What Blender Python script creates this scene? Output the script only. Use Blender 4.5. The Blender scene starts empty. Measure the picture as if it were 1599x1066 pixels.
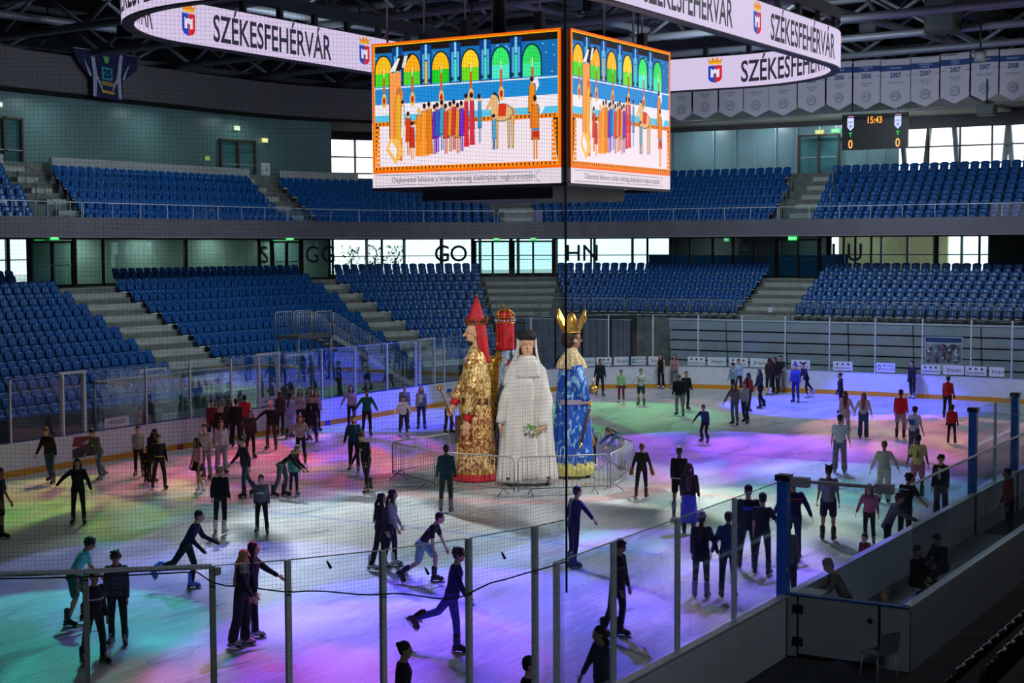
import bpy, bmesh, math, random
from mathutils import Vector, Matrix
random.seed(7)
PI = math.pi
C = bpy.context.scene.collection
SC = bpy.context.scene

# ------------------------------------------------------------------ camera
F_PX, YAW, PITCH, ROLL = 2409.94, 0.54237, 0.061746, -0.0045
CAM = Vector((-39.8065, -23.5162, 7.0244))
_d = Vector((math.cos(YAW)*math.cos(PITCH), math.sin(YAW)*math.cos(PITCH), -math.sin(PITCH)))
_r0 = Vector((math.sin(YAW), -math.cos(YAW), 0)); _u0 = _r0.cross(_d)
_r = math.cos(ROLL)*_r0 + math.sin(ROLL)*_u0; _u = math.cos(ROLL)*_u0 - math.sin(ROLL)*_r0
cam_data = bpy.data.cameras.new('camera'); cam = bpy.data.objects.new('camera', cam_data); C.objects.link(cam)
cam_data.sensor_width = 36; cam_data.lens = F_PX*36/1599; cam_data.clip_start = .1; cam_data.clip_end = 500
M = Matrix.Identity(4)
for i in range(3):
    M[i][0], M[i][1], M[i][2], M[i][3] = _r[i], _u[i], -_d[i], CAM[i]
cam.matrix_world = M
SC.camera = cam
def ray(px, py): return _d + _r*(px-799.5)/F_PX - _u*(py-533)/F_PX
def at_z(px, py, z=0.0):
    v = ray(px, py); return CAM + v*((z-CAM.z)/v.z)
def at_x(px, py, x):
    v = ray(px, py); return CAM + v*((x-CAM.x)/v.x)
def at_y(px, py, y):
    v = ray(px, py); return CAM + v*((y-CAM.y)/v.y)

# ------------------------------------------------------------------ world, exposure
SC.view_settings.view_transform = 'Standard'; SC.view_settings.look = 'None'
SC.view_settings.gamma = 1; SC.view_settings.use_curve_mapping = False
SC.view_settings.exposure = 0.0
w = bpy.data.worlds.new('sky'); SC.world = w; w.use_nodes = True
nt = w.node_tree; bg = nt.nodes['Background']
tc = nt.nodes.new('ShaderNodeTexCoord'); nz = nt.nodes.new('ShaderNodeTexNoise'); nz.inputs['Scale'].default_value = 3
rp = nt.nodes.new('ShaderNodeValToRGB')
rp.color_ramp.elements[0].color = (.72, .86, 1, 1); rp.color_ramp.elements[1].color = (1, 1, 1, 1)
rp.color_ramp.elements[0].position = .35; rp.color_ramp.elements[1].position = .6
nt.links.new(tc.outputs['Generated'], nz.inputs['Vector']); nt.links.new(nz.outputs['Fac'], rp.inputs['Fac'])
nt.links.new(rp.outputs['Color'], bg.inputs['Color']); bg.inputs['Strength'].default_value = 2.0
try:
    SC.cycles.use_denoising = True; SC.cycles.max_bounces = 8; SC.cycles.transparent_max_bounces = 24
    SC.cycles.diffuse_bounces = 3; SC.cycles.glossy_bounces = 3; SC.cycles.sample_clamp_indirect = 3
except Exception: pass

# ------------------------------------------------------------------ large lights: the hall's ceiling floodlights, plus added aimed fills
def area_light(name, loc, target, power, col, sx, sy):
    l = bpy.data.lights.new(name, 'AREA'); l.energy = power; l.color = col; l.shape = 'RECTANGLE'; l.size = sx; l.size_y = sy
    o = bpy.data.objects.new(name, l); C.objects.link(o); o.location = loc
    o.rotation_euler = (Vector(target)-Vector(loc)).to_track_quat('-Z', 'Y').to_euler()
    return o
def spot(name, loc, target, power, col, radius, blend=.25, size=.12):
    l = bpy.data.lights.new(name, 'SPOT'); l.energy = power; l.color = col; l.shadow_soft_size = size
    D = (Vector(target)-Vector(loc)); l.spot_size = 2*math.atan(radius/D.length); l.spot_blend = blend
    o = bpy.data.objects.new(name, l); C.objects.link(o); o.location = loc
    o.rotation_euler = D.to_track_quat('-Z', 'Y').to_euler()
    return o
for x, pw in ((-22, 35), (0, 190), (22, 190)):
    for y in (-8, 12):
        area_light('ceiling_flood_and_fill', (x, y, 14.8), (x, y, 0), pw, (.80, .90, 1.0), 3, 3)
area_light('ceiling_flood_and_fill', (-33, -27, 13), (-16, -12, 2), 450, (.8, .9, 1), 3, 3)  # fill added on the camera side to brighten posts and puppets
area_light('ceiling_flood_and_fill', (10, 14, 14.5), (14, 30, 4), 700, (.75, .9, 1), 5, 2)
area_light('ceiling_flood_and_fill', (18, 2, 14.5), (36, 3, 3), 1100, (.75, .9, 1), 5, 2)  # added fill aimed at the banners and the far end wall
# stage spots on the trusses: white keys on the puppets, coloured gels on the ice
spot('white_stage_spot', (-17, -13, 12.2), (-.6, .0, 2.8), 9500, (1, .97, .9), 3.6, .5, .2)
spot('white_stage_spot', (-17, 7, 12.2), (-.6, .2, 2.4), 3500, (1, .95, .88), 3.6, .5, .2)
spot('white_stage_spot', (9, -12, 12.2), (-.5, -.2, .5), 8500, (1, 1, .97), 6.5, .7, .3)
def gobo(l, col, col2, seed, sc=7.0, cut=.46):
    """patterned gel: breaks the beam up into streaks of two colours"""
    l.use_nodes = True; n = l.node_tree; e = [x for x in n.nodes if x.type == 'EMISSION'][0]
    t = n.nodes.new('ShaderNodeTexCoord'); m = n.nodes.new('ShaderNodeMapping'); m.inputs['Location'].default_value = (seed*3.7, seed*1.3, 0)
    m.inputs['Rotation'].default_value = (0, 0, seed*.9); m.inputs['Scale'].default_value = (sc, sc*.45, sc)
    z = n.nodes.new('ShaderNodeTexNoise'); z.inputs['Scale'].default_value = 1; z.inputs['Detail'].default_value = 1; z.inputs['Distortion'].default_value = .8
    r = n.nodes.new('ShaderNodeValToRGB'); r.color_ramp.elements[0].position = cut-.05; r.color_ramp.elements[1].position = cut+.04
    r.color_ramp.elements[0].color = tuple(v*.12 for v in col2)+(1,); r.color_ramp.elements[1].color = (*col, 1); q = r.color_ramp.elements.new(cut+.16); q.color = (*col2, 1)
    n.links.new(t.outputs['Normal'], m.inputs[0]); n.links.new(m.outputs[0], z.inputs['Vector']); n.links.new(z.outputs['Fac'], r.inputs[0]); n.links.new(r.outputs[0], e.inputs['Color'])
_gs = [0]
def gel(px, py, col, radius, power, src=None, blend=.3, col2=None, cut=.46):
    t = at_z(px, py, 0); s = src or (t.x+9, t.y+5, 12.3)
    if abs(s[0]) < 4.4 and abs(s[1]) < 4.4: s = (s[0], s[1]+8 if s[1] > 0 else s[1]-6, s[2])
    _gs[0] += 1; o = spot('coloured_stage_spot', s, t, power*2.1, (1, 1, 1), radius, blend); gobo(o.data, col, col2 or tuple(min(1, c*.8+.06) for c in col), _gs[0], cut=cut)
VIO, DBL, TEAL, REDL, YGR, GRN, WARM = (.18, .05, 1), (.05, .03, 1), (.03, .75, .6), (1, .10, .18), (.70, .95, .10), (.10, .95, .12), (1, .4, .22)
gel(730, 965, VIO, 4.6, 8500, col2=(.12, .08, 1), cut=.40)
gel(560, 1010, (.42, .08, 1), 3.6, 5200, cut=.40)
gel(390, 905, (.20, .22, 1), 4.2, 3600, cut=.40)
gel(1010, 880, (.25, .14, 1), 4.6, 5200, col2=(.5, .2, 1), cut=.42)
gel(190, 890, (.22, .28, 1), 3.4, 2200)
gel(70, 985, TEAL, 3.4, 4000, cut=.36)
gel(180, 1050, TEAL, 2.2, 1500)
gel(420, 1062, REDL, 2.4, 2600, cut=.4)
gel(300, 1050, (1, .2, .2), 1.6, 1300, cut=.4)
gel(850, 860, (.12, .5, 1), 3.4, 2600, None, .6, (.1, .8, .9))
gel(1180, 930, (.16, .12, 1), 3.4, 3600, cut=.42)
gel(1030, 975, (1, .4, .35), 3.0, 1300, None, .8)
gel(880, 930, DBL, 2.6, 2400)
gel(520, 700, (.36, .06, 1), 4.6, 6500, col2=REDL, cut=.42)
gel(600, 655, DBL, 5.0, 7500, (12, 6, 12.3), cut=.36)
gel(440, 735, REDL, 4.2, 3200, col2=(.5, .1, .9))
gel(330, 735, (1, .15, .35), 4.2, 2600, col2=WARM)
gel(190, 755, (1, .30, .18), 3.4, 1900, col2=REDL)
gel(110, 775, YGR, 4.2, 2200, col2=(.95, .85, .3))
gel(60, 815, GRN, 3.6, 1700, col2=YGR)
gel(400, 790, TEAL, 3.6, 1600, col2=(.1, .4, 1), cut=.5)
gel(600, 770, (.1, .8, .55), 2.6, 900, cut=.5)
gel(470, 672, (.8, 1, .1), 2.8, 1800, col2=GRN)
gel(960, 645, (.05, .95, .15), 5.0, 3200, cut=.42)
gel(900, 612, (.9, .15, .35), 5.0, 1600, col2=(.4, .1, .8))
gel(1060, 640, WARM, 5.0, 900)
gel(1120, 700, (.12, .06, 1), 5.2, 6500, col2=(.42, .10, 1), cut=.36)
gel(1260, 705, (.36, .07, 1), 5.0, 5000, col2=(.5, .1, .9), cut=.38)
gel(1310, 634, DBL, 5.8, 8500, (22, 2, 12.3), .2, (.05, .05, 1), .30)
gel(1220, 742, (.05, .6, .8), 3.6, 2300, cut=.4)
gel(1330, 748, (.1, .7, .85), 3.6, 2600, cut=.4)
gel(1450, 670, (1, .13, .18), 5.4, 4200, col2=(.9, .35, .3), cut=.42)
gel(1530, 700, (1, .2, .3), 4.0, 2000)
gel(1400, 690, (.9, .8, .2), 3.6, 1100)
gel(1230, 800, (.75, 1, .3), 4.4, 2000, col2=(.3, .9, .8))
gel(1480, 770, (.22, .18, 1), 3.4, 2200)
gel(1330, 880, (.3, .2, 1), 3.0, 1300)
gel(1090, 805, (1, 1, .9), 5.5, 7500, None, .9, None, .38)
gel(640, 830, (.95, 1, 1), 6.5, 9500, None, .9, None, .38)
gel(330, 850, (.95, 1, .95), 5.0, 1500, None, .9)
# ------------------------------------------------------------------ materials
_mats = {}
def hexc(c):
    if isinstance(c, str):
        v = [int(c[i:i+2], 16)/255 for i in (0, 2, 4)]
        return tuple((x/12.92 if x <= .04045 else ((x+.055)/1.055)**2.4) for x in v)
    return c
def mat(name, col, rough=.6, metal=0, emit=0, noise=0, nscale=20, spec=.5, col2=None, bump=0):
    if name in _mats: return _mats[name]
    m = bpy.data.materials.new(name); m.use_nodes = True; n = m.node_tree; b = n.nodes['Principled BSDF']
    c = hexc(col); b.inputs['Base Color'].default_value = (*c, 1); b.inputs['Roughness'].default_value = rough
    b.inputs['Metallic'].default_value = metal; b.inputs['Specular IOR Level'].default_value = spec
    if emit:
        b.inputs['Emission Color'].default_value = (*c, 1); b.inputs['Emission Strength'].default_value = emit
        b.inputs['Base Color'].default_value = (.01, .01, .01, 1)
    if noise or col2:
        t = n.nodes.new('ShaderNodeTexCoord'); x = n.nodes.new('ShaderNodeTexNoise'); x.inputs['Scale'].default_value = nscale
        x.inputs['Detail'].default_value = 4
        r = n.nodes.new('ShaderNodeValToRGB'); r.color_ramp.elements[0].position = .38; r.color_ramp.elements[1].position = .62
        k = noise or .3
        c2 = hexc(col2) if col2 else tuple(min(1, v*(1+k)) for v in c)
        c1 = c if col2 else tuple(v*(1-k) for v in c)
        r.color_ramp.elements[0].color = (*c1, 1); r.color_ramp.elements[1].color = (*c2, 1)
        n.links.new(t.outputs['Object'], x.inputs['Vector']); n.links.new(x.outputs['Fac'], r.inputs['Fac'])
        n.links.new(r.outputs['Color'], b.inputs['Base Color'])
        if bump:
            bp = n.nodes.new('ShaderNodeBump'); bp.inputs['Strength'].default_value = bump; bp.inputs['Distance'].default_value = .03
            n.links.new(x.outputs['Fac'], bp.inputs['Height']); n.links.new(bp.outputs['Normal'], b.inputs['Normal'])
    _mats[name] = m; return m
def cloth(col, rough=.85): return mat('cloth_%s' % col, col, rough, noise=.18, nscale=9)
def led(col, s=1.0): return mat('led_%s_%.1f' % (col, s), col, .5, emit=s)
def glass_mat(name, tint=(.93, .98, 1), refl=.10, rough=.02):
    if name in _mats: return _mats[name]
    m = bpy.data.materials.new(name); m.use_nodes = True; n = m.node_tree
    for x in list(n.nodes): n.nodes.remove(x)
    o = n.nodes.new('ShaderNodeOutputMaterial'); mx = n.nodes.new('ShaderNodeMixShader')
    t = n.nodes.new('ShaderNodeBsdfTransparent'); g = n.nodes.new('ShaderNodeBsdfGlossy')
    f = n.nodes.new('ShaderNodeLayerWeight'); f.inputs['Blend'].default_value = .25
    ml = n.nodes.new('ShaderNodeMath'); ml.operation = 'MULTIPLY_ADD'; ml.inputs[1].default_value = .30; ml.inputs[2].default_value = refl*.2
    t.inputs['Color'].default_value = (*tint, 1); g.inputs['Roughness'].default_value = rough; g.inputs['Color'].default_value = (.9, .95, 1, 1)
    n.links.new(f.outputs['Fresnel'], ml.inputs[0]); n.links.new(ml.outputs[0], mx.inputs['Fac'])
    n.links.new(t.outputs[0], mx.inputs[1]); n.links.new(g.outputs[0], mx.inputs[2]); n.links.new(mx.outputs[0], o.inputs[0])
    _mats[name] = m; return m
GLASS = glass_mat('clear_rink_glass'); WINGLASS = glass_mat('window_glass', (.8, .92, .92), .12)
ALU = mat('brushed_aluminium', 'D6DCE6', .4, .25, noise=.1); GALV = mat('galvanised_steel', 'A8ADAE', .45, .35, noise=.15, nscale=30)
STEELD = mat('dark_steel', '3A3E45', .5, .6); BLACK = mat('black_plastic', '101114', .5)
CONC = mat('concrete', '747975', .85, noise=.16, nscale=2.5, bump=.1); CONCD = mat('dark_concrete', '3C3F42', .9, noise=.2, nscale=2)
STEP = mat('pale_concrete_step', 'B0B5AE', .85, noise=.1, nscale=3)
WHITEB = mat('white_board_plastic', 'DADDE6', .35, noise=.04, nscale=3); YEL = mat('yellow_kick_plastic', 'D9931A', .45)
BLUEP = mat('blue_seat_plastic', '04549E', .33, noise=.12, nscale=5); SEATEDGE = mat('seat_edge_grey', 'E4EAEE', .35)
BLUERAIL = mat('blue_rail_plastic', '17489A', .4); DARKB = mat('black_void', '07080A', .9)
BLUEPOST = mat('blue_painted_post', '1C62B8', .35)

# ------------------------------------------------------------------ mesh builder
def tag(o, label=None, cat=None, group=None, kind=None):
    if label: o['label'] = label
    if cat: o['category'] = cat
    if group: o['group'] = group
    if kind: o['kind'] = kind
    return o
def empty(name, loc=(0, 0, 0), rz=0, label=None, cat=None, group=None):
    o = bpy.data.objects.new(name, None); C.objects.link(o); o.location = loc; o.rotation_euler = (0, 0, rz); o.empty_display_size = .1
    return tag(o, label, cat, group)
class MB:
    def __init__(s): s.v = []; s.f = []; s.m = []; s.ms = []; s.sm = []; s.cur = 0
    def mat(s, m):
        if m not in s.ms: s.ms.append(m)
        s.cur = s.ms.index(m); return s
    def add(s, vs, fs, smooth=False):
        b = len(s.v); s.v += [tuple(p) for p in vs]
        for f in fs: s.f.append(tuple(i+b for i in f)); s.m.append(s.cur); s.sm.append(smooth)
    def box(s, x0, x1, y0, y1, z0, z1, T=None):
        vs = [Vector((x, y, z)) for z in (z0, z1) for y in (y0, y1) for x in (x0, x1)]
        if T is not None: vs = [T @ p for p in vs]
        s.add(vs, [(0, 2, 3, 1), (4, 5, 7, 6), (0, 1, 5, 4), (2, 6, 7, 3), (0, 4, 6, 2), (1, 3, 7, 5)]); return s
    def beam(s, a, b, w, h=None):
        a, b = Vector(a), Vector(b); h = h or w; d = b-a; L = d.length
        if L < 1e-6: return s
        T = Matrix.Translation(a) @ d.to_track_quat('X', 'Z').to_matrix().to_4x4()
        return s.box(0, L, -w/2, w/2, -h/2, h/2, T)
    def tube(s, path, r, n=8, caps=True, sq=1.0):
        P = [Vector(p) for p in path]; R = r if isinstance(r, (list, tuple)) else [r]*len(P)
        rings = []
        up = None
        for i, p in enumerate(P):
            t = (P[min(i+1, len(P)-1)]-P[max(i-1, 0)]); t.normalize()
            if up is None: up = Vector((0, 0, 1)) if abs(t.z) < .9 else Vector((0, 1, 0))
            a = t.cross(up); a = a.normalized() if a.length > 1e-4 else Vector((1, 0, 0)); b = a.cross(t).normalized(); up = b
            rings.append([p+a*math.cos(2*PI*k/n)*R[i]+b*math.sin(2*PI*k/n)*R[i]*sq for k in range(n)])
        vs = [q for g in rings for q in g]; fs = []
        for i in range(len(P)-1):
            for k in range(n): fs.append((i*n+k, i*n+(k+1) % n, (i+1)*n+(k+1) % n, (i+1)*n+k))
        if caps: fs.append(tuple(range(n-1, -1, -1))); fs.append(tuple((len(P)-1)*n+k for k in range(n)))
        s.add(vs, fs, True); return s
    def ell(s, c, rx, ry, rz, n=12, m=8, T=None):
        c = Vector(c); vs = []; fs = []
        for i in range(m+1):
            th = PI*i/m
            for k in range(n):
                ph = 2*PI*k/n; q = Vector((rx*math.sin(th)*math.cos(ph), ry*math.sin(th)*math.sin(ph), rz*math.cos(th)))
                vs.append(c+(T @ q if T is not None else q))
        for i in range(m):
            for k in range(n): fs.append((i*n+k, (i+1)*n+k, (i+1)*n+(k+1) % n, i*n+(k+1) % n))
        s.add(vs, fs, True); return s
    def loft(s, rings, caps=True, closed=True, smooth=True):
        n = len(rings[0]); vs = [q for g in rings for q in g]; fs = []
        for i in range(len(rings)-1):
            for k in range(n if closed else n-1): fs.append((i*n+k, i*n+(k+1) % n, (i+1)*n+(k+1) % n, (i+1)*n+k))
        if caps and closed: fs.append(tuple(range(n-1, -1, -1))); fs.append(tuple((len(rings)-1)*n+k for k in range(n)))
        s.add(vs, fs, smooth); return s
    def poly(s, pts): s.add(pts, [tuple(range(len(pts)))]); return s
    def data(s, name='m'):
        me = bpy.data.meshes.new(name); me.from_pydata(s.v, [], s.f); me.polygons.foreach_set('material_index', s.m)
        me.polygons.foreach_set('use_smooth', s.sm)
        for m in s.ms: me.materials.append(m)
        me.update(); return me
    def build(s, name, parent=None, loc=None):
        o = bpy.data.objects.new(name, s.data(name)); C.objects.link(o)
        if loc is not None: o.location = loc
        if parent: o.parent = parent
        return o
ONES = ['zeroth', 'first', 'second', 'third', 'fourth', 'fifth', 'sixth', 'seventh', 'eighth', 'ninth', 'tenth', 'eleventh', 'twelfth', 'thirteenth',
        'fourteenth', 'fifteenth', 'sixteenth', 'seventeenth', 'eighteenth', 'nineteenth', 'twentieth']
def nth(i):
    if i <= 20: return ONES[i]
    if i < 30: return 'twenty-'+ONES[i-20]
    if i == 30: return 'thirtieth'
    return 'thirty-'+ONES[i-30]
# lettering -> triangles in a plane
def text_mesh(txt, size=1.0, bold=0.0, xs=1.0):
    cu = bpy.data.curves.new('t', 'FONT'); cu.body = txt; cu.size = size; cu.align_x = 'CENTER'; cu.align_y = 'CENTER'; cu.offset = bold
    cu.resolution_u = 3
    o = bpy.data.objects.new('t', cu); me = o.to_mesh()
    vs = [(v.co.x*xs, v.co.y) for v in me.vertices]; fs = [tuple(p.vertices) for p in me.polygons]
    o.to_mesh_clear(); bpy.data.objects.remove(o); bpy.data.curves.remove(cu)
    return vs, fs
class Canvas:
    """flat artwork on a panel: fn(u, v, lift) -> 3-D point"""
    def __init__(s, fn, strength=None, step=.003): s.fn = fn; s.mb = MB(); s.k = 0; s.st = strength; s.step = step
    def m(s, col): s.mb.mat(led(col, s.st) if s.st else mat('print_'+col, col, .7)); return s
    def poly(s, col, pts, layer=None):
        s.m(col); s.k += 1; L = (layer if layer is not None else s.k)*s.step
        s.mb.poly([s.fn(u, v, L) for u, v in pts])
    def rect(s, col, u0, v0, u1, v1, layer=None, n=1):
        for i in range(n):
            a = u0+(u1-u0)*i/n; b = u0+(u1-u0)*(i+1)/n
            s.poly(col, [(a, v0), (b, v0), (b, v1), (a, v1)], layer)
    def ell(s, col, cu, cv, ru, rv, layer=None, n=14, a0=0, a1=2*PI):
        s.poly(col, [(cu+ru*math.cos(a0+(a1-a0)*k/n), cv+rv*math.sin(a0+(a1-a0)*k/n)) for k in range(n)], layer)
    def text(s, col, txt, cu, cv, h, asp, layer, bold=0, xs=1.0):
        vs, fs = text_mesh(txt, h, bold, xs); s.m(col)
        s.mb.add([s.fn(cu+x*asp, cv+y, layer*s.step) for x, y in vs], fs)
# ================================================================== SETTING: ice, floor, boards
def node_math(n, op, a, b=None, c=None):
    x = n.nodes.new('ShaderNodeMath'); x.operation = op
    for i, v in enumerate((a, b, c)):
        if v is None: continue
        if isinstance(v, (int, float)): x.inputs[i].default_value = v
        else: n.links.new(v, x.inputs[i])
    return x.outputs[0]
def ice_material():
    m = bpy.data.materials.new('ice'); m.use_nodes = True; n = m.node_tree; b = n.nodes['Principled BSDF']; L = n.links
    t = n.nodes.new('ShaderNodeTexCoord'); sp = n.nodes.new('ShaderNodeSeparateXYZ'); L.new(t.outputs['Object'], sp.inputs[0])
    X, Y = sp.outputs[0], sp.outputs[1]
    def band(v, c, w):  # 1 inside |v-c|<w
        return node_math(n, 'LESS_THAN', node_math(n, 'ABSOLUTE', node_math(n, 'SUBTRACT', v, c)), w)
    def ring(cx, cy, r, w):
        dx = node_math(n, 'SUBTRACT', X, cx); dy = node_math(n, 'SUBTRACT', Y, cy)
        d = node_math(n, 'SQRT', node_math(n, 'ADD', node_math(n, 'MULTIPLY', dx, dx), node_math(n, 'MULTIPLY', dy, dy)))
        return node_math(n, 'LESS_THAN', node_math(n, 'ABSOLUTE', node_math(n, 'SUBTRACT', d, r)), w)
    def orr(*a):
        r = a[0]
        for q in a[1:]: r = node_math(n, 'MAXIMUM', r, q)
        return r
    nz = n.nodes.new('ShaderNodeTexNoise'); nz.inputs['Scale'].default_value = .55; nz.inputs['Detail'].default_value = 6
    mp = n.nodes.new('ShaderNodeMapping'); mp.inputs['Rotation'].default_value = (0, 0, .5); mp.inputs['Scale'].default_value = (.5, 1.6, 1)
    L.new(t.outputs['Object'], mp.inputs[0]); L.new(mp.outputs[0], nz.inputs['Vector'])
    base = n.nodes.new('ShaderNodeValToRGB'); base.color_ramp.elements[0].position = .35; base.color_ramp.elements[1].position = .65
    base.color_ramp.elements[0].color = (.38, .42, .46, 1); base.color_ramp.elements[1].color = (.58, .61, .63, 1)
    L.new(nz.outputs['Fac'], base.inputs['Fac'])
    red = orr(band(X, 0, .15), ring(0, 0, 4.45, .10), ring(0, 0, 4.1, .35), ring(-20, 7, 4.5, .04), ring(-20, -7, 4.5, .04), ring(20, 7, 4.5, .04), ring(20, -7, 4.5, .04),
              ring(-20, 7, 0, .3), ring(-20, -7, 0, .3), ring(20, 7, 0, .3), ring(20, -7, 0, .3), band(X, 26, .03), band(X, -26, .03))
    blue = orr(band(X, 8.3, .15), band(X, -8.3, .15))
    def mix(fac, a, col, k):
        x = n.nodes.new('ShaderNodeMix'); x.data_type = 'RGBA'; L.new(node_math(n, 'MULTIPLY', fac, k), x.inputs[0]); L.new(a, x.inputs[6]); x.inputs[7].default_value = (*col, 1); return x.outputs[2]
    c = mix(red, base.outputs[0], (.72, .16, .16), .42); c = mix(blue, c, (.08, .2, .6), .5)
    # skate scratches: long thin noise streaks in several directions, as bump and in the roughness
    acc = None
    for a, s in ((.35, 1), (1.2, 1.3), (-.5, .8), (2.3, 1.1)):
        wv = n.nodes.new('ShaderNodeTexNoise'); wv.inputs['Scale'].default_value = 1; wv.inputs['Detail'].default_value = 2; wv.inputs['Distortion'].default_value = .15
        mm = n.nodes.new('ShaderNodeMapping'); mm.inputs['Rotation'].default_value = (0, 0, a); mm.inputs['Scale'].default_value = (.8*s, 55*s, 1)
        L.new(t.outputs['Object'], mm.inputs[0]); L.new(mm.outputs[0], wv.inputs['Vector'])
        g = node_math(n, 'GREATER_THAN', wv.outputs['Fac'], .638)
        acc = g if acc is None else node_math(n, 'MAXIMUM', acc, g)
    c = mix(acc, c, (.97, .98, 1), .75); L.new(c, b.inputs['Base Color'])
    bp = n.nodes.new('ShaderNodeBump'); bp.inputs['Strength'].default_value = .5; bp.inputs['Distance'].default_value = .01
    L.new(acc, bp.inputs['Height']); L.new(bp.outputs[0], b.inputs['Normal'])
    b.inputs['Specular IOR Level'].default_value = .22
    rr = node_math(n, 'MULTIPLY_ADD', nz.outputs['Fac'], .25, .18); L.new(rr, b.inputs['Roughness'])
    return m
HX, HY, CR = 30.0, 14.0, 8.5
def rink_outline(off=0, n=14):
    P = []
    for cx, cy, a0 in ((HX-CR, HY-CR, 0), (-HX+CR, HY-CR, 90), (-HX+CR, -HY+CR, 180), (HX-CR, -HY+CR, 270)):
        for i in range(n+1):
            a = math.radians(a0+90*i/n); P.append((cx+(CR+off)*math.cos(a), cy+(CR+off)*math.sin(a)))
    return P
b = MB().mat(ice_material()); b.poly([(x, y, 0) for x, y in rink_outline(.02)]); o = b.build('floor_ice'); tag(o, 'white skating ice lit in coloured patches', None, None, 'structure')
b = MB().mat(CONCD); b.box(-62, 52, -44, 44, -.3, -.012); tag(b.build('floor'), kind='structure')

def board_run(name, pts, label, top=1.07, inner=-1, blue=True, kick=True, T=.09, face=WHITEB):
    """pts: plan polyline (ice-side face), outward normal to the right if inner<0"""
    root = empty(name, (pts[0][0], pts[0][1], 0), 0, label, 'rink board')
    P = [Vector((x-pts[0][0], y-pts[0][1], 0)) for x, y in pts]; N = []
    for i in range(len(P)):
        t = (P[min(i+1, len(P)-1)]-P[max(i-1, 0)]).normalized(); N.append(Vector((t.y, -t.x, 0))*inner)
    def strip(a0, a1, z0, z1, m, nm):
        b = MB().mat(m); R = [[P[i]+N[i]*a0+Vector((0, 0, z0)), P[i]+N[i]*a1+Vector((0, 0, z0)), P[i]+N[i]*a1+Vector((0, 0, z1)), P[i]+N[i]*a0+Vector((0, 0, z1))] for i in range(len(P))]
        b.loft(R, smooth=False); return b.build(nm, root)
    strip(0, T, 0, top-.03, face, 'panel')
    if kick: strip(-.012, -.002, 0, .2, YEL, 'kick_plate')
    strip(-.01, T+.05, top-.028, top, BLUERAIL if blue else ALU, 'top_rail')
    return root
def arc(cx, cy, r, a0, a1, n=10): return [(cx+r*math.cos(math.radians(a0+(a1-a0)*i/n)), cy+r*math.sin(math.radians(a0+(a1-a0)*i/n))) for i in range(n+1)]
def seg(x0, y0, x1, y1): return [(x0, y0), (x1, y1)]
board_run('dasher_board', seg(-21.5, 14, -5.3, 14)[::-1], 'white rink board with yellow kick strip, nearest stretch on the far seating side', inner=1)
board_run('dasher_board', seg(-5.3, 14, 8.2, 14)[::-1], 'white rink board with yellow kick strip in front of the penalty boxes', inner=1)
board_run('dasher_board', seg(8.2, 14, 21.5, 14)[::-1], 'white rink board lit violet behind the tall puppets', inner=1)
board_run('dasher_board', arc(21.5, 5.5, 8.5, 90, 0), 'curved white rink board in the far corner beside the grey tarpaulins', inner=-1, blue=False)
board_run('dasher_board', seg(30, 5.5, 30, -5.5), 'straight white rink board with yellow kick strip at the far end', inner=-1, blue=False)
board_run('dasher_board', arc(21.5, -5.5, 8.5, 0, -50), 'curved white rink board at the far end, near the player benches', inner=-1, blue=False)
board_run('dasher_board', seg(-22.95, -14, -15.06, -14), 'near rink board below the glass, outer side dark', inner=1, blue=False)
board_run('dasher_board', arc(-21.5, -5.5, 8.5, 260, 205), 'curved rink board in the near corner under the safety net', inner=-1, blue=False)
board_run('dasher_board', seg(-15.06, -14, -2.65, -14), 'rink board between the ice and the player bench, without glass', inner=1, blue=False)
board_run('dasher_board', seg(-2.65, -14, 1.6, -14), 'rink board between the two blue glass posts behind the bench', inner=1, blue=False)
board_run('dasher_board', seg(1.6, -14, 14, -14), 'rink board of the second player bench beyond the blue posts', inner=1, blue=False)
# painted marks on the far side boards
b = MB().mat(mat('red_paint', 'B0202A', .5)); b.box(-.15, .15, 13.975, 13.985, 0, .2); tag(b.build('board_stripe'), 'red centre line stripe on the yellow kick strip', 'stripe')
b = MB().mat(mat('blue_paint', '1B3FB0', .5)); b.box(8.15, 8.45, 13.975, 13.985, 0, .2); tag(b.build('board_stripe'), 'blue line stripe on the yellow kick strip', 'stripe')
cv = Canvas(lambda u, v, l: (-5.0+u*1.5, 13.99-l, .28+v*.68), None, .0006)
cv.poly('7A2A3A', [(0.05, .55), (.1, 1), (.6, .95), (.85, .6), (.55, .45), (.3, .5)]); cv.poly('2C3038', [(.05, 0), (.9, 0), (.8, .2), (.6, .45), (.3, .52), (.05, .4)]); cv.poly('A8A4A8', [(.3, .6), (.5, .8), (.55, .6)])
tag(cv.mb.build('advertising_decal'), 'red and dark picture decal on the white board near the left seats', 'decal')

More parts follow.
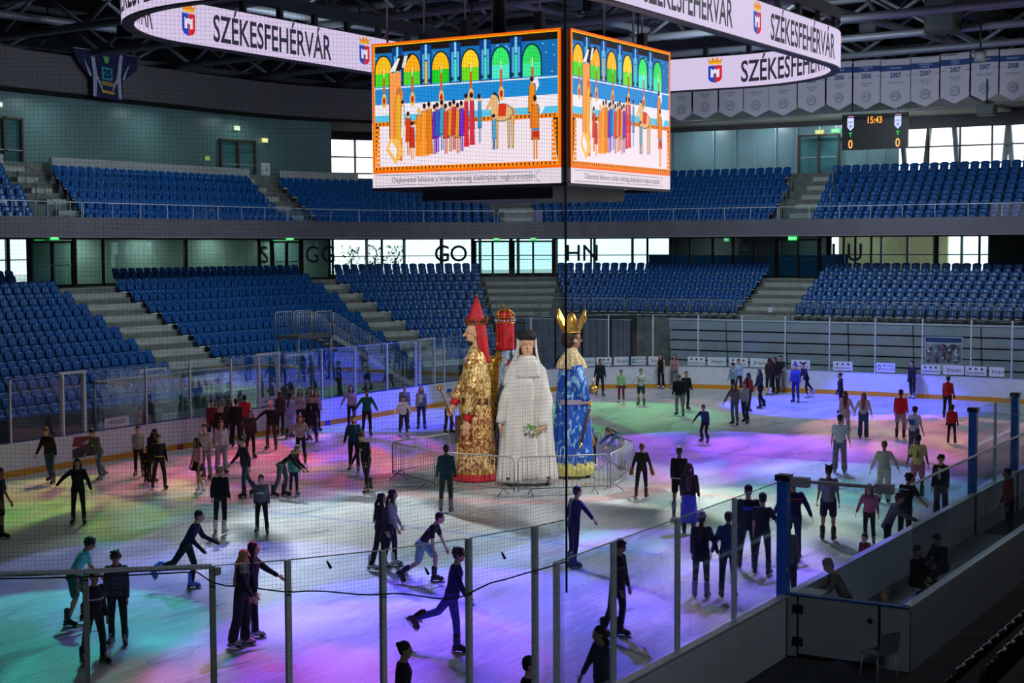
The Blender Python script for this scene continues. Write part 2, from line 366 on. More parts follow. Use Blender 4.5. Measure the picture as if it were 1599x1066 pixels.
# ------------------------------------------------------------------ glass panes with posts
def pane(a, b, z0, z1, label, group=None, posts=(1, 0), pm=ALU, pw=.055, m=None, name='glass_barrier', cat='rink glass'):
    a, b = Vector((a[0], a[1], 0)), Vector((b[0], b[1], 0)); d = (b-a); L = d.length; T = d.to_track_quat('X', 'Z').to_matrix().to_4x4()
    root = empty(name, (a.x, a.y, z0), 0, label, cat, group)
    g = MB().mat(m or GLASS).box(.02, L-.02, -.006, .006, 0, z1-z0, T).build('pane', root)
    for k in (0, 1):
        if posts[k]: MB().mat(pm).box((L*k)-pw/2, (L*k)+pw/2, -.035, .035, -.06, z1-z0, T).build('post', root)
    MB().mat(mat('glass_edge', 'C9DAD6', .3)).box(.02, L-.02, -.007, .007, z1-z0, z1-z0+.012, T).build('edge_trim', root)
    return root
PEN = 'panes of rink glass'
left = [(-16, 14), (-13.8, 14), (-11.6, 14), (-9.4, 14), (-7.4, 14), (-5.28, 14), (-4.39, 14), (-1.6, 14), (.55, 14), (2.69, 14), (4.24, 14), (5.39, 14), (7.99, 14), (10.15, 14), (12.36, 14), (14.46, 14), (15.88, 14), (16.64, 14), (18.8, 14), (21.5, 14)]
for i in range(4, len(left)-1):
    pane(left[i], left[i+1], 1.1, 3.0, 'glass pane on the far side boards, %s from the corner behind the puppets' % nth(len(left)-1-i), PEN)
ap = arc(21.5, 5.5, 8.5, 90, 0, 6)
for i in range(6):
    pane(ap[i], ap[i+1], 1.1, 3.62, 'tall curved glass pane before the grey tarpaulins, %s from the side boards' % nth(i+1), PEN)
ys = [5.5-2.2*i for i in range(7)]
for i in range(5):
    pane((30, ys[i]), (30, ys[i+1]), 1.1, 3.62, 'tall end glass pane before the folded grey seating, %s from the corner' % nth(i+1), PEN)
ap = arc(21.5, -5.5, 8.5, 0, -50, 4)
for i in range(3): pane(ap[i], ap[i+1], 1.1, 3.62, 'tall end glass pane past the team poster, %s after the straight boards' % nth(i+1), PEN)
# thin horizontal rail behind the end glass
A = [(-22.95, -14), (-21.38, -14), (-19.33, -14), (-17.2, -14), (-15.06, -14)]
for i in range(4):
    pane(A[i], A[i+1], 1.1, 3.02, 'near side glass pane, %s from the blue corner post of the bench' % nth(4-i), PEN, pw=.06)
Bc = [(-22.95, -13.86), (-23.17, -13.84), (-24.28, -13.53), (-25.39, -13.06), (-26.38, -12.45), (-27.25, -11.72), (-28.0, -10.93), (-28.75, -9.95), (-29.35, -8.9)]
Bc = []
for x in (-22.6, -23.2, -24.28, -25.39, -26.38, -27.05, -27.2, -28.0, -28.72):
    Bc.append((x, -5.5-math.sqrt(8.5**2-(x+21.5)**2)))
for i in range(len(Bc)-1):
    if i in (5,): continue
    pane(Bc[i+1], Bc[i], 1.1, 3.5, 'tall near-corner glass pane under the net, %s from the long side glass' % nth(i+1), PEN, pw=.06, pm=ALU if i < 4 else mat('olive_grey_steel', '8F9890', .5, .2))
b = MB().mat(ALU); b.beam((*Bc[5], 3.52), (*Bc[8], 3.52), .05, .04); b.build('x')
bpy.data.objects.remove(bpy.data.objects['x'])
gt = empty('glass_gate', (Bc[5][0], Bc[5][1], 1.1), 0, 'metal head rail with latches on top of the near-corner glass', 'gate')
P0 = Vector((*Bc[5], 0)); b = MB().mat(ALU); b.beam(Vector((*Bc[5], 3.5))-P0-Vector((0, 0, 1.1)), Vector((*Bc[8], 3.5))-P0-Vector((0, 0, 1.1)), .05, .05); b.build('head_rail', gt)
for q in (.05, .42): c = Vector((*Bc[5], 3.42))*(1-q)+Vector((*Bc[4], 3.42))*q; MB().mat(GALV).box(c.x-P0.x-.05, c.x-P0.x+.05, c.y-P0.y-.03, c.y-P0.y+.03, 2.3, 2.38).build('latch', gt)

# ================================================================== SETTING: bowl of the hall
CXB, CYB = 23.3, 14.0
def bp_(u, R):
    if u <= 0: return Vector((CXB+u, CYB+R, 0))
    if u < 9:
        a = math.radians(90-10*u); return Vector((CXB+R*math.cos(a), CYB+R*math.sin(a), 0))
    return Vector((CXB+R, CYB-(u-9), 0))
def bn_(u):
    a = math.radians(90-10*min(max(u, 0), 9)); return Vector((math.cos(a), math.sin(a), 0))
def us(u0, u1):
    L = [u0]
    for q in [0+.5*i for i in range(19)]:
        if u0 < q < u1: L.append(q)
    return L+[u1]
def bowl_strip(mb, u0, u1, prof, caps=True):
    """prof: list of (R,z) closed polygon swept along the bowl"""
    mb.loft([[bp_(u, R)+Vector((0, 0, z)) for R, z in prof] for u in us(u0, u1)], caps, True, False)
def terrace(name, u0, u1, rows, Rt, run, rise, zt, mat_, tail=18.2, base=0, extra=None):
    pr = [(tail, zt), (Rt, zt)]
    for k in range(1, rows): pr += [(Rt-run*(k-1)-run*0, zt-rise*k), (Rt-run*k, zt-rise*k)]
    pr = [(tail, zt)]
    for k in range(rows):
        pr.append((Rt-run*(k+1), zt-rise*k))
        pr.append((Rt-run*(k+1), zt-rise*(k+1) if k < rows-1 else base))
    pr.append((tail, base))
    b = MB().mat(mat_); bowl_strip(b, u0, u1, pr); return tag(b.build(name), kind='structure')
def aisle_steps(name, u0, u1, rows, Rt, run, rise, zt):
    b = MB().mat(STEP)
    for k in range(rows):
        a, z = Rt-run*(k+1), zt-rise*(k+1)
        if k < rows-1: bowl_strip(b, u0, u1, [(a+.02, z), (a-run*.48, z), (a-run*.48, z+rise/2), (a+.02, z+rise/2)])
        bowl_strip(b, u0, u1, [(a-.0, z+rise-.03), (a+run, z+rise-.03), (a+run, z+rise+.008), (a-.02, z+rise+.008)])
    return tag(b.build(name), kind='structure')
RT, RUN, RISE, ZT = 16.25, .95, .48, 5.2
terrace('stand_steps_side', -36, 5.1, 11, RT, RUN, RISE, ZT, CONC)
terrace('stand_steps_end', 5.1, 32, 6, RT, .85, .40, ZT, CONC)
aisle_steps('trim_1', -14.5, -10.95, 11, RT, RUN, RISE, ZT)
aisle_steps('trim_2', 1.25, 3.9, 11, RT, RUN, RISE, ZT)
aisle_steps('trim_3', 15.3, 18.3, 6, RT, .85, .40, ZT)
aisle_steps('trim_4', 5.15, 6.7, 6, RT, .85, .40, ZT)
# front wall under the far end stand: dark corner part; grey telescopic seating wall
b = MB().mat(CONCD); bowl_strip(b, 5.1, 9.6, [(10.9, 0), (11.1, 0), (11.1, 3.2), (10.9, 3.2)]); tag(b.build('wall_corner'), kind='structure')
b = MB().mat(CONCD); bowl_strip(b, -36, 5.1, [(5.75, 0), (5.85, 0), (5.85, 1.0), (5.75, 1.0)]); tag(b.build('wall_stand_front'), kind='structure')

tm = mat('grey_telescopic_panel', '9AA3AC', .5, noise=.06, nscale=1.5)
ttw = empty('telescopic_stand', (33.2, 8, 0), 0, 'folded grey telescopic seating wall with horizontal dark gaps at the far end', 'folded seating')
yy = [10.8, 7.6, 4.4, 1.2, -2.0, -5.2, -8.4, -11.6]
for i in range(7):
    b = MB().mat(tm)
    for k in range(6):
        b.box(0-.0-.06*k, .2, yy[i+1]-8+.03, yy[i]-8-.03, .1+.52*k, .1+.52*k+.44)
    b.mat(DARKB).box(.1, .3, yy[i+1]-8, yy[i]-8, .05, 3.2)
    b.build('panel', ttw)
MB().mat(ALU).box(-.35, -.28, -19.6, 2.8, 3.18, 3.26).build('top_rail', ttw)
tarp = mat('grey_tarpaulin', '6E7480', .6, noise=.15, nscale=1.2, bump=.2)
for i, (u0, u1) in enumerate(((6.05, 6.9), (6.95, 7.7), (7.75, 8.6), (8.65, 9.5))):
    b = MB().mat(tarp)
    n = 14; R = []
    for j in range(n+1):
        u = u0+(u1-u0)*j/n; q = 10.6+.06*math.sin(j*1.9+i); R.append([bp_(u, q)+Vector((0, 0, z)) for z in (.1, .9, 2.0, 3.05)])
    vs = [p for r in R for p in r]; b.add(vs, [(j*4+k, j*4+k+1, (j+1)*4+k+1, (j+1)*4+k) for j in range(n) for k in range(3)], True)
    b.mat(ALU).tube([bp_(u, 10.6)+Vector((0, 0, 3.06)) for u in (u0, (u0+u1)/2, u1)], .03, 6)
    tag(b.build('tarpaulin'), 'hanging grey tarpaulin behind the far corner glass, %s from the puppets' % nth(i+1), 'tarpaulin', 'tarpaulins behind the far corner glass')
b = MB().mat(BLACK); b.box(-.75, .75, -.5, .5, 0, 1.0).box(-.6, .6, -.4, .4, 1.0, 1.12); cc = bp_(7.5, 9.9); b2 = b.build('equipment_case', None, cc); tag(b2, 'black covered case standing behind the far corner glass', 'case')

# concourse, balcony slab, band, shell
b = MB().mat(CONCD); bowl_strip(b, -40, 40, [(18.2, 4.9), (24.5, 4.9), (24.5, 5.19), (18.2, 5.19)]); tag(b.build('floor_concourse'), kind='structure')
BAND = mat('brushed_grey_cladding', '6C6A70', .55, .25, noise=.08, nscale=.8)
b = MB().mat(CONCD); bowl_strip(b, -40, 40, [(12.15, 7.56), (24.5, 7.56), (24.5, 7.85), (12.15, 7.85)]); tag(b.build('ceiling_concourse'), kind='structure')
b = MB().mat(BAND); bowl_strip(b, -40, 40, [(12.0, 7.5), (12.14, 7.5), (12.14, 8.33), (12.0, 8.33)]); tag(b.build('trim_balcony_band'), kind='structure')
b = MB().mat(mat('pale_edge', 'B8BCB8', .4)); bowl_strip(b, -40, 40, [(12.02, 7.47), (12.12, 7.47), (12.12, 7.5), (12.02, 7.5)]); tag(b.build('trim_band_edge'), kind='structure')
URT, URUN, URISE, UZ0 = 12.2, .86, .50, 7.9
def upper(name, u0, u1, rows):
    pr = [(12.16, 7.86)]
    for i in range(rows):
        pr += [(URT+URUN*i+(.0 if i else 0), UZ0+URISE*i), (URT+URUN*(i+1), UZ0+URISE*i)]
    zt = UZ0+URISE*rows
    pr += [(URT+URUN*rows, zt), (24.4, zt), (24.4, 7.86)]
    b = MB().mat(CONC); bowl_strip(b, u0, u1, pr); return tag(b.build(name), kind='structure')
upper('stand_steps_balcony', -40, 40, 6)
def usteps(name, u0, u1):
    b = MB().mat(STEP)
    for i in range(6):
        R0 = URT+URUN*i; z = UZ0+URISE*i
        bowl_strip(b, u0, u1, [(R0+.01, z), (R0+.43, z), (R0+.43, z+.012), (R0+.01, z+.012)])
        bowl_strip(b, u0, u1, [(R0+.43, z), (R0+.87, z), (R0+.87, z+.25), (R0+.43, z+.25)])
    tag(b.build(name), kind='structure')
# outer shell
b = MB().mat(CONCD)
WALLD = mat('dark_shell_wall', '2B2F33', .9, noise=.1, nscale=.5)
def wall_bowl(mb, u0, u1, z0, z1, R=24.5, t=.3): bowl_strip(mb, u0, u1, [(R, z0), (R+t, z0), (R+t, z1), (R, z1)])
TEALW = mat('teal_grey_glazed_wall', '5F7F80', .35, noise=.06, nscale=.6)
def proj(P):
    v = Vector(P)-CAM; z = v.dot(_d); return (799.5+F_PX*v.dot(_r)/z, 533-F_PX*v.dot(_u)/z, z)
def u_at(px, R):
    lo, hi = -40.0, 40.0
    best = None; prev = None
    for i in range(1601):
        u = lo+(hi-lo)*i/1600; p = bp_(u, R); q = proj((p.x, p.y, 8))
        if q[2] < 1: continue
        if prev is not None and (prev[1]-px)*(q[0]-px) <= 0: best = prev[0]+(u-prev[0])*((px-prev[1])/(q[0]-prev[1]+1e-9)); break
        prev = (u, q[0])
    return best if best is not None else (lo if px < 0 else hi)
# outer wall, concourse level
def wall_with_windows(nm, z0, z1, R, wins, m, wz0, wz1, u0=-40, u1=40):
    b = MB().mat(m); e = u0
    for a, c in wins:
        wall_bowl(b, e, a, z0, z1, R)
        if wz0 > z0: wall_bowl(b, a, c, z0, wz0, R)
        if wz1 < z1: wall_bowl(b, a, c, wz1, z1, R)
        e = c
    wall_bowl(b, e, u1, z0, z1, R); return tag(b.build(nm), kind='structure')
RO = 24.5
lw = [(u_at(-30, RO), u_at(52, RO)), (u_at(515, RO), u_at(1046, RO)), (u_at(1296, RO), u_at(1545, RO))]
wall_with_windows('wall_outer_concourse', 5.1, 7.6, RO, lw, WALLD, 5.3, 7.5)
uw = [(u_at(515, RO), u_at(640, RO)), (u_at(1400, RO), u_at(1650, RO))]
wall_with_windows('wall_outer_upper', 7.8, 20, RO, uw, WALLD, 10.6, 13.6)
b = MB().mat(WALLD)
b.box(-62.3, -62, -44, 44, -.3, 20).box(-62, 52, -44.3, -44, -.3, 20).box(-62, -16, 38.3, 38.6, -.3, 20)
tag(b.build('wall_back'), kind='structure')
b = MB().mat(mat('dark_roof_deck', '26282C', .9)); b.box(-62.3, 53, -44.3, 40, 19.6, 20); tag(b.build('ceiling'), kind='structure')
b = MB().mat(CONCD); bowl_strip(b, -40, 40, [(24.6, -.3), (24.8, -.3), (24.8, 5.2), (24.6, 5.2)]); tag(b.build('wall_outer_ground'), kind='structure')
b = MB().mat(mat('outside_paving', 'B9B7AE', .9, noise=.1)); bowl_strip(b, -40, 40, [(24.9, 4.8), (60, 4.8), (60, 5.0), (24.9, 5.0)]); tag(b.build('ground_outside'), kind='structure')
# window mullions, concourse outer wall
b = MB().mat(mat('window_steel', '5A6468', .4, .5))
for a, c in lw:
    n = max(1, int((c-a)/(.55 if 0 < a < 9 else 1.5)))
    for i in range(n+1):
        p = bp_(a+(c-a)*i/n, RO+.1); b.box(p.x-.07, p.x+.07, p.y-.07, p.y+.07, 5.3, 7.5)
for z in (6.4,):
    for a, c in lw: bowl_strip(b, a, c, [(RO+.05, z), (RO+.15, z), (RO+.15, z+.06), (RO+.05, z+.06)])
tag(b.build('window_1'), kind='structure')
b = MB().mat(mat('window_steel', '5A6468', .4, .5))
for a, c in uw:
    n = max(1, int((c-a)/(.4 if 0 < a < 9 else 1.7)))
    for i in range(n+1):
        p = bp_(a+(c-a)*i/n, RO+.1); b.box(p.x-.05, p.x+.05, p.y-.05, p.y+.05, 10.6, 13.6)
    for z in (11.5, 12.5): bowl_strip(b, a, c, [(RO+.05, z), (RO+.15, z), (RO+.15, z+.08), (RO+.05, z+.08)])
tag(b.build('window_2'), kind='structure')
# slanting steel columns outside the upper windows
for i, px in enumerate((1365, 1385, 1418, 1438, 1500, 1560, 1585)):
    u = u_at(px, 25.5); p = bp_(u, 25.5); q = bp_(u+(.5 if i % 2 else -.5), 25.5)
    t = MB().mat(mat('white_painted_steel', 'C9D2D6', .5)).tube([Vector((p.x, p.y, 9)), Vector((q.x, q.y, 14.5))], .16, 8)
    tag(t.build('slanted_column'), 'slanted white steel column outside the upper end window, %s from the scoreboard' % nth(i+1), 'column', 'slanted columns outside the windows')
# ribbed soffit over the end concourse
b = MB().mat(mat('ribbed_soffit', 'DDE4D6', .6))
for i in range(26):
    R = 15.5+i*.34; bowl_strip(b, 5, 26, [(R, 14.25), (R+.12, 14.25), (R+.12, 14.4), (R, 14.4)])
tag(b.build('ceiling_ribbed'), kind='structure')
b = MB().mat(BAND); bowl_strip(b, 4.2, 40, [(24.3, 13.55), (24.45, 13.55), (24.45, 14.5), (24.3, 14.5)]); bowl_strip(b, 9, 40, [(15.2, 14.45), (24.4, 14.45), (24.4, 14.6), (15.2, 14.6)])
tag(b.build('trim_soffit'), kind='structure')

# concourse glass wall (R 18.2) : mullions, doors, glass
RG = 18.2
brown = mat('bronze_mullion', '4C423A', .5, .3)
uL, uR = u_at(-60, RG), 33
mull = [12, 44, 115, 160, 289, 404, 423, 470, 519, 596, 688, 738, 798, 865, 923, 1011, 1048, 1078, 1113, 1145, 1178, 1213, 1281, 1318, 1361, 1463, 1530, 1580]
b = MB().mat(brown)
for px in mull:
    p = bp_(u_at(px, RG), RG); w_ = .10 if px in (44, 115, 289, 404, 470, 738, 798, 865, 1213, 1281, 1463) else .05
    n = bn_(u_at(px, RG)); T = Matrix.Translation(p) @ Matrix.Rotation(math.atan2(n.y, n.x), 4, 'Z'); b.box(-.06, .06, -w_, w_, 5.2, 7.56, T)
bowl_strip(b, uL, uR, [(RG-.05, 7.42), (RG+.05, 7.42), (RG+.05, 7.56), (RG-.05, 7.56)]); bowl_strip(b, uL, uR, [(RG-.05, 5.2), (RG+.05, 5.2), (RG+.05, 5.3), (RG-.05, 5.3)])
tag(b.build('window_3'), kind='structure')
b = MB().mat(WINGLASS); bowl_strip(b, uL, uR, [(RG-.01, 5.3), (RG+.01, 5.3), (RG+.01, 7.42), (RG-.01, 7.42)]); tag(b.build('window_4'), kind='structure')
# pale inner wall seen through the left glazing; blue boards at the end
b = MB().mat(mat('pale_green_inner_wall', '93A7A0', .6, noise=.1, nscale=.7)); bowl_strip(b, u_at(50, 20.5), u_at(512, 20.5), [(20.5, 5.2), (20.6, 5.2), (20.6, 7.5), (20.5, 7.5)]); tag(b.build('wall_inner_left'), kind='structure')
b = MB().mat(WALLD); bowl_strip(b, u_at(1046, 21), u_at(1290, 21), [(21, 5.2), (21.1, 5.2), (21.1, 7.5), (21, 7.5)])
tag(b.build('wall_inner_end'), kind='structure')
b = MB().mat(mat('blue_hoarding', '2F86D0', .5)); bowl_strip(b, u_at(1013, 19), u_at(1325, 19), [(19, 5.2), (19.05, 5.2), (19.05, 6.45), (19, 6.45)]); tag(b.build('hoarding'), 'blue waist-high hoarding behind the end concourse glass', 'hoarding')
b = MB().mat(mat('sunlit_cream_facade', 'F0DFB0', .8, noise=.25, nscale=.4)); bowl_strip(b, u_at(1310, 33), u_at(1480, 33), [(33, 4.8), (33.3, 4.8), (33.3, 8.2), (33, 8.2)]); tag(b.build('outside_building'), 'facade coloured sunlit cream, seen outside through the end concourse windows', 'building')  # warm sunlight on the surroundings is put into this cream colour
def doorset(px0, px1, R, z0, z1, n, num):
    a, c = bp_(u_at(px0, R), R), bp_(u_at(px1, R), R); d = c-a; T = Matrix.Translation(a) @ d.to_track_quat('X', 'Z').to_matrix().to_4x4(); L = d.length
    e = empty('door_%d' % num, (0, 0, 0)); tag(e, kind='structure'); b = MB().mat(brown); w_ = L/n
    for i in range(n+1): b.box(w_*i-.06, w_*i+.06, -.08, .04, z0, z1, T)
    b.box(0, L, -.08, .04, z1-.1, z1, T); b.build('door_frame', e)
    for i in range(n):
        MB().mat(GALV).box(w_*i+.1, w_*(i+1)-.1, -.13, -.10, z0+1.0, z0+1.05, T).build('push_bar', e)
        MB().mat(WINGLASS).box(w_*i+.06, w_*(i+1)-.06, -.02, 0, z0+.05, z1-.1, T).build('door_leaf', e)
doorset(47, 112, RG-.05, 5.2, 7.35, 2, 1); doorset(425, 468, RG-.05, 5.2, 7.35, 2, 2); doorset(742, 796, RG-.05, 5.2, 7.35, 2, 3); doorset(802, 863, RG-.05, 5.2, 7.35, 2, 4); doorset(1216, 1279, RG-.05, 5.2, 7.35, 2, 5)
# ceiling lamps inside the concourse
for px in (150, 250, 350, 455, 1100, 1250, 1420):
    u = u_at(px, 19.3); p = bp_(u, 19.3); n = bn_(u); area_light('concourse_ceiling_lamp', (p.x, p.y, 7.5), (p.x+n.x*.5, p.y+n.y*.5, 5.6), 34 if px < 1000 else 70, (.9, 1, .9), .5, .5)
for px in (100, 260, 400):
    u = u_at(px, 16.4); p = bp_(u, 16.4); area_light('upper_wall_fill', (p.x, p.y, 13.9), (p.x, p.y, 10), 30, (.8, 1, .95), .6, .6)  # fills added to brighten the upper left rear wall
for px in (1080, 1180, 1280, 1370):
    u = u_at(px, 19); p = bp_(u, 19); area_light('upper_wall_fill', (p.x, p.y, 13.9), (p.x+2, p.y, 10), 40, (.8, .95, 1), .6, .6)  # fills added to brighten the upper end wall
# upper level rear walls and doors
RU = 17.9
b = MB().mat(TEALW); wall_bowl(b, u_at(-60, RU), u_at(519, RU), 10.4, 14.1, RU, .15); tag(b.build('wall_upper_left'), kind='structure')
b = MB().mat(mat('teal_dark_glass_wall', '7C9CA6', .3, noise=.08, nscale=.5)); wall_bowl(b, u_at(1040, 21), u_at(1402, 21), 10.4, 13.7, 21, .1); tag(b.build('wall_upper_end'), kind='structure')
b = MB().mat(mat('pale_mullion', '9FB1B4', .4, .3))
for px in (1053, 1083, 1114, 1147, 1179, 1211, 1243, 1316, 1350, 1380):
    p = bp_(u_at(px, 20.9), 20.9); b.box(p.x-.03, p.x+.03, p.y-.03, p.y+.03, 10.4, 13.7)
tag(b.build('trim_end_mullions'), kind='structure')
b = MB().mat(mat('pale_parapet', 'B4B8B8', .6, noise=.06, nscale=1))
PR = 16.7
for a, c in ((-60, 8), (83, 391), (441, 560)): wall_bowl(b, u_at(a, PR), u_at(c, PR), 10.35, 11.15, PR, .15)
tag(b.build('wall_parapet'), kind='structure')
bulk = mat('bulkhead_cladding', '625E62', .7, noise=.06, nscale=.4)
b = MB().mat(bulk)
bowl_strip(b, -36, 7.2, [(17.2, 14.2), (17.4, 14.2), (17.4, 15.9), (17.2, 15.9)])
tag(b.build('wall_bulkhead'), kind='structure')
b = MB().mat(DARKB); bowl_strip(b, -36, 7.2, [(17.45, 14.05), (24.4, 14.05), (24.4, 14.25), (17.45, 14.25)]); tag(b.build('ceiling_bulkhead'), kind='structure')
doorset(346, 399, RU-.12, 10.4, 12.75, 2, 6); doorset(-20, 37, RU-.12, 10.4, 12.9, 2, 7); doorset(1247, 1309, 20.6, 10.9, 13.2, 2, 8)
for i, px in enumerate((34, 392)):
    p = bp_(u_at(px, RU-.2), RU-.2)
# aisle marks for the balcony
for i, (px0, px1) in enumerate(((50, 88), (397, 441), (772, 834), (1243, 1300))): usteps('trim_%d' % (10+i), u_at(px0+6, 15), u_at(px1, 15))

# ------------------------------------------------------------------ seats
def seat_meshes(detail=True):
    # local frame: +y faces the rink; origin on the tread at the back line
    back = MB().mat(BLUEP); n = 7
    def shell(b, z0, z1, w0, w1, y0, y1, t, seg_=6):
        R = []
        for k in range(seg_+1):
            q = k/seg_; z = z0+(z1-z0)*q; w_ = w0+(w1-w0)*q
            if q > .8: w_ *= 1-.22*((q-.8)/.2)**2
            y = y0+(y1-y0)*q
            f = [Vector((w_*(2*i/4-1), y-.05*(1-abs(2*i/4-1)**2), z-(.035 if k == seg_ and i in (0, 4) else 0))) for i in range(5)]
            R.append(f+[v+Vector((0, -t, 0)) for v in reversed(f)])
        b.loft(R)
    shell(back, .36, .86, .2, .235, .02, -.10, .035)
    pan = MB().mat(BLUEP); shell(pan, .30, .66, .20, .19, .16, .07, .04, 4)
    br = MB().mat(SEATEDGE); br.box(-.17, .17, .15, .23, .225, .275); br.mat(STEELD).box(-.02, .02, -.02, .16, .0, .30)
    return back, pan, br
sb_, sp_, sr_ = seat_meshes()
me_back, me_pan, me_br = sb_.data('seat_back'), sp_.data('seat_pan'), sr_.data('seat_bracket')
SEATS = []
def block(nm, R0, run, rise, z0, rows, ulr, pitch=.52, start=0):
    for k in rows:
        R = R0-run*k; z = z0-rise*k; u0, u1 = ulr(k, R); row = []
        u = u0
        while u < u1:
            p = bp_(u, R); nrm = bn_(u); q = proj((p.x, p.y, z+.8))
            if -25 < q[0] < 1624 and q[2] > 0: row.append((Vector((p.x, p.y, z)), math.atan2(nrm.y, nrm.x)+PI/2, q))
            nu = u+(pitch/(.1745*R) if 0 <= u < 9 else pitch)
            if u < 0 < nu: nu = (nu)/(.1745*R)
            u = nu
        for i, r in enumerate(row): SEATS.append((nm, k, i, len(row), r[0], r[1], r[2]))
LR = 16.05
block('left', LR, RUN, RISE, ZT, range(11), lambda k, R: (-26, -14.9 if k else -16.2))
def s2(k, R):
    return (-11.0 if k else -10.3), 1.1
block('middle-left', LR, RUN, RISE, ZT, range(11), s2)
block('corner', LR, RUN, RISE, ZT, range(10), lambda k, R: (u_at([525, 527, 548, 569, 591, 613, 636, 657, 680, 700][k]+3, R), u_at([750, 759, 770, 780, 790, 800, 800, 800, 800, 800][k]-3, R) if k < 2 else min(4.95, u_at(797, R))))
block('end', LR, .85, .40, ZT, range(6), lambda k, R: (u_at([871, 871, 875, 878, 880, 881][k]+5, R), 15.1))
block('far right', LR, .85, .40, ZT, range(6), lambda k, R: (18.5, 33))
UR0 = URT+.35
def ublock(nm, rows, f): block(nm, UR0, -URUN, -URISE, UZ0, range(rows), f)
ublock('upper left edge', 5, lambda k, R: (-40, u_at(50-9*k, R)))
ublock('upper left', 5, lambda k, R: (u_at(138-12*k, R), u_at(452-15*k, R)))
ublock('upper corner', 5, lambda k, R: (u_at(500-14*k, R), u_at(776-5*k, R)))
ublock('upper end', 6, lambda k, R: (u_at(842-1*k, R), u_at(1208+6*k, R)))
ublock('upper right', 6, lambda k, R: (u_at(1276+6*k, R), 34))
SEATS.sort(key=lambda s: s[6][2]-(0 if s[0] in ('left', 'middle-left') else -30))
ind, mass = SEATS[:262], SEATS[262:]
def place_seat(P, rz, label, group):
    o = bpy.data.objects.new('stadium_seat', None); C.objects.link(o); o.location = P; o.rotation_euler = (0, 0, rz); o.empty_display_size = .1
    tag(o, label, 'seat', group)
    for nm, me in (('seat_back', me_back), ('seat_pan', me_pan), ('bracket', me_br)):
        c = bpy.data.objects.new(nm, me); C.objects.link(c); c.parent = o
for s in ind:
    nm, k, i, n, P, rz, q = s
    if nm == 'left': lab = 'blue seat, block before the first stair aisle, %s row from top, %s from aisle' % (nth(k+1), nth(n-i))
    else: lab = 'blue seat, block after the first stair aisle, %s row from top, %s from aisle' % (nth(k+1), nth(i+1))
    place_seat(P, rz, lab, 'blue seats beside the first stair aisle')
bm = MB()
for nm, k, i, n, P, rz, q in mass:
    T = Matrix.Translation(P) @ Matrix.Rotation(rz, 4, 'Z')
    for s in (sb_, sp_, sr_):
        for mi, mm in enumerate(s.ms):
            pass
        off = len(bm.v); bm.v += [tuple(T @ Vector(v)) for v in s.v]
        for f, mi in zip(s.f, s.m):
            bm.mat(s.ms[mi]); bm.f.append(tuple(a+off for a in f)); bm.m.append(bm.cur); bm.sm.append(True)
tag(bm.build('stadium_seats'), 'remaining rows of blue tip-up seats around the far end and balcony', 'seats', None, 'stuff')
# near-right stand: dark rows seen from above behind the bench
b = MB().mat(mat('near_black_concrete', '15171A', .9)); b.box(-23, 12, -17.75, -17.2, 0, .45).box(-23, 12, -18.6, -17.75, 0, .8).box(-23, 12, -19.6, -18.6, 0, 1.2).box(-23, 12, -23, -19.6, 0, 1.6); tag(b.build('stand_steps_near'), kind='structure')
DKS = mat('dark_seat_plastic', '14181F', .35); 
db = MB(); db.v = list(sb_.v); db.f = list(sb_.f); db.m = list(sb_.m); db.sm = list(sb_.sm); db.ms = [DKS]
dme = db.data('dark_back'); dp = MB(); dp.v = list(sp_.v); dp.f = list(sp_.f); dp.m = list(sp_.m); dp.sm = list(sp_.sm); dp.ms = [DKS]; dpm = dp.data('dark_pan')
db2 = MB().mat(SEATEDGE); db2.tube([(-.2, -.11, .845), (0, -.155, .862), (.2, -.11, .845)], .008, 6); dbm = db2.data('dark_edge_highlight')  # pale strip stands in for the highlight along each dark seat top
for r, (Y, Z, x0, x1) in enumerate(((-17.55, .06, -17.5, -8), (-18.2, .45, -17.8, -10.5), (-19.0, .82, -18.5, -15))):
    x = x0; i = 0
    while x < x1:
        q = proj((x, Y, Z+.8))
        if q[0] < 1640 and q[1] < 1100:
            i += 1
            o = empty('stadium_seat', (x, Y, Z), 0, 'dark seat behind the bench wall, %s row out, %s from the near end' % (nth(r+1), nth(i)), 'seat', 'dark seats behind the player bench')
            for nm, me in (('seat_back', dme), ('seat_pan', dpm), ('back_edge_highlight', dbm)):
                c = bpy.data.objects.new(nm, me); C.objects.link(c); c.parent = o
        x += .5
print('seats', len(SEATS), len(ind), len(mass))

# ------------------------------------------------------------------ guard rails
def guard(nm, pts, h, label, nb=.13, r=.022, cat='railing', base=None, group=None):
    """panels of tube rail with vertical bars between plan points (x,y,z)"""
    root = empty(nm, pts[0], 0, label, cat, group); O = Vector(pts[0])
    for i in range(len(pts)-1):
        a, c = Vector(pts[i])-O, Vector(pts[i+1])-O; b = MB().mat(GALV); H = Vector((0, 0, h)); e = (c-a).normalized()*.05
        b.tube([a+e, a+e+H*.93, a+e*2+H, c-e*2+H, c-e+H*.93, c-e], r, 6); b.tube([a+e+H*.12, c-e+H*.12], r*.8, 5)
        n = max(2, int((c-a).length/nb))
        for k in range(1, n): p = a.lerp(c, k/n); b.tube([p+H*.12, p+H], r*.4, 4)
        b.build('rail_panel', root)
    return root
u_ = [15.2-1.25*i for i in range(9)]
for i in range(8):
    a, c = bp_(u_[i+1], 11.15), bp_(u_[i], 11.15); guard('guard_rail', [(a.x, a.y, 3.2), (c.x, c.y, 3.2)], .98, 'tube guard rail panel before the end seats, %s from the right stairs' % nth(i+1), group='guard rails along the end stand')
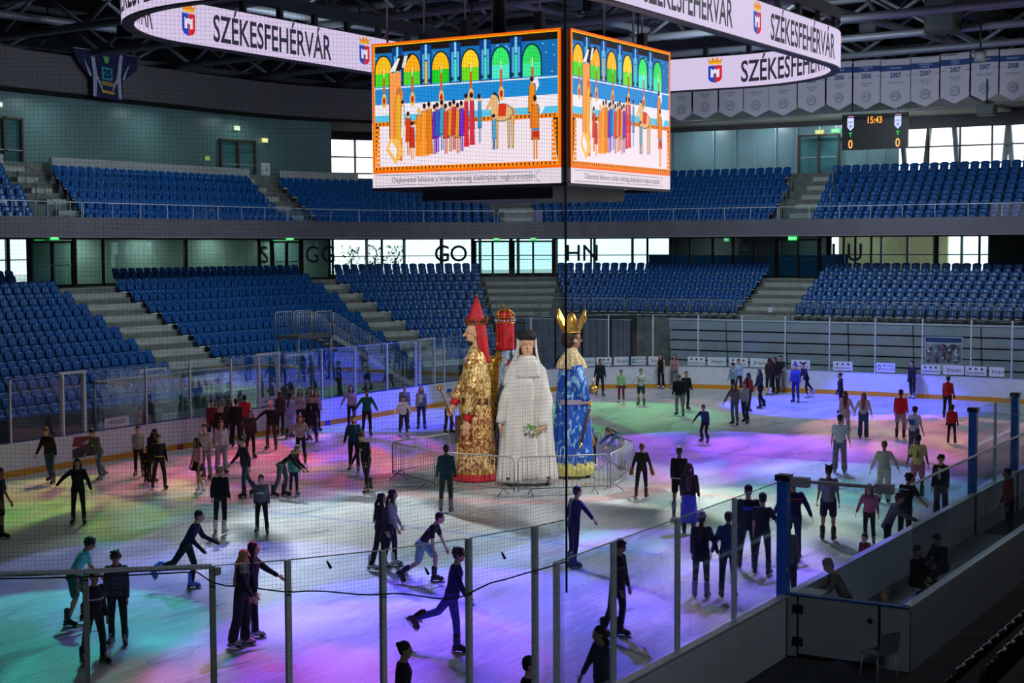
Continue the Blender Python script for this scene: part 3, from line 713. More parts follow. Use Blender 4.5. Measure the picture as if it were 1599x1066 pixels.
for i in range(1): 
    a, c = bp_(15.25, 11.15), bp_(18.3, 11.15); guard('guard_rail', [(a.x, a.y, 3.2), (c.x, c.y, 3.2)], .98, 'tube guard rail closing off the bottom of the end stairs', group='guard rails along the end stand')
for i in range(9):
    a, c = bp_(18.4+1.25*i, 11.15), bp_(18.4+1.25*(i+1), 11.15); guard('guard_rail', [(a.x, a.y, 3.2), (c.x, c.y, 3.2)], .98, 'tube guard rail panel beyond the end stairs, %s from them' % nth(i+1), group='guard rails along the end stand')
b = MB().mat(WHITEB); p = bp_(17.2, 11.1); b.box(p.x-.02, p.x, p.y-.12, p.y+.12, 3.6, 3.85); tag(b.build('notice'), 'small white notice on the rail at the bottom of the end stairs', 'notice')
# balcony front: glass guard with posts and inner tube rail
for j, (pa, pb, lb) in enumerate(((-20, 130, 'at its near end'), (130, 450, 'before the seats under the hanging jersey'), (450, 775, 'below the video cube, stretch over the bright doors'), (775, 1215, 'below the video cube, stretch over the end seats'), (1215, 1620, 'before the balcony seats under the clock scoreboard'))):
    e = empty('balcony_guard', (0, 0, 0), 0, 'glass balcony guard with thin steel rail '+lb, 'railing'); ua, ub = u_at(pa, 12.2), u_at(pb, 12.2)
    g = MB().mat(GLASS); bowl_strip(g, ua+.05, ub-.05, [(12.2, 8.0), (12.215, 8.0), (12.215, 8.95), (12.2, 8.95)]); g.build('pane', e)
    g = MB().mat(ALU); bowl_strip(g, ua+.05, ub-.05, [(12.19, 8.95), (12.23, 8.95), (12.23, 8.98), (12.19, 8.98)])
    n = 8
    for i in range(n+1):
        p = bp_(ua+.05+(ub-ua-.1)*i/n, 12.24); g.box(p.x-.015, p.x+.015, p.y-.015, p.y+.015, 7.9, 8.95)
    g.build('rail', e)
def handrail(px0, R0, z0, lab, w_=.5):
    u = u_at(px0, R0); p = bp_(u, R0); n = bn_(u); b = MB().mat(GALV)
    P = [p, p+Vector((0, 0, .85)), p+n*.06+Vector((0, 0, .95)), p+n*w_+Vector((0, 0, 1.2)), p+n*(w_+.06)+Vector((0, 0, 1.1)), p+n*(w_+.06)+Vector((0, 0, .3))]
    b.tube([q+Vector((0, 0, z0)) for q in P], .025, 6); tag(b.build('stair_handrail'), lab, 'handrail', 'bent tube handrails on the balcony stairs')
for a, (px, side) in enumerate(((64, 'first'), (408, 'second'), (1222, 'end'))):
    for k in range(3): handrail(px+(24-16*k if px < 900 else -8+8*k), 12.9+1.3*k, 8.0+.75*k, 'bent tube handrail on the %s balcony stairs, %s from the glass guard' % (side, nth(k+1)))
for k in range(2): handrail(1296+4*k, 14.0+1.6*k, 8.9+1.0*k, 'bent tube handrail before the double doors beside the clock board, %s up' % nth(k+1))
# ================================================================== gangway stairs and penalty boxes on the far side
st = empty('gangway_stair', (13.4, 19.2, 0), 0, 'steel gangway stair with barred railings descending in front of the far side seats', 'stairs')
b = MB().mat(mat('stair_grating', '6E7274', .5, .5)); b.box(-1.2, 1.3, -.6, .6, 3.05, 3.2)
ns = 14
for i in range(ns): x = 1.3+6.7*i/ns; b.box(x, x+.5, -.6, .6, 3.0-2.8*i/ns-.05, 3.0-2.8*i/ns)
b.build('treads', st)
b = MB().mat(GALV)
for y in (-.62, .62): b.beam((1.3, y, 3.05), (8, y, .15), .04, .22)
for x, y in ((-1.1, -.55), (-1.1, .55), (1.2, -.55), (1.2, .55)): b.box(x-.04, x+.04, y-.04, y+.04, 0, 3.05)
b.build('stringers', st)
def rails(parent, a, c, n, y):
    for i in range(n):
        p, q = Vector(a).lerp(Vector(c), i/n), Vector(a).lerp(Vector(c), (i+.96)/n); b = MB().mat(GALV); H = Vector((0, 0, 1.0))
        b.tube([p+H*.0, p+H*.93, p+(q-p)*.06+H, q-(q-p)*.06+H, q+H*.93, q], .025, 6)
        m = int((q-p).length/.13)
        for k in range(1, m): r = p.lerp(q, k/m); b.tube([r+H*.08, r+H], .009, 4)
        b.build('railing', parent)
rails(st, (-1.2, -.6, 3.2), (1.3, -.6, 3.2), 2, 0); rails(st, (1.3, -.6, 3.15), (8.1, -.6, .25), 5, 0); rails(st, (1.3, .6, 3.15), (8.1, .6, .25), 5, 0); rails(st, (-1.2, .6, 3.2), (1.3, .6, 3.2), 2, 0)
pb = empty('penalty_box', (2.5, 15.3, 0), 0, 'penalty box shelter with glass walls and flat pale roof edge behind the far boards', 'penalty box')
b = MB().mat(ALU)
for x in (-4.3, -2.1, 0, 2.2, 4.4):
    for y in (.9,): b.box(x-.03, x+.03, y-.03, y+.03, 0, 2.4)
b.box(-4.4, 4.5, .86, .95, 2.36, 2.44)
b.box(-4.4, -4.3, -.9, .95, 2.36, 2.44).box(4.4, 4.5, -.9, .95, 2.36, 2.44); b.build('frame', pb)
MB().mat(mat('smoked_roof', '3C4350', .3)).box(-4.3, 4.4, -.2, .86, 2.38, 2.42).build('roof', pb)
MB().mat(GLASS).box(-4.3, 4.4, .89, .9, 1.0, 2.36).build('back_glass', pb)
MB().mat(WHITEB).box(-4.3, 4.4, .85, .93, 0, 1.0).build('back_wall', pb)
MB().mat(STEELD).box(-4.0, -.6, .3, .65, .42, .47).box(.6, 4.1, .3, .65, .42, .47).build('bench', pb)
def gate(x0, x1, y, z0, z1, lab):
    e = empty('glass_door_frame', ((x0+x1)/2, y, z0), 0, lab, 'gate'); w_ = (x1-x0)/2; b = MB().mat(mat('pale_frame', 'CDD3D8', .4, .2)); h = z1-z0
    b.box(-w_-.07, -w_+.07, -.05, .05, 0, h).box(w_-.07, w_+.07, -.05, .05, 0, h).box(-w_-.12, w_+.12, -.04, .06, h-.05, h+.02).build('frame', e)
gate(-5.28, -4.35, 14.05, 1.1, 3.06, 'pale steel door frame in the far side glass before the penalty box')
gate(4.24, 5.39, 14.05, 1.1, 3.06, 'pale steel door frame in the far side glass beside the gangway stair')
gate(14.8, 15.9, 14.05, 1.1, 3.04, 'pale steel door frame in the far side glass, closest to the puppets')
for i, x in enumerate((-1.2, 6.5)):
    b = MB().mat(ALU).box(x-.6, x+.6, 14.05, 14.12, 2.86, 2.93).box(x-.65, x-.5, 14.0, 14.16, 2.8, 2.93).box(x+.45, x+.6, 14.0, 14.16, 2.8, 2.93)
    tag(b.build('glass_clamp'), 'steel clamp bar on top of the far side glass, %s' % ('above the penalty box' if i == 0 else 'past the middle door frame'), 'clamp')
for i, (x, t) in enumerate(((-3.0, 'PENALTY'), (4.8, 'HEWLA'))):
    cv = Canvas(lambda u, v, l, x=x: (x-.55+u*1.1, 13.96-l, 1.1+v*.34), None, .0008); cv.rect('C9CEDA', 0, 0, 1, 1); cv.text('2B3A6A', 'HOCKEY', .5, .5, .55, .31, 6)
    tag(cv.mb.build('advert_board'), 'small pale advert strip on the far side boards, %s' % ('by the penalty box' if i == 0 else 'by the middle door frame'), 'advert')

# end boards: row of small adverts at the foot of the glass
def rink_pt(px, z=1.25):   # point on the inner face of the far end glass seen at px
    lo, hi = None, None; best = None
    for i in range(400):
        a = 90-i*.45
        if a > 0: x, y = 21.5+8.47*math.cos(math.radians(a)), 5.5+8.47*math.sin(math.radians(a))
        else:
            y = 5.5+a*.14; x = 29.97
            if y < -5.5: k = (-5.5-y)/8.5*57.3; x, y = 21.5+8.47*math.cos(math.radians(k)), -5.5-8.47*math.sin(math.radians(k))
        q = proj((x, y, z))
        if best is None or abs(q[0]-px) < best[0]: best = (abs(q[0]-px), x, y)
    return Vector((best[1], best[2], z))
ads = [(906, 928, 'h'), (930, 955, 'd'), (958, 981, 'h'), (985, 1009, 'w'), (1013, 1036, 'h'), (1073, 1102, 'd'), (1105, 1135, 'h'), (1139, 1168, 'd'), (1172, 1203, 'h'), (1236, 1265, 'd'), (1301, 1331, 'd'), (1368, 1398, 'w'), (1437, 1468, 'd'), (1472, 1504, 'h'), (1508, 1540, 'd'), (1544, 1575, 'h')]
for i, (a, c, k) in enumerate(ads):
    A, B = rink_pt(a, 0), rink_pt(c, 0); N = Vector((B.y-A.y, A.x-B.x, 0)).normalized(); N = -N if N.dot(A-CAM) > 0 else N
    L = (B-A).length
    cv = Canvas(lambda u, v, l: tuple(A.lerp(B, u)+N*(l+.03)+Vector((0, 0, 1.14+v*.42))), None, .002)
    cv.rect('DCE0E8', 0, 0, 1, 1)
    if k == 'h': cv.text('2A2E38', 'Hydro', .6, .48, .5, .42/L, 4); cv.ell('2A2E38', .2, .5, .08, .22, 3); cv.ell('DCE0E8', .18, .5, .06, .16, 5)
    elif k == 'd':
        for u in (.22, .5, .78): cv.ell('2A2E38', u, .7, .05, .14, 3)
        cv.text('2A2E38', 'Székesfehérvár', .5, .28, .36, .42/L*.9, 4)
    else: cv.ell('2A2E38', .15, .5, .09, .3, 3); cv.ell('DCE0E8', .15, .5, .05, .17, 4); cv.text('2A2E38', 'HEWLA', .62, .7, .4, .42/L, 4); cv.text('2A2E38', 'HOCKEY', .62, .28, .4, .42/L, 4)
    txt = {'h': 'Hydro', 'd': 'three dots and small print', 'w': 'round emblem and two words'}[k]
    tag(cv.mb.build('advert_board'), 'white advert, %s, under the far end glass, %s from the puppets' % (txt, nth(i+1)), 'advert', 'adverts along the end boards')
# notice poster standing behind the end glass
cv = Canvas(lambda u, v, l: (31.2-l, -3.05-u*1.75, 1.15+v*1.62), None, .003)
cv.rect('B8BEC8', 0, 0, 1, 1); cv.rect('1E3C72', .03, .84, .97, .97); cv.rect('8C9098', .04, .26, .96, .78)
random.seed(3)
for i in range(46): cv.ell(random.choice(['3A3C44', 'E2E2E6', 'A04048', '5A5C66', 'C8C0BC']), random.uniform(.08, .92), random.uniform(.28, .76), .035, .04)
cv.rect('E8EAEE', .3, .03, .97, .22); cv.text('2A2E38', 'HEWLA', .68, .16, .08, .93, 60); cv.text('2A2E38', 'HOCKEY', .68, .08, .08, .93, 60)
tag(cv.mb.build('poster'), 'team photo poster with navy heading behind the far end glass', 'poster')

# ================================================================== video cube
def screen(cv):
    R = cv.rect
    R('FF6A00', 0, .10, 1, 1); R('FFC400', .012, .118, .988, .985); R('16100C', .016, .122, .984, .978)
    R('E8DAE6', .0, 0, 1, .1)
    R('1C8CD8', .016, .44, .984, .93); R('1470B8', .016, .70, .984, .93)
    random.seed(5)
    for i in range(60): cv.ell('5CC4F0', random.uniform(.02, .98), random.uniform(.72, .92), .006, .006, n=6)
    cols = 6
    for i in range(cols):
        c = .065+.158*i; w_ = .045
        arch = [(c-w_, .70), (c+w_, .70)]+[(c+w_*math.cos(a*PI/12)*(1 if a <= 12 else 1), .80+.11*math.sin(a*PI/12)**.8) for a in range(1, 12)]+[(c-w_, .80)]
        arch = [(c+w_, .70)]+[(c+w_*math.cos(a*PI/12), .80+.105*math.sin(a*PI/12)) for a in range(0, 13)]+[(c-w_, .70)]
        cv.poly('08203C', [(c+(u-c)*1.14, .69+(v-.69)*1.05) for u, v in arch])
        top, low = (('FFC21A', '40E020'), ('FFB010', '50D830'), ('FFC010', '20D020'), ('FFD820', '70E020'), ('38F070', '50F0D0'), ('30E060', '40F0A0'))[i]
        cv.poly(top, arch); cv.rect(low, c-w_, .70, c+w_, .79)
        cv.rect('FF6020' if i < 4 else '80F040', c-.008, .78, c-.003, .81)
    for i in range(cols-1):
        c = .144+.158*i
        R('0A3E8C', c-.03, .68, c+.03, .96); R('7CD8F0', c-.006, .86, c+.006, .965); R('50B0E0', c-.02, .70, c-.008, .9); R('F0C040' if i < 2 else '40E8C0', c-.006, .7, c+.006, .85); R('50B0E0', c+.008, .70, c+.02, .9)
        cv.ell('0A2C60', c-.02, .72, .01, .014); cv.ell('0A2C60', c+.02, .72, .01, .014)
    R('EAF4FA', .016, .683, .984, .692)
    R('F4ECF6', .016, .50, .984, .575); R('5AC8EC', .016, .455, .984, .50)
    cv.poly('F6E6F0', [(.016, .14), (.984, .14), (.96, .43), (.04, .43)])
    for v0, v1 in ((.425, .455), (.118, .145)):
        R('FF8A10', .016, v0, .984, v1)
        for i in range(46): R('301808', .02+.021*i, v0+.005, .026+.021*i, v1-.004)
    for s in (0, 1):
        for i in range(9):
            v0 = .15+.03*i; u0 = (.02 if s == 0 else .955)
            cv.poly('FF8A10', [(u0, v0), (u0+.025, v0), (u0+.025, v0+.022), (u0, v0+.022)])
    for i in range(cols):     # hanging lamps
        c = .07+.158*i; R('C86414', c-.006, .60, c+.006, .76); cv.ell('F0C060', c, .60, .014, .05); cv.ell('D02018', c, .60, .008, .025); R('F0E8D0', c-.002, .76, c+.002, .82)
    # stone throne tower at the left
    cv.poly('1A1410', [(.10, .80), (.15, .90), (.23, .91), (.16, .80)]); cv.poly('F4F0F8', [(.10, .795), (.145, .885), (.16, .885), (.135, .80)]); cv.poly('E8E4EC', [(.17, .82), (.185, .90), (.205, .90), (.185, .82)])
    cv.poly('FFA050', [(.10, .30), (.165, .30), (.165, .79), (.10, .79)]); cv.poly('3A2010', [(.098, .3), (.102, .3), (.102, .79), (.098, .79)]); cv.poly('E87820', [(.12, .2), (.17, .18), (.175, .66), (.15, .7), (.13, .6)])
    cv.poly('F0B030', [(.13, .26), (.165, .26), (.165, .62), (.15, .66), (.135, .6)]); cv.ell('C87848', .15, .66, .012, .022)
    cv.poly('FFC060', [(.08, .26), (.13, .16), (.18, .24), (.15, .33), (.1, .34)]); cv.poly('F8F0F8', [(.095, .27), (.13, .2), (.14, .26), (.11, .32)])
    def figure(c, v0, h, robe, legs=None, w_=.018, hair='2A1A10'):
        cv.poly('140C0A', [(c-w_-.002, v0+h*.30), (c+w_+.002, v0+h*.30), (c+w_*.7+.002, v0+h*.85), (c-w_*.7-.002, v0+h*.85)])
        if legs: cv.rect(legs, c-w_*.55, v0, c-w_*.12, v0+h*.4); cv.rect(legs, c+w_*.12, v0, c+w_*.55, v0+h*.4)
        else: cv.poly(robe, [(c-w_*1.15, v0), (c+w_*1.15, v0), (c+w_*.8, v0+h*.5), (c-w_*.8, v0+h*.5)])
        cv.poly(robe, [(c-w_, v0+h*.32), (c+w_, v0+h*.32), (c+w_*.7, v0+h*.84), (c-w_*.7, v0+h*.84)])
        cv.ell('F0B088', c, v0+h*.91, .009, h*.075); cv.ell(hair, c-.002, v0+h*.945, .009, h*.05)
    figure(.205, .22, .30, 'E04018', 'E87820', .016); figure(.225, .19, .26, 'D03020', 'F0A050', .014); figure(.175, .34, .26, 'F4E0E0', None, .01)
    figure(.265, .21, .33, 'FF9020', None, .02, 'F0C040'); figure(.295, .21, .36, 'FFA030', None, .022); figure(.32, .22, .36, 'E88018', None, .018)
    for i, (cx, rb, lg) in enumerate(((.35, '7A28C0', '6820B0'), (.365, '3060C0', '8028C8'), (.39, '40A0D0', '3080C0'), (.41, 'E04828', 'D04028'), (.435, 'F09030', 'C87028'), (.455, 'D83838', 'C03030'), (.475, 'F0A028', 'E07820'), (.495, '7030C8', '6020B0'))): figure(cx, .22+.012*(i % 3), .34, rb, lg, .014)
    figure(.52, .26, .36, 'E02838', None, .012); figure(.55, .27, .35, 'D83048', None, .013); figure(.59, .28, .33, '3898D0', '2878C0', .009)
    # horse
    hc = 'E8B878'
    for u in (.655, .675, .735, .755): cv.poly('2A1A10', [(u-.001, .24), (u+.011, .24), (u+.013, .45), (u-.003, .45)]); cv.poly(hc, [(u, .245), (u+.008, .245), (u+.011, .45), (u-.001, .45)])
    cv.ell('2A1A10', .705, .475, .058, .06); cv.ell(hc, .705, .475, .055, .055); cv.poly(hc, [(.65, .46), (.69, .5), (.68, .585), (.655, .6), (.635, .54), (.62, .51), (.63, .49), (.65, .53)]); cv.poly('2A1A10', [(.655, .6), (.68, .59), (.695, .52), (.69, .585), (.67, .615)])
    cv.poly('E03818', [(.685, .45), (.725, .45), (.73, .53), (.69, .53)]); cv.poly('E89040', [(.755, .52), (.775, .48), (.77, .40), (.762, .41), (.763, .48)])
    figure(.665, .23, .24, '50A8D8', '3888C8', .01)
    # knight
    figure(.86, .36, .34, 'F0901C', 'E87820', .02); figure(.875, .16, .42, 'F08020', 'F09048', .02); cv.rect('D03020', .86, .30, .895, .34); cv.rect('4080C0', .86, .345, .895, .36); cv.poly('F4F4FA', [(.862, .66), (.885, .70), (.895, .64), (.88, .60), (.878, .65)]); cv.poly('F4F4FA', [(.9, .44), (.925, .5), (.915, .54), (.9, .5)])
    cv.text('30242C', 'Olajkenettel felkenve a királyi méltóság diadémjával megkoronázzák.', .49, .05, .052, cv.asp, cv.k+8, 0, .80)
    cv.k += 10
    for u0, v0, u1, v1 in ((.02, .085, .86, .078), (.02, .012, .86, .02)): cv.poly('503050', [(u0, v0), (u1, v1), (u1, v1+.003), (u0, v0+.003)])
    cv.poly('503050', [(.86, .078), (.90, .085), (.87, .05), (.90, .012), (.86, .02), (.895, .016), (.866, .05), (.895, .081)])
S = 6.448/2; Z0, Z1 = 8.72, 12.89
cube = empty('video_cube', (0, 0, 8.7), 0, 'four-sided hanging video cube showing a colourful medieval court drawing', 'video screen')
b = MB().mat(mat('cube_casing', '1B1D22', .5)); b.box(-S+.02, S-.02, -S+.02, S-.02, .08, Z1-8.7-.05); b.mat(STEELD)
b.box(-S-.02, S+.02, -S-.02, -S+.1, -.06, .04).box(-S-.02, -S+.1, -S, S, -.06, .04).box(S-.1, S+.02, -S, S, -.06, .04).box(-S, S, S-.1, S+.02, -.06, .04); b.mat(BLACK).box(-2.2, 2.2, -2.2, 2.2, -.35, .08)
b.build('casing', cube)
W_ = 2*S-.18
for nm, fn in (('left_face', lambda u, v, l: (-S-.03-l, S-.02-u*W_, .02+v*4.15)), ('front_face', lambda u, v, l: (-S+.16+u*W_, -S-.03-l, .02+v*4.15)),
               ('right_face', lambda u, v, l: (S+.03+l, -S+.02+u*W_, .02+v*4.15)), ('rear_face', lambda u, v, l: (S-.16-u*W_, S+.03+l, .02+v*4.15))):
    cv = Canvas(fn, 1.0, .0001); cv.asp = 4.15/W_
    if nm in ('left_face', 'front_face'): screen(cv)
    else: cv.rect('F6E6F0', 0, 0, 1, .45); cv.rect('2090D8', 0, .45, 1, 1)
    o = cv.mb.build('screen', cube)
for x, y in ((-2.9, 2.9), (-2.9, -2.2), (-1, 2.9), (2.6, -2.6), (2.9, 2.6), (1.4, -2.9), (-2.6, .4), (2.8, -1.2)): MB().mat(GALV).tube([(x, y, 4.1), (x, y, 8.5)], .03, 6).build('suspension_rod', cube)
for x, y in ((-2.9, -2.2), (2.6, -2.6), (-1, 2.9), (-2.6, .4)): MB().mat(BLACK).box(x-.12, x+.12, y-.12, y+.12, 4.2, 4.7).build('hoist', cube)
MB().mat(BLACK).tube([(.2, 1.0, 4.1), (.2, 1.0, 9)], .22, 10).build('cable_duct', cube)

# LED ring
RA, RB, RR = 12.4, 6.6, 5.2
def ringpath():
    P = []
    for cx, cy, a0 in ((RA-RR, RB-RR, 0), (-RA+RR, RB-RR, 90), (-RA+RR, -RB+RR, 180), (RA-RR, -RB+RR, 270)):
        for i in range(19): a = math.radians(a0+5*i); P.append(Vector((cx+RR*math.cos(a), cy+RR*math.sin(a), 0)))
    P.append(P[0].copy()); return P
RP = ringpath(); RL = [0]
for i in range(1, len(RP)): RL.append(RL[-1]+(RP[i]-RP[i-1]).length)
TOT = RL[-1]
def rp(s, off=0):
    s %= TOT
    for i in range(1, len(RL)):
        if s <= RL[i]:
            t = (s-RL[i-1])/(RL[i]-RL[i-1]+1e-9); p = RP[i-1].lerp(RP[i], t); d = (RP[i]-RP[i-1]).normalized(); return p+Vector((d.y, -d.x, 0))*off
    return RP[0]
ring = empty('led_ring', (0, 0, 12.7), 0, 'white oval LED ring with the city name hanging round the video cube', 'led display')
b = MB().mat(mat('ring_casing', '23252B', .5))
b.loft([[rp(TOT*i/160, .0)+Vector((0, 0, -.04)), rp(TOT*i/160, .3)+Vector((0, 0, -.04)), rp(TOT*i/160, .3)+Vector((0, 0, 1.18)), rp(TOT*i/160, 0)+Vector((0, 0, 1.18))] for i in range(161)], False, True, False)
b.mat(STEELD).loft([[rp(TOT*i/160, .0)+Vector((0, 0, 1.5)), rp(TOT*i/160, .3)+Vector((0, 0, 1.5)), rp(TOT*i/160, .3)+Vector((0, 0, 1.85)), rp(TOT*i/160, 0)+Vector((0, 0, 1.85))] for i in range(161)], False, True, False)
for i in range(40): p = rp(TOT*i/40, .15); b.box(p.x-.08, p.x+.08, p.y-.08, p.y+.08, 1.15, 1.9)
for i in range(10): p = rp(TOT*i/10+1, .15); b.tube([p+Vector((0, 0, 1.8)), p+Vector((0, 0, 3.6))], .03, 6)
b.build('casing', ring)
LEDC = 'D9C9EA'
def crest(cv, s, sgn, z0=.2):
    f = lambda pts: [(s+sgn*x, z0+y) for x, y in pts]
    cv.poly('1C44B8', f([(-.27, .62), (0, .62), (0, 0), (-.2, .06), (-.27, .16)])); cv.poly('D8202C', f([(0, .62), (.27, .62), (.27, .16), (.2, .06), (0, 0)]))
    cv.poly('E8E4F2', f([(-.17, .2), (-.06, .2), (-.06, .34), (.06, .34), (.06, .2), (.17, .2), (.17, .52), (.08, .46), (0, .5), (-.08, .46), (-.17, .52)]))
    cv.poly('E89018', f([(-.22, .66), (.22, .66), (.3, .9), (.16, .78), (.1, .94), (.0, .8), (-.1, .94), (-.16, .78), (-.3, .9)])); cv.poly('F4C030', f([(-.2, .67), (.2, .67), (.2, .72), (-.2, .72)]))
for side, off, sgn in (('outer', .305, 1), ('inner', -.005, -1)):
    cv = Canvas(lambda u, v, l, off=off, sgn=sgn: tuple(rp(u, off+sgn*l)+Vector((0, 0, v))), .95, .003)
    cv.rect(LEDC, 0, .0, TOT, 1.14, 1, 200)
    def s_of(x, y): return min((( rp(TOT*i/2000)-Vector((x, y, 0))).length, TOT*i/2000) for i in range(2000))[1]
    if side == 'outer': cs = [s_of(1.1, -6.6)+8.2*k for k in (-4, -3, -2, -1, 0, 1, 2, 3)]
    else: a_ = s_of(-7.25, 6.6); cs = [a_+16.4, a_+8.2, a_, a_-8.2, a_-16.4, s_of(12.4, -.72), s_of(12.4, -.72)-8.2, s_of(12.4, -.72)-16.4]
    for s in cs[:8]:
        cv.k = 2; crest(cv, s, sgn); cv.k = 12
        vs, fs = text_mesh('SZÉKESFEHÉRVÁR', 1.06, .016, .65); cv.m('2C2A38')
        cv.mb.add([cv.fn(s+sgn*(3.72+x), .50+y, .01) for x, y in vs], fs)
    cv.mb.build('display_'+side, ring)

# ================================================================== championship banners
seams = [1045, 1081, 1122, 1161, 1201, 1245, 1289.5, 1331.7, 1375, 1422, 1467.5, 1515, 1560, 1604]
tt = ['MAGYAR BAJNOK']*6+['MAGYAR BAJNOK', 'KONTINENTAL|KUPA', 'MAGYAR BAJNOK', 'MAGYAR KUPA|GYŐZTES', 'INTERLIGA|GYŐZTES', 'INTERLIGA FINÁL', 'MAGYAR BAJNOK']
yr = ['1981', '1999', '2001', '2003', '2004', '2005', '2006', '2006', '2007', '2007', '2007', '2007', '2008']
tm_ = ['ALBA VOLÁN|FEVITA']*8+['ALBA VOLÁN SC', 'ALBA VOLÁN|FEVITA', 'ALBA VOLÁN|FEVITA', 'ALBA VOLÁN SC', 'ALBA VOLÁN SC']
for i in range(13):
    ya, yb = at_x(seams[i], 120, 36).y-.03, at_x(seams[i+1], 120, 36).y+.03; w_ = ya-yb; ph = i*1.3
    e = empty('championship_banner', (36, (ya+yb)/2, 13.6), 0, 'hanging white pennant banner marked %s, %s from the video cube' % (yr[i], nth(i+1)), 'banner', 'championship banners hanging at the far end')
    dz = .05*math.sin(ph)+.016*i
    def fn(u, v, l, w_=w_, ph=ph, dz=dz): return (.05*math.sin(u*4+ph)-l, w_/2-u*w_, v*2.2+dz)
    cv = Canvas(fn, None, .002); z = lambda p: p
    H = 1.0
    def strip(col, v0, v1, k):
        cv.k = k
        for q in range(6): cv.poly(col, [(q/6, v0), ((q+1)/6, v0), ((q+1)/6, v1), (q/6, v1)], k)
    strip('C9C4CC', .17, .86, 1); strip('1D3F7C', .86, .99, 1); cv.k = 1; cv.poly('C9C4CC', [(0, .171), (.5, .02), (1, .171)], 1)
    strip('BDBAC0', .99, 1.13, 1)
    ln = tt[i].split('|'); a_ = 2.2/w_
    for j, t in enumerate(ln): cv.text('C9D2E4', t, .5, .925+(.03 if len(ln) > 1 else 0)-.055*j, .055, a_*(.62 if len(t) > 11 else .75), 4)
    cv.text('26407A', yr[i], .5, .76, .15, a_*.8, 4, .004)
    cv.rect('26407A', 0, .745, .16, .755, 3); cv.rect('26407A', .84, .745, 1, .755, 3)
    for j, t in enumerate(tm_[i].split('|')): cv.text('3A4C78', t, .5, .60-.06*j, .06, a_*.75, 4)
    for r0, c_ in ((.115, '46557C'), (.105, 'C9C4CC'), (.088, '46557C'), (.08, 'C9C4CC')): cv.k += 3; cv.ell(c_, .5, .30, r0*a_*1.0, r0, None, 20)
    cv.text('46557C', 'AV', .5, .30, .12, a_*.8, cv.k+6)
    cv.mb.build('cloth', e)
pr = MB().mat(GALV).tube([(36, 12.6, 13.55), (36, 4, 13.6), (36, -8, 13.75)], .05, 8); tag(pr.build('banner_pipe'), 'long thin pipe hanging below the championship banners', 'pipe')
pr = MB().mat(GALV).tube([(36.05, 12.6, 16.02), (36.05, 4, 16.1), (36.05, -8, 16.25)], .04, 8); tag(pr.build('banner_rail'), 'top rail carrying the championship banners', 'rail')

# clock board
sb = empty('clock_scoreboard', (38, 1.63, 11.9), 0, 'black scoreboard showing 15:43 hanging above the end balcony doors', 'scoreboard')
MB().mat(mat('scoreboard_black', '0B0B0D', .4)).box(0, .2, -1.72, 1.72, 0, 1.82).build('housing', sb)
cv = Canvas(lambda u, v, l: (-.01-l, 1.72-u*3.44, v*1.82), 1.6, .002); a_ = 1.82/3.44
cv.text('FF9A30', '15:43', .5, .81, .26, a_*.8, 1, .004)
for u in (.135, .855):
    cv.text('FFA850', '0', u, .15, .34, a_*.8, 1, .004); cv.text('18C050', 'T', u, .42, .16, a_, 1, .004)
    cv.k = 1; cv.poly('A8B4F0', [(u-.05, .90), (u+.05, .90), (u+.05, .64), (u, .54), (u-.05, .64)]); cv.poly('202A50', [(u-.035, .79), (u+.035, .79), (u+.035, .77), (u-.035, .77)]); cv.ell('6A78B8', u, .67, .022, .045); cv.rect('D070A0', u-.04, .93, u+.05, .95)
cv.mb.build('display', sb)
b = MB().mat(BLACK); b.tube([(.1, -1.2, 1.8), (.1, -1.2, 4)], .03, 6).tube([(.1, 1.2, 1.8), (.1, 1.2, 4)], .03, 6); b.build('hangers', sb)

# hanging team jersey at upper left
jy = empty('giant_jersey', (13.3, 30.8, 14.0), 0, 'oversized navy, white and gold team jersey hanging from the roof edge', 'jersey')
jf = lambda u, v, l: ((u-.5)*4.1, -l, v*2.25)
cv = Canvas(jf, None, .006); P = lambda c, *p: cv.poly(c, list(p))
P('17164A', (.0, .98), (.25, 1.0), (.30, .62), (.27, .42), (.14, .62), (.03, .85)); P('17164A', (1.0, .98), (.75, 1.0), (.70, .62), (.75, .42), (.87, .55), (1.0, .72))
P('17164A', (.25, 1.0), (.44, 1.0), (.5, .94), (.56, 1.0), (.75, 1.0), (.75, 0), (.29, .04))
for s in (1, -1):
    q = lambda u: .51+s*(u-.51)
    P('A9AEC8', (q(.26), .96), (q(.31), .98), (q(.36), .5), (q(.34), .05), (q(.29), .05), (q(.30), .5)); P('A9AEC8', (q(.155), .8), (q(.185), .75), (q(.28), .46), (q(.24), .46)); P('A9AEC8', (q(.34), .45), (q(.36), .5), (q(.44), .22), (q(.42), .2))
P('20284E', (.40, .72), (.60, .72), (.62, .5), (.58, .32), (.42, .32), (.38, .5)); P('2E9AB0', (.42, .68), (.58, .66), (.58, .4), (.42, .42)); P('6FB070', (.44, .9), (.54, .9), (.52, .76), (.47, .76)); P('A98E4A', (.40, .38), (.62, .36), (.6, .28), (.42, .30)); P('D9A628', (.40, .2), (.62, .17), (.6, .12), (.42, .14))
cv.text('17164A', '25', .5, .53, .24, .5, cv.k+4, .01)
cv.mb.build('cloth', jy); MB().mat(GALV).tube([(-2.0, .03, 2.25), (2.05, .03, 2.25)], .03, 6).build('hanging_bar', jy)

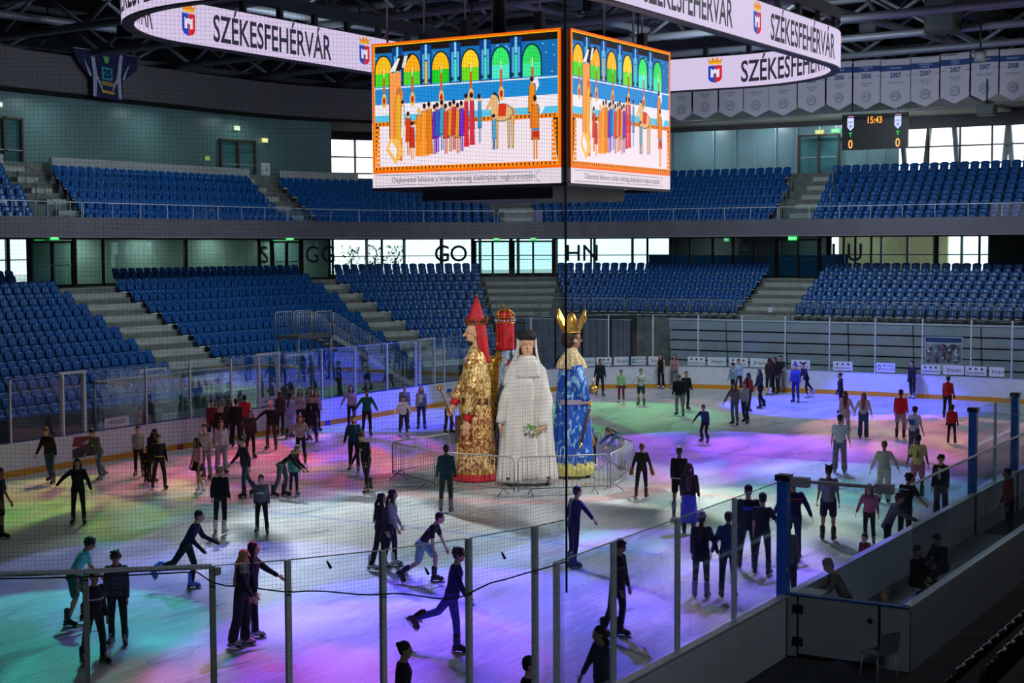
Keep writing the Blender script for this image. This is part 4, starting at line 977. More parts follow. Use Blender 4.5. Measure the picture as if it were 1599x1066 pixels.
# ================================================================== roof steelwork
TR = mat('truss_steel', '7E828C', .5, .3, noise=.1, nscale=.5)
def truss(nm, a, c, lab, h=1.9, n=8):
    e = empty(nm, a, 0, lab, 'roof truss', 'roof trusses'); A = Vector((0, 0, 0)); B = Vector(c)-Vector(a); H = Vector((0, 0, h))
    MB().mat(TR).tube([A, B], .17, 8).build('bottom_chord', e); MB().mat(TR).tube([A+H, B+H], .17, 8).build('top_chord', e)
    b = MB().mat(TR)
    for i in range(n):
        p, q = A.lerp(B, i/n), A.lerp(B, (i+1)/n); b.tube([p, p.lerp(q, .5)+H], .09, 6); b.tube([p.lerp(q, .5)+H, q], .09, 6)
    b.build('diagonals', e)
for i, x in enumerate(range(-24, 46, 6)):
    truss('roof_truss', (x, -34, 16.0+.02*i), (x+7, 36, 16.0+.02*i), 'grey tubular roof truss crossing the hall, %s from the camera end' % nth(i+1), 1.7, 12)
for i, y in enumerate(range(-12, 34, 9)):
    truss('roof_truss', (-26, y+6, 16.5), (48, y-2, 16.5), 'grey tubular roof truss running along the hall, %s from the bench side' % nth(i+1), 2.0, 10)
b = MB().mat(mat('ventilation_duct', '565A60', .5, .3))
for i, y in enumerate((-4, 10, 22)):
    d = MB().mat(mat('ventilation_duct', '565A60', .5, .3)).tube([(-20, y, 18.2), (45, y, 18.2)], .55, 12); tag(d.build('ventilation_duct'), 'round grey ventilation duct under the dark roof, %s from the bench side' % nth(i+1), 'duct', 'ventilation ducts')
def lamp_box(nm, P, s, lab, kind='speaker'):
    e = empty(nm, P, 0, lab, kind); b = MB().mat(BLACK); b.box(-s[0]/2, s[0]/2, -s[1]/2, s[1]/2, -s[2]/2, s[2]/2); b.build('cabinet', e)
    b = MB().mat(STEELD); b.tube([(0, 0, s[2]/2), (0, 0, s[2]/2+1.2)], .04, 6); b.box(-s[0]/2-.02, -s[0]/2, -s[1]/2+.08, s[1]/2-.08, -s[2]/2+.08, s[2]/2-.08); b.build('grille', e)
lamp_box('hanging_speaker', at_x(1472, 22, 26), (1.0, 1.3, 1.6), 'biggest black loudspeaker, hanging above the 2007 banners')
lamp_box('hanging_speaker', at_x(1358, 50, 30), (.7, .8, .8), 'black loudspeaker hanging just past the end of the LED ring')
lamp_box('hanging_speaker', at_x(1541, 172, 34), (.7, .8, .5), 'small black loudspeaker under the championship banners')
lamp_box('hanging_speaker', at_x(205, 42, 8), (.8, .9, .9), 'black loudspeaker hanging between the jersey and the LED ring')
lamp_box('hanging_spotlight', at_x(1531, 88, 24), (.3, .4, .45), 'black stage spotlight hanging before a 2007 banner', 'spotlight')
for i, (px, py) in enumerate(((502, 12), (515, 5), (665, 28), (740, 10), (920, 8), (75, 52), (1060, 8))):
    lamp_box('stage_lamp', at_x(px, py, 12), (.35, .35, .5), 'small black lamp under the roof, %s of those along the top edge' % nth(i+1), 'lamp')

# ================================================================== exit signs and door notices
def exit_sign(px, py, R, col='1EE060', lab='', s=1.0, w_=.5, n=2):
    u = u_at(px, R); p = bp_(u, R); d = (p-CAM); z = CAM.z+ray(px, py).z/Vector((ray(px, py).x, ray(px, py).y, 0)).length*Vector((d.x, d.y, 0)).length
    nn = bn_(u); e = empty('exit_sign', (p.x, p.y, z), math.atan2(nn.y, nn.x)+PI/2, lab, 'exit sign')
    MB().mat(led(col, 1.3*s)).box(-w_/2, w_/2, 0, .06, -.11, .11).build('lit_face', e)
    c = Canvas(lambda u_, v, l: (w_/2-u_*w_, .062+l, -.11+v*.22), 1.4*s, .002)
    c.rect('F4FFF0', .1, .2, .18, .8); c.poly('F4FFF0', [(.3, .5), (.45, .8), (.45, .6), (.6, .6), (.6, .4), (.45, .4), (.45, .2)]); c.rect('F4FFF0', .72, .2, .8, .8); c.mb.build('pictogram', e)
    MB().mat(GALV).box(-.02, .02, .0, .04, .1, .3).build('bracket', e)
exit_sign(84, 371, RG-.15, lab='green exit sign above the concourse doors by the first stair aisle'); exit_sign(60, 372, RG+1.8, lab='dim green exit sign behind the doors by the first stair aisle', s=.6)
exit_sign(452, 372, RG-.15, lab='green exit sign above the concourse doors beside the bright windows'); exit_sign(432, 373, RG+1.8, lab='dim green exit sign behind the glass beside the bright windows', s=.6)
exit_sign(775, 373, RG-.15, lab='green exit sign over the bright doors, pair nearer the jersey', s=.8, w_=.35); exit_sign(833, 373, RG-.15, lab='green exit sign over the bright doors, pair nearer the end seats', s=.8, w_=.35)
exit_sign(1238, 372, RG-.15, lab='green exit sign above the concourse doors at the end stairs'); exit_sign(1135, 374, RG+2.0, lab='small green exit sign in the dark end concourse', s=.5, w_=.3)
exit_sign(1304, 204, 20.0, lab='green exit sign beside the clock scoreboard'); exit_sign(1279, 206, 20.0, 'D8E060', 'yellowish exit sign above the upper double doors', .7)
exit_sign(2, 163, RU-.2, 'C8F8D0', 'pale exit sign above the first balcony doorway', .8, .4); exit_sign(372, 200, RU-.2, 'D8F8D0', 'pale exit sign above the second balcony double door', .8, .4)
exit_sign(415, 219, RU-.2, 'F0E890', 'yellowish lit sign above the white wall cabinet', .8, .4); exit_sign(325, 247, RU-.2, 'C0D860', 'small dim yellow sign on the teal wall below the jersey', .3, .3)
u = u_at(415, RU-.1); p = bp_(u, RU-.1); b = MB().mat(WHITEB); T = Matrix.Translation((p.x, p.y, 0)) @ Matrix.Rotation(math.atan2(bn_(u).y, bn_(u).x)+PI/2, 4, 'Z'); b.box(-.28, .28, 0, .12, 10.6, 11.6, T); b.mat(mat('red_paint', 'B0202A', .5)).box(-.05, .05, .12, .13, 11.2, 11.3, T); tag(b.build('notice_cabinet'), 'white wall cabinet with a red mark beside the balcony double door', 'cabinet')
# big letters on the concourse glass
for i, (px, t) in enumerate(((412, 'S'), (487, 'G'), (512, 'G'), (690, 'G'), (716, 'O'), (895, 'H'), (922, 'N'), (1165, 'H'), (1195, 'Ø'), (1302, 'I'), (1335, 'U'))):
    u = u_at(px, RG-.08); p = bp_(u, RG-.08); n = bn_(u); ev = Matrix.Translation((p.x, p.y, 6.55)) @ Matrix.Rotation(math.atan2(n.y, n.x)+PI/2, 4, 'Z')
    vs, fs = text_mesh(t, 1.35, .01); bb = MB().mat(mat('grey_film', '6F7F84' if px < 1100 else '9DB0B8', .6)); bb.add([tuple(ev @ Vector((-x, 0.0, y))) for x, y in vs], fs)
    tag(bb.build('window_letter'), 'large grey film letter %s on the concourse glass, %s along' % (t, nth(i+1)), 'letter', 'film letters on the concourse glass')
# plants outside the bright concourse windows
random.seed(11)
for i, px in enumerate((562, 585, 603)):
    u = u_at(px+(i-1)*14, 26.5); p = bp_(u, 26.5); b = MB().mat(mat('leaf_green', '5C7A34', .7, noise=.4, nscale=6))
    for k in range(150):
        c = Vector((random.uniform(-.6, .6), random.uniform(-.6, .6), 1.2+random.uniform(-.9, .9))); d = Vector((random.uniform(-1, 1), random.uniform(-1, 1), random.uniform(-1, 1))).normalized()*.16; e_ = d.cross(Vector((0, 0, 1)))*.5
        b.add([c-d, c+e_, c+d, c-e_], [(0, 1, 2, 3)])
    e = empty('shrub', (p.x, p.y, 5.0), 0, 'green shrub outside the bright concourse windows, %s along' % nth(i+1), 'shrub', 'shrubs outside the concourse'); b.build('foliage', e); MB().mat(mat('bark', '4A3A2A', .9)).tube([(0, 0, 0), (0, 0, 1.3)], .06, 6).build('stem', e)
# ================================================================== figures: shared organic modelling
JOBS = []     # (object, voxel, extra MB, smooth iterations)
def organic(mb, name, parent, mats, voxel, extra=None, smooth=4):
    o = mb.build(name, parent); o.data.materials.clear()
    for m in mats: o.data.materials.append(m)
    md = o.modifiers.new('r', 'REMESH'); md.mode = 'VOXEL'; md.voxel_size = voxel; md.use_smooth_shade = True
    if smooth: s = o.modifiers.new('s', 'SMOOTH'); s.factor = .5; s.iterations = smooth
    JOBS.append((o, extra)); return o
def run_jobs():
    dg = bpy.context.evaluated_depsgraph_get(); dg.update(); out = []
    for o, ex in JOBS: out.append(bpy.data.meshes.new_from_object(o.evaluated_get(dg)))
    for (o, ex), me in zip(JOBS, out):
        mats = [m for m in o.data.materials]; o.modifiers.clear()
        if ex is not None and ex.v:
            bm = bmesh.new(); bm.from_mesh(me); em = ex.data('ex'); mp = []
            for m in em.materials:
                if m in mats: mp.append(mats.index(m))
                else: mats.append(m); mp.append(len(mats)-1)
            for p in em.polygons: p.material_index = mp[p.material_index]
            n0 = len(bm.faces)
            for f in bm.faces: f.material_index = 0
            bm.from_mesh(em); bm.to_mesh(me); bm.free(); bpy.data.meshes.remove(em)
            for p in me.polygons: p.use_smooth = True
        me.materials.clear()
        for m in mats: me.materials.append(m)
        me.name = o.name; o.data = me
    JOBS.clear()
def cap(mb, a, b, ra, rb, n=10):   # tapered capsule
    a, b = Vector(a), Vector(b); d = b-a; L = d.length
    if L < 1e-5: return mb.ell(a, ra, ra, ra, n, 6)
    t = d/L; P = []; R = []
    for q in (-1, -.8, -.4, 0): P.append(a+t*ra*q); R.append(ra*math.sqrt(max(0, 1-q*q))+.0005)
    for q in (.33, .66): P.append(a.lerp(b, q)); R.append(ra+(rb-ra)*q)
    for q in (0, .4, .8, 1): P.append(b+t*rb*q); R.append(rb*math.sqrt(max(0, 1-q*q))+.0005)
    return mb.tube(P, R, n)
def ering(c, rx, ry, T=None, n=14):
    r = []
    for k in range(n):
        q = Vector((rx*math.cos(2*PI*k/n), ry*math.sin(2*PI*k/n), 0)); r.append(Vector(c)+(T @ q if T is not None else q))
    return r
SKIN = [mat('skin_light', 'C99A80', .55), mat('skin_mid', 'A87458', .55), mat('skin_dark', '6E4634', .6)]
EYE = mat('eye_dark', '15100E', .3); LIP = mat('lip', '8E4A42', .6); BLADE = mat('skate_blade', 'B8C0C8', .3, .8); SOLE = mat('skate_sole', '22211F', .6)
_sk = {}
def skate_mesh(col, scale):
    key = col
    if key not in _sk:
        m = mat('skate_'+col, col, .4); b = MB().mat(m)
        cap(b, (0, -.02, .17), (0, -.015, .30), .058, .062, 12)
        cap(b, (0, -.045, .095), (0, .14, .08), .05, .04, 12)
        cap(b, (0, -.02, .12), (0, .08, .10), .052, .042, 12)
        b.mat(SOLE).box(-.04, .04, -.10, .19, .045, .06)
        b.mat(mat('lace_white', 'D8D8D8', .8) if col != 'E8E6E8' else SOLE)
        for i in range(4): b.box(-.03, .03, .035+.0*i+.02*(3-i), .045+.02*(3-i), .13+.035*i, .14+.035*i)
        bl = MB().mat(BLADE); bl.box(-.003, .003, -.12, .20, 0, .022); bl.mat(SOLE if col != 'E8E6E8' else BLADE).box(-.01, .01, -.09, -.04, .02, .05).box(-.01, .01, .08, .15, .02, .05)
        _sk[key] = (b.data('skate'), bl.data('blade'))
    return _sk[key]
def head_core(b, T, s, voxelfine=True):
    def E(c, rx, ry, rz): b.ell(T @ Vector(c)*1, rx*s, ry*s, rz*s, 14, 10, T.to_3x3().normalized() if False else T.to_3x3())
    E((0, -.01*s, .03*s), .078, .095, .10); E((0, .018*s, -.045*s), .058, .068, .075); E((0, .045*s, -.085*s), .032, .035, .03)
    cap(b, T @ Vector((0, .085*s, .012*s)), T @ Vector((0, .108*s, -.022*s)), .010*s, .016*s, 6)
    for x in (-1, 1): E((x*.080*s, -.008*s, -.012*s), .012, .022, .032)
    E((0, .078*s, .03*s), .055, .02, .014)
def head_extra(b, T, s):
    for x in (-1, 1):
        b.mat(mat('eye_white', 'D8D0C8', .3)).ell(T @ Vector((x*.031*s, .083*s, .008*s)), .013*s, .007*s, .0075*s, 8, 6, T.to_3x3())
        b.mat(EYE).ell(T @ Vector((x*.031*s, .089*s, .008*s)), .006*s, .004*s, .006*s, 8, 6, T.to_3x3())
        b.mat(EYE).ell(T @ Vector((x*.032*s, .088*s, .028*s)), .018*s, .004*s, .003*s, 8, 4, T.to_3x3())
    b.mat(LIP).ell(T @ Vector((0, .086*s, -.055*s)), .022*s, .006*s, .006*s, 8, 6, T.to_3x3())
def finger_set(ex, skin, W, d, side, palmn, s, curl=.35):
    """W wrist, d hand direction, side = thumb side dir, palmn = towards palm"""
    ex.mat(skin)
    for i in range(4):
        base = W+d*.085*s+side*(.026-.0175*i)*s; L = (.072, .08, .074, .058)[i]*s; a = base; dd = d.copy(); r = .0085*s
        pts = [a-d*.02*s, a]
        for j, q in enumerate((.45, .32, .23)):
            dd = (dd+palmn*curl*(.6+.3*j)).normalized(); a = a+dd*L*q; pts.append(a)
        ex.tube(pts, [r*1.05, r*1.05, r, r*.9, r*.6], 6)
    a = W+d*.03*s+side*.028*s; dd = (d*.6+side*.8).normalized(); b2 = a+dd*.035*s; c = b2+(d*.85+side*.3+palmn*.3).normalized()*.03*s
    ex.tube([a-dd*.01*s, a, b2, c], [.010*s, .012*s, .010*s, .007*s], 6)
def rotx(a): return Matrix.Rotation(math.radians(a), 3, 'X')
NP = [0]
def person(px, py, H, face, top, bot, label, hair='2A1D14', hs='short', lean=6, L=(8, 12, 4), R=(-6, 10, 4), aL=(10, 8, 18), aR=(8, 8, 22), sk='1A1A1C', skin=0, sleeve='long',
           leg='pants', hat=None, bulk=1.0, headp=0, heady=0, z0=0, ground=None, hem=None, glove=None, head_px=None, skates=True, extras=None, collar=None, mit=False, out=False, yy=None):
    """face: 0 towards the camera, 90 towards the right of the picture, 180 away. limbs (swing forward, bend, outwards)"""
    if head_px: G = at_z(px, head_px, H*.985+z0); G.z = z0
    elif ground: G = Vector((*ground, z0))
    else: G = at_z(px, py, z0+.02); G.z = z0
    if not ground and not out:      # keep skaters inside the boards, moving them along their line of sight
        def inside(q, m=.42):
            ax, ay = abs(q.x), abs(q.y); cx, cy = HX-CR, HY-CR
            if ax > HX-m or ay > HY-m: return False
            return not (ax > cx and ay > cy and math.hypot(ax-cx, ay-cy) > CR-m)
        for _ in range(80):
            if inside(G): break
            if G.y < -10: G.y += .05; continue
            G = Vector((G.x+(CAM.x-G.x)*.003, G.y+(CAM.y-G.y)*.003, G.z))
    if yy: q_ = at_y(px, head_px or py, yy); G.x, G.y = q_.x, q_.y
    NP[0] += 1
    dh = Vector((G.x-CAM.x, G.y-CAM.y, 0)).normalized(); rh = Vector((dh.y, -dh.x, 0)); a = math.radians(face)
    fw = -dh*math.cos(a)+rh*math.sin(a); rz = math.atan2(fw.y, fw.x)-PI/2
    dist = (G-CAM).length; vox = .0135 if dist < 30 else (.018 if dist < 50 else .022)
    sknm = SKIN[skin]; k = H/1.75; h = H-(.08 if skates else .02)
    boot = .075*k if skates else .0
    # --- skeleton
    def dirv(sw, out, sx): s_, o_ = math.radians(sw), math.radians(out); return Vector((sx*math.sin(o_), math.sin(s_)*math.cos(o_), -math.cos(s_)*math.cos(o_)))
    th, sh = .245*h, .235*h
    hips = Vector((0, 0, 0)); J = {}
    for nm, sx, (sw, kn, out) in (('L', -1, L), ('R', 1, R)):
        hp = Vector((sx*.052*h, 0, -.01*h)); kp = hp+dirv(sw, out, sx)*th; d2 = dirv(sw-kn, out*.6, sx); ap = kp+d2*sh; J[nm] = (hp, kp, ap, d2, sw-kn)
    low = min(J['L'][2].z, J['R'][2].z); lift = -(low)+.055*h+boot*.75
    up = Vector((0, 0, lift))
    Rl = rotx(-lean); sp = lambda x, y, z: up+Rl @ Vector((x*h, y*h, z*h))
    pel, waist, chest, nb, = sp(0, 0, 0), sp(0, .005, .09), sp(0, .01, .20), sp(0, 0, .287)
    hl = lean*.45+headp
    hc = nb+rotx(-lean*.75-headp*.3) @ Vector((0, .02*h, .092*h)); Th = Matrix.Translation(hc) @ (Matrix.Rotation(math.radians(-heady), 3, 'Z') @ rotx(-hl)).to_4x4()
    hsz = (.98 if H > 1.45 else 1.08)*k**.7
    A = {}
    for nm, sx, (sw, out, el) in (('L', -1, aL), ('R', 1, aR)):
        s0 = sp(sx*.090*bulk, 0, .256); d1 = rotx(-lean*.3) @ dirv(sw, out, sx); e = s0+d1*.165*h; d2 = rotx(-lean*.3) @ dirv(sw+el, out*.75, sx); w = e+d2*.148*h; A[nm] = (s0, e, w, d2)
    # --- body (one continuous surface) with fingers and face
    b = MB(); ex = MB(); f = bulk
    b.loft([ering(sp(0, 0, -.045), .085*h*f, .062*h*f), ering(pel, .092*h*f, .066*h*f), ering(waist, .072*h*f, .052*h*f), ering(chest, .092*h*f, .06*h*f), ering(sp(0, 0, .258), .078*h*f, .045*h), ering(sp(0, 0, .285), .045*h, .035*h)])
    cap(b, sp(0, 0, .26), hc, .033*h, .031*h); head_core(b, Th, hsz)
    for nm in 'LR':
        hp, kp, ap, d2, ang = J[nm]; hp, kp, ap = hp+up, kp+up, ap+up
        cap(b, hp, kp, .05*h*f, .034*h); cap(b, kp, ap, .033*h, .02*h); cap(b, kp.lerp(ap, .22)+Vector((0, -.008*h, 0)), kp.lerp(ap, .45), .031*h, .026*h); cap(b, ap, ap+Vector((0, .05*h, -.03*h)), .02*h, .018*h)
        s0, e, w, dd = A[nm]; cap(b, s0, e, .03*h*f, .023*h); cap(b, e, w, .023*h, .0155*h)
        sx = -1 if nm == 'L' else 1
        side = Vector((0, 1, 0)); side = (side-dd*side.dot(dd)).normalized(); pn = dd.cross(side)*(1 if sx > 0 else -1); pn = pn if pn.x*sx < 0 else -pn
        hs_ = k*1.0
        for q in (-.016, 0, .016): cap(b, w+dd*.01*hs_+side*q*hs_*.6, w+dd*.078*hs_+side*q*hs_, .0135*hs_, .0125*hs_, 8)
        finger_set(ex, sknm, w, dd, side, pn, hs_)
    head_extra(ex, Th, hsz)
    root = organic(b, 'person', None, [sknm], vox, ex, 3); root.location = G; root.rotation_euler = (0, 0, rz); tag(root, label, 'person')
    # --- clothes
    tm = cloth(top); b = MB(); g = .012*k; LO = hem if hem is not None else -.03
    lowr = .094 if LO > -.1 else .105
    b.loft([ering(sp(0, 0, LO), (lowr*h*f+g), .07*h*f+g), ering(sp(0, 0, .03), .09*h*f+g, .066*h*f+g), ering(waist, .082*h*f+g, .06*h*f+g), ering(chest, .096*h*f+g, .066*h*f+g), ering(sp(0, 0, .255), .080*h*f+g, .050*h+g), ering(sp(0, -.004, .287), .045*h+g*.4, .04*h+g*.4)])
    if sleeve != 'none':
        for nm in 'LR':
            s0, e, w, dd = A[nm]; cap(b, s0, e if sleeve == 'long' else s0.lerp(e, .72), .031*h*f+g, .027*h+g)
            if sleeve == 'long': cap(b, e, e.lerp(w, .9), .025*h+g, .0195*h+g*.7)
    if collar: 
        b.loft([ering(sp(0, -.01, .26), .06*h, .05*h), ering(sp(0, -.025, .30), .055*h, .048*h), ering(sp(0, -.035, .31), .03*h, .03*h)])
    organic(b, 'jacket' if collar else ('shirt' if sleeve != 'none' else 'tank_top'), root, [tm], vox, None, 2)
    bmn = cloth(bot); b = MB(); g = .011*k
    if leg == 'skirt':
        b.loft([ering(sp(0, 0, .05), .08*h*f+g, .06*h*f+g, None, 20)]+[[q for q in ering(up+Vector((0, 0, z*h)), rx*h, ry*h, None, 20)] for z, rx, ry in ((-.02, .10, .085), (-.08, .125, .105), (-.14, .15, .13))]); nmb = 'skirt'
    elif leg == 'longskirt':
        b.loft([ering(sp(0, 0, .05), .08*h*f+g, .06*h*f+g, None, 20)]+[ering(up+Vector((0, 0, z*h)), rx*h, ry*h, None, 20) for z, rx, ry in ((-.02, .10, .08), (-.2, .115, .11), (-.40, .135, .13))]); nmb = 'long_skirt'
    else:
        b.loft([ering(sp(0, 0, .045), .078*h*f+g, .058*h*f+g), ering(pel, .092*h*f+g, .066*h*f+g), ering(sp(0, 0, -.05), .086*h*f+g, .062*h*f+g)])
        for nm in 'LR':
            hp, kp, ap, d2, ang = J[nm]; hp, kp, ap = hp+up, kp+up, ap+up; wd = {'pants': 1.0, 'wide': 1.25, 'tight': .96, 'shorts': 1.25, 'flare': .95}[leg]
            if leg == 'shorts': cap(b, hp, hp.lerp(kp, .82), .052*h*f+g, .046*h+g)
            else:
                cap(b, hp, kp, .05*h*f*(.5+.5*wd)+g, .036*h*wd+g*.6); e2 = kp.lerp(ap, .98)
                cap(b, kp, e2, .036*h*wd+g*.6, (.029*h*wd if leg not in ('wide', 'flare') else .042*h*wd)+g*.4)
        nmb = 'shorts' if leg == 'shorts' else 'trousers'
    organic(b, nmb, root, [bmn], vox, None, 2)
    # --- hair / hat
    hm = mat('hair_'+hair, hair, .55, noise=.2, nscale=40); R3 = Th.to_3x3(); s = hsz
    if hs != 'bald':
        b = MB().mat(hm); b.ell(Th @ Vector((0, -.022*s, .045*s)), .086*s, .098*s, .098*s, 16, 10, R3)
        if hs in ('short', 'curly'): b.ell(Th @ Vector((0, -.045*s, .0*s)), .078*s, .068*s, .075*s, 14, 8, R3)
        if hs == 'curly':
            random.seed(NP[0])
            for i in range(26):
                a_ = random.uniform(0, 2*PI); z_ = random.uniform(.0, .118); rr = math.sqrt(max(.0, 1-((z_-.04)/.115)**2))*.085
                b.ell(Th @ Vector((rr*math.cos(a_)*s, (-.02+rr*1.05*math.sin(a_))*s, z_*s)), .026*s, .026*s, .024*s, 8, 6)
        if hs in ('long', 'pony', 'verylong'):
            b.ell(Th @ Vector((0, -.045*s, -.01*s)), .08*s, .068*s, .09*s, 14, 8, R3)
            n_ = sp(0, -.055, .25); L2 = {'long': .10, 'pony': .14, 'verylong': .20}[hs]; e_ = sp(0, -.085*f, .25-L2); w0 = .07*s if hs != 'pony' else .03*s
            top_ = Th @ Vector((0, -.085*s, 0*s)); mid = top_.lerp(n_, .6)+Vector((0, -.015*h, 0)); P_ = [top_, mid, n_, n_.lerp(e_, .6), e_]; W = [1, 1.05, 1, .8, .25]
            b.loft([ering(q, w0*wv*1.15, .035*s*(wv+.2)) for q, wv in zip(P_, W)])
            if hs != 'pony':
                for x in (-1, 1): b.loft([ering(Th @ Vector((x*.075*s, -.01*s, .03*s)), .022*s, .05*s), ering(Th @ Vector((x*.088*s, .0, -.06*s)), .024*s, .04*s), ering(sp(x*.055, .02, .235), .026*s, .035*s), ering(sp(x*.05, .04, .20), .012*s, .015*s)])
        if hs == 'bun': b.ell(Th @ Vector((0, -.10*s, .085*s)), .042*s, .042*s, .04*s, 10, 8)
        if hs == 'bun' or hs == 'pony': b.ell(Th @ Vector((0, -.04*s, .0)), .078*s, .062*s, .07*s, 12, 8, R3)
        if hs == 'beard' : b.ell(Th @ Vector((0, .035*s, -.075*s)), .055*s, .055*s, .05*s, 12, 8, R3); b.ell(Th @ Vector((0, -.045*s, .0)), .078*s, .066*s, .07*s, 12, 8, R3)
        b.build('hair', root)
    if hat:
        hc_, kind = hat; b = MB().mat(cloth(hc_)); b.ell(Th @ Vector((0, -.018*s, .075*s)), .09*s, .104*s, .088*s, 16, 10, R3)
        if kind == 'cap': b.loft([[Th @ Vector((x*s, (y)*s, z*s)) for x, y, z in ((-.06, .07, .085), (.06, .07, .085), (.05, .15, .07), (-.05, .15, .07))], [Th @ Vector((x*s, (y)*s, z*s)) for x, y, z in ((-.06, .07, .093), (.06, .07, .093), (.05, .15, .078), (-.05, .15, .078))]], smooth=False)
        if kind == 'cat':
            for x in (-1, 1): b.loft([[Th @ Vector(((x*.055+dx)*s, (-.02+dy)*s, .13*s)) for dx, dy in ((-.035, -.02), (.035, -.02), (.035, .02), (-.035, .02))], [Th @ Vector(((x*.075+dx)*s, (-.02+dy)*s, .195*s)) for dx, dy in ((-.006, -.006), (.006, -.006), (.006, .006), (-.006, .006))]], smooth=False)
        if kind == 'hood': b.ell(Th @ Vector((0, -.03*s, .0)), .1*s, .1*s, .13*s, 16, 10, R3)
        if kind == 'turban': b.tube([Th @ Vector((.09*math.cos(t*PI/6)*s, (-.018+.105*math.sin(t*PI/6))*s, .06*s)) for t in range(13)], .02*s, 6)
        b.build({'cap': 'cap', 'cat': 'cat_ear_hat', 'hood': 'hood', 'turban': 'headband'}.get(kind, 'beanie'), root)
    # --- hands' gloves, footwear
    if glove:
        for nm in 'LR': s0, e, w, dd = A[nm]; b = MB().mat(cloth(glove)); cap(b, w-dd*.03, w+dd*(.09 if not mit else .13), .03*k*(2.0 if mit else 1.2), .032*k*(2.0 if mit else 1.1)); b.build('glove', root)
    for nm, sx in (('L', -1), ('R', 1)):
        hp, kp, ap, d2, ang = J[nm]; tilt = 0 if ap.z-low < .04 else max(-55, min(45, ang*.9))
        if skates:
            ms, mb_ = skate_mesh(sk, 1); o = bpy.data.objects.new('skate', ms); C.objects.link(o); o.parent = root; T = Matrix.Translation(ap+up) @ Matrix.Rotation(math.radians(tilt), 4, 'X') @ Matrix.Rotation(math.radians(-sx*12), 4, 'Z') @ Matrix.Diagonal((k*1.0, k*1.0, k, 1)) @ Matrix.Translation((0, .0, -(.055*h+boot*.75)/k))
            o.matrix_local = T; o2 = bpy.data.objects.new('blade', mb_); C.objects.link(o2); o2.parent = o
        else:
            b = MB().mat(mat('shoe_'+sk, sk, .6)); q = ap+up; cap(b, q+Vector((0, -.02, -.03*h)), q+Vector((0, .1*k, -.038*h)), .042*k, .034*k); b.build('shoe', root)
    if extras: extras(root, sp, h, A, Th, f, J, up)
    return root
def print_patch(col, u0, u1, v0, v1, back=False, txt=None, col2=None, name='shirt_print'):
    def fn(root, sp, h, A, Th, f, J, up):
        y = -(.086*h*f+.012) if back else (.083*h*f+.012)
        y = y/h
        cv = Canvas(lambda u, v, l: tuple(sp((u)*(1 if not back else -1)*.18*-1 if not back else u*.18, y+(-l if back else l)/h*1, .0+v*.27)), None, .002)
        g = 5
        if txt: cv.k = 2; cv.text(col, txt, (u0+u1)/2, (v0+v1)/2, (v1-v0)*1.2, 1.4*.55, 3, .01)
        else: cv.rect(col, u0, v0, u1, v1)
        if col2: cv.ell(col2, (u0+u1)/2, (v0+v1)/2, (u1-u0)*.3, (v1-v0)*.35)
        cv.mb.build(name, root)
    return fn
def bandband(col, z, name='hem_band'):
    def fn(root, sp, h, A, Th, f, J, up):
        b = MB().mat(cloth(col)); b.loft([ering(sp(0, 0, z), .1*h*f+.02, .075*h*f+.02), ering(sp(0, 0, z+.018), .1*h*f+.02, .075*h*f+.02)], False); b.build(name, root)
    return fn
STAND = dict(L=(2, 3, 4), R=(-3, 4, 3), lean=2, aL=(2, 6, 14), aR=(5, 5, 16))
GLIDE = dict(L=(22, 34, 5), R=(-12, 16, 6), lean=12)
STRIDE = dict(L=(28, 30, 4), R=(-30, 22, 8), lean=18, aL=(-25, 12, 20), aR=(35, 14, 30))
ARMSOUT = dict(aL=(5, 48, 10), aR=(5, 48, 10))
def P(*a, **k):
    d = {}
    for s in ('st', 'gl', 'sr', 'ao'):
        if k.pop(s, False): d.update({'st': STAND, 'gl': GLIDE, 'sr': STRIDE, 'ao': ARMSOUT}[s])
    d.update(k); return person(*a, **d)
BL, NV, DG, WH, JN, GR = '16171B', '1C2440', '34373C', 'D8D8DC', '2F4A66', '7C828C'
# ---- left side of the ice, back to front
P(330, 690, 1.72, 20, '6E1420', BL, 'person in dark red sweatshirt by the far boards, beside the black lettered shirt', st=1, yy=13.4, head_px=614)
P(343, 694, 1.68, 5, '101014', BL, 'person in black shirt with white lettering in the cluster by the far boards', hair='5A4030', st=1, yy=12.3, head_px=622, extras=print_patch('B8BCC8', -.35, .35, .62, .72, False, 'SKATE' if False else 'NY'))
P(357, 690, 1.66, 150, '2A2C30', '24262A', 'brown haired person in dark top behind the black lettered shirt by the far boards', hair='5A4434', hs='long', st=1, yy=13.4, head_px=615)
P(368, 692, 1.75, 170, '0E0F12', BL, 'tall person all in black standing beside the bright red jacket', st=1, yy=12.7, head_px=612)
P(382, 694, 1.72, 190, 'C0182A', BL, 'person in bright red jacket with back turned by the far boards', st=1, head_px=615, collar=1)
P(219, 700, 1.62, 170, 'B01828', BL, 'child in red team jersey numbered 22 leaning at the side boards', hair='2A1C14', st=1, out=True, head_px=632, extras=print_patch('E8E0E0', -.3, .3, .3, .62, True, '22'))
P(244, 698, 1.66, 10, '8E96A0', DG, 'boy in grey tee beside the red 22 jersey at the side boards', st=1, out=True, sleeve='short', head_px=624)
P(391, 714, 1.66, 15, '3A2A20', BL, 'woman in brown and black jacket in front of the bright red jacket', hair='6A3E28', hs='long', st=1, lean=4)
P(424, 701, 1.72, -15, '15151A', '4A3A34', 'man in red and white cap, black top and brown trousers with one arm held out', hat=('C8B0B0', 'cap'), L=(10, 10, 8), R=(-4, 6, 8), aL=(10, 12, 12), aR=(10, 55, 5), lean=5)
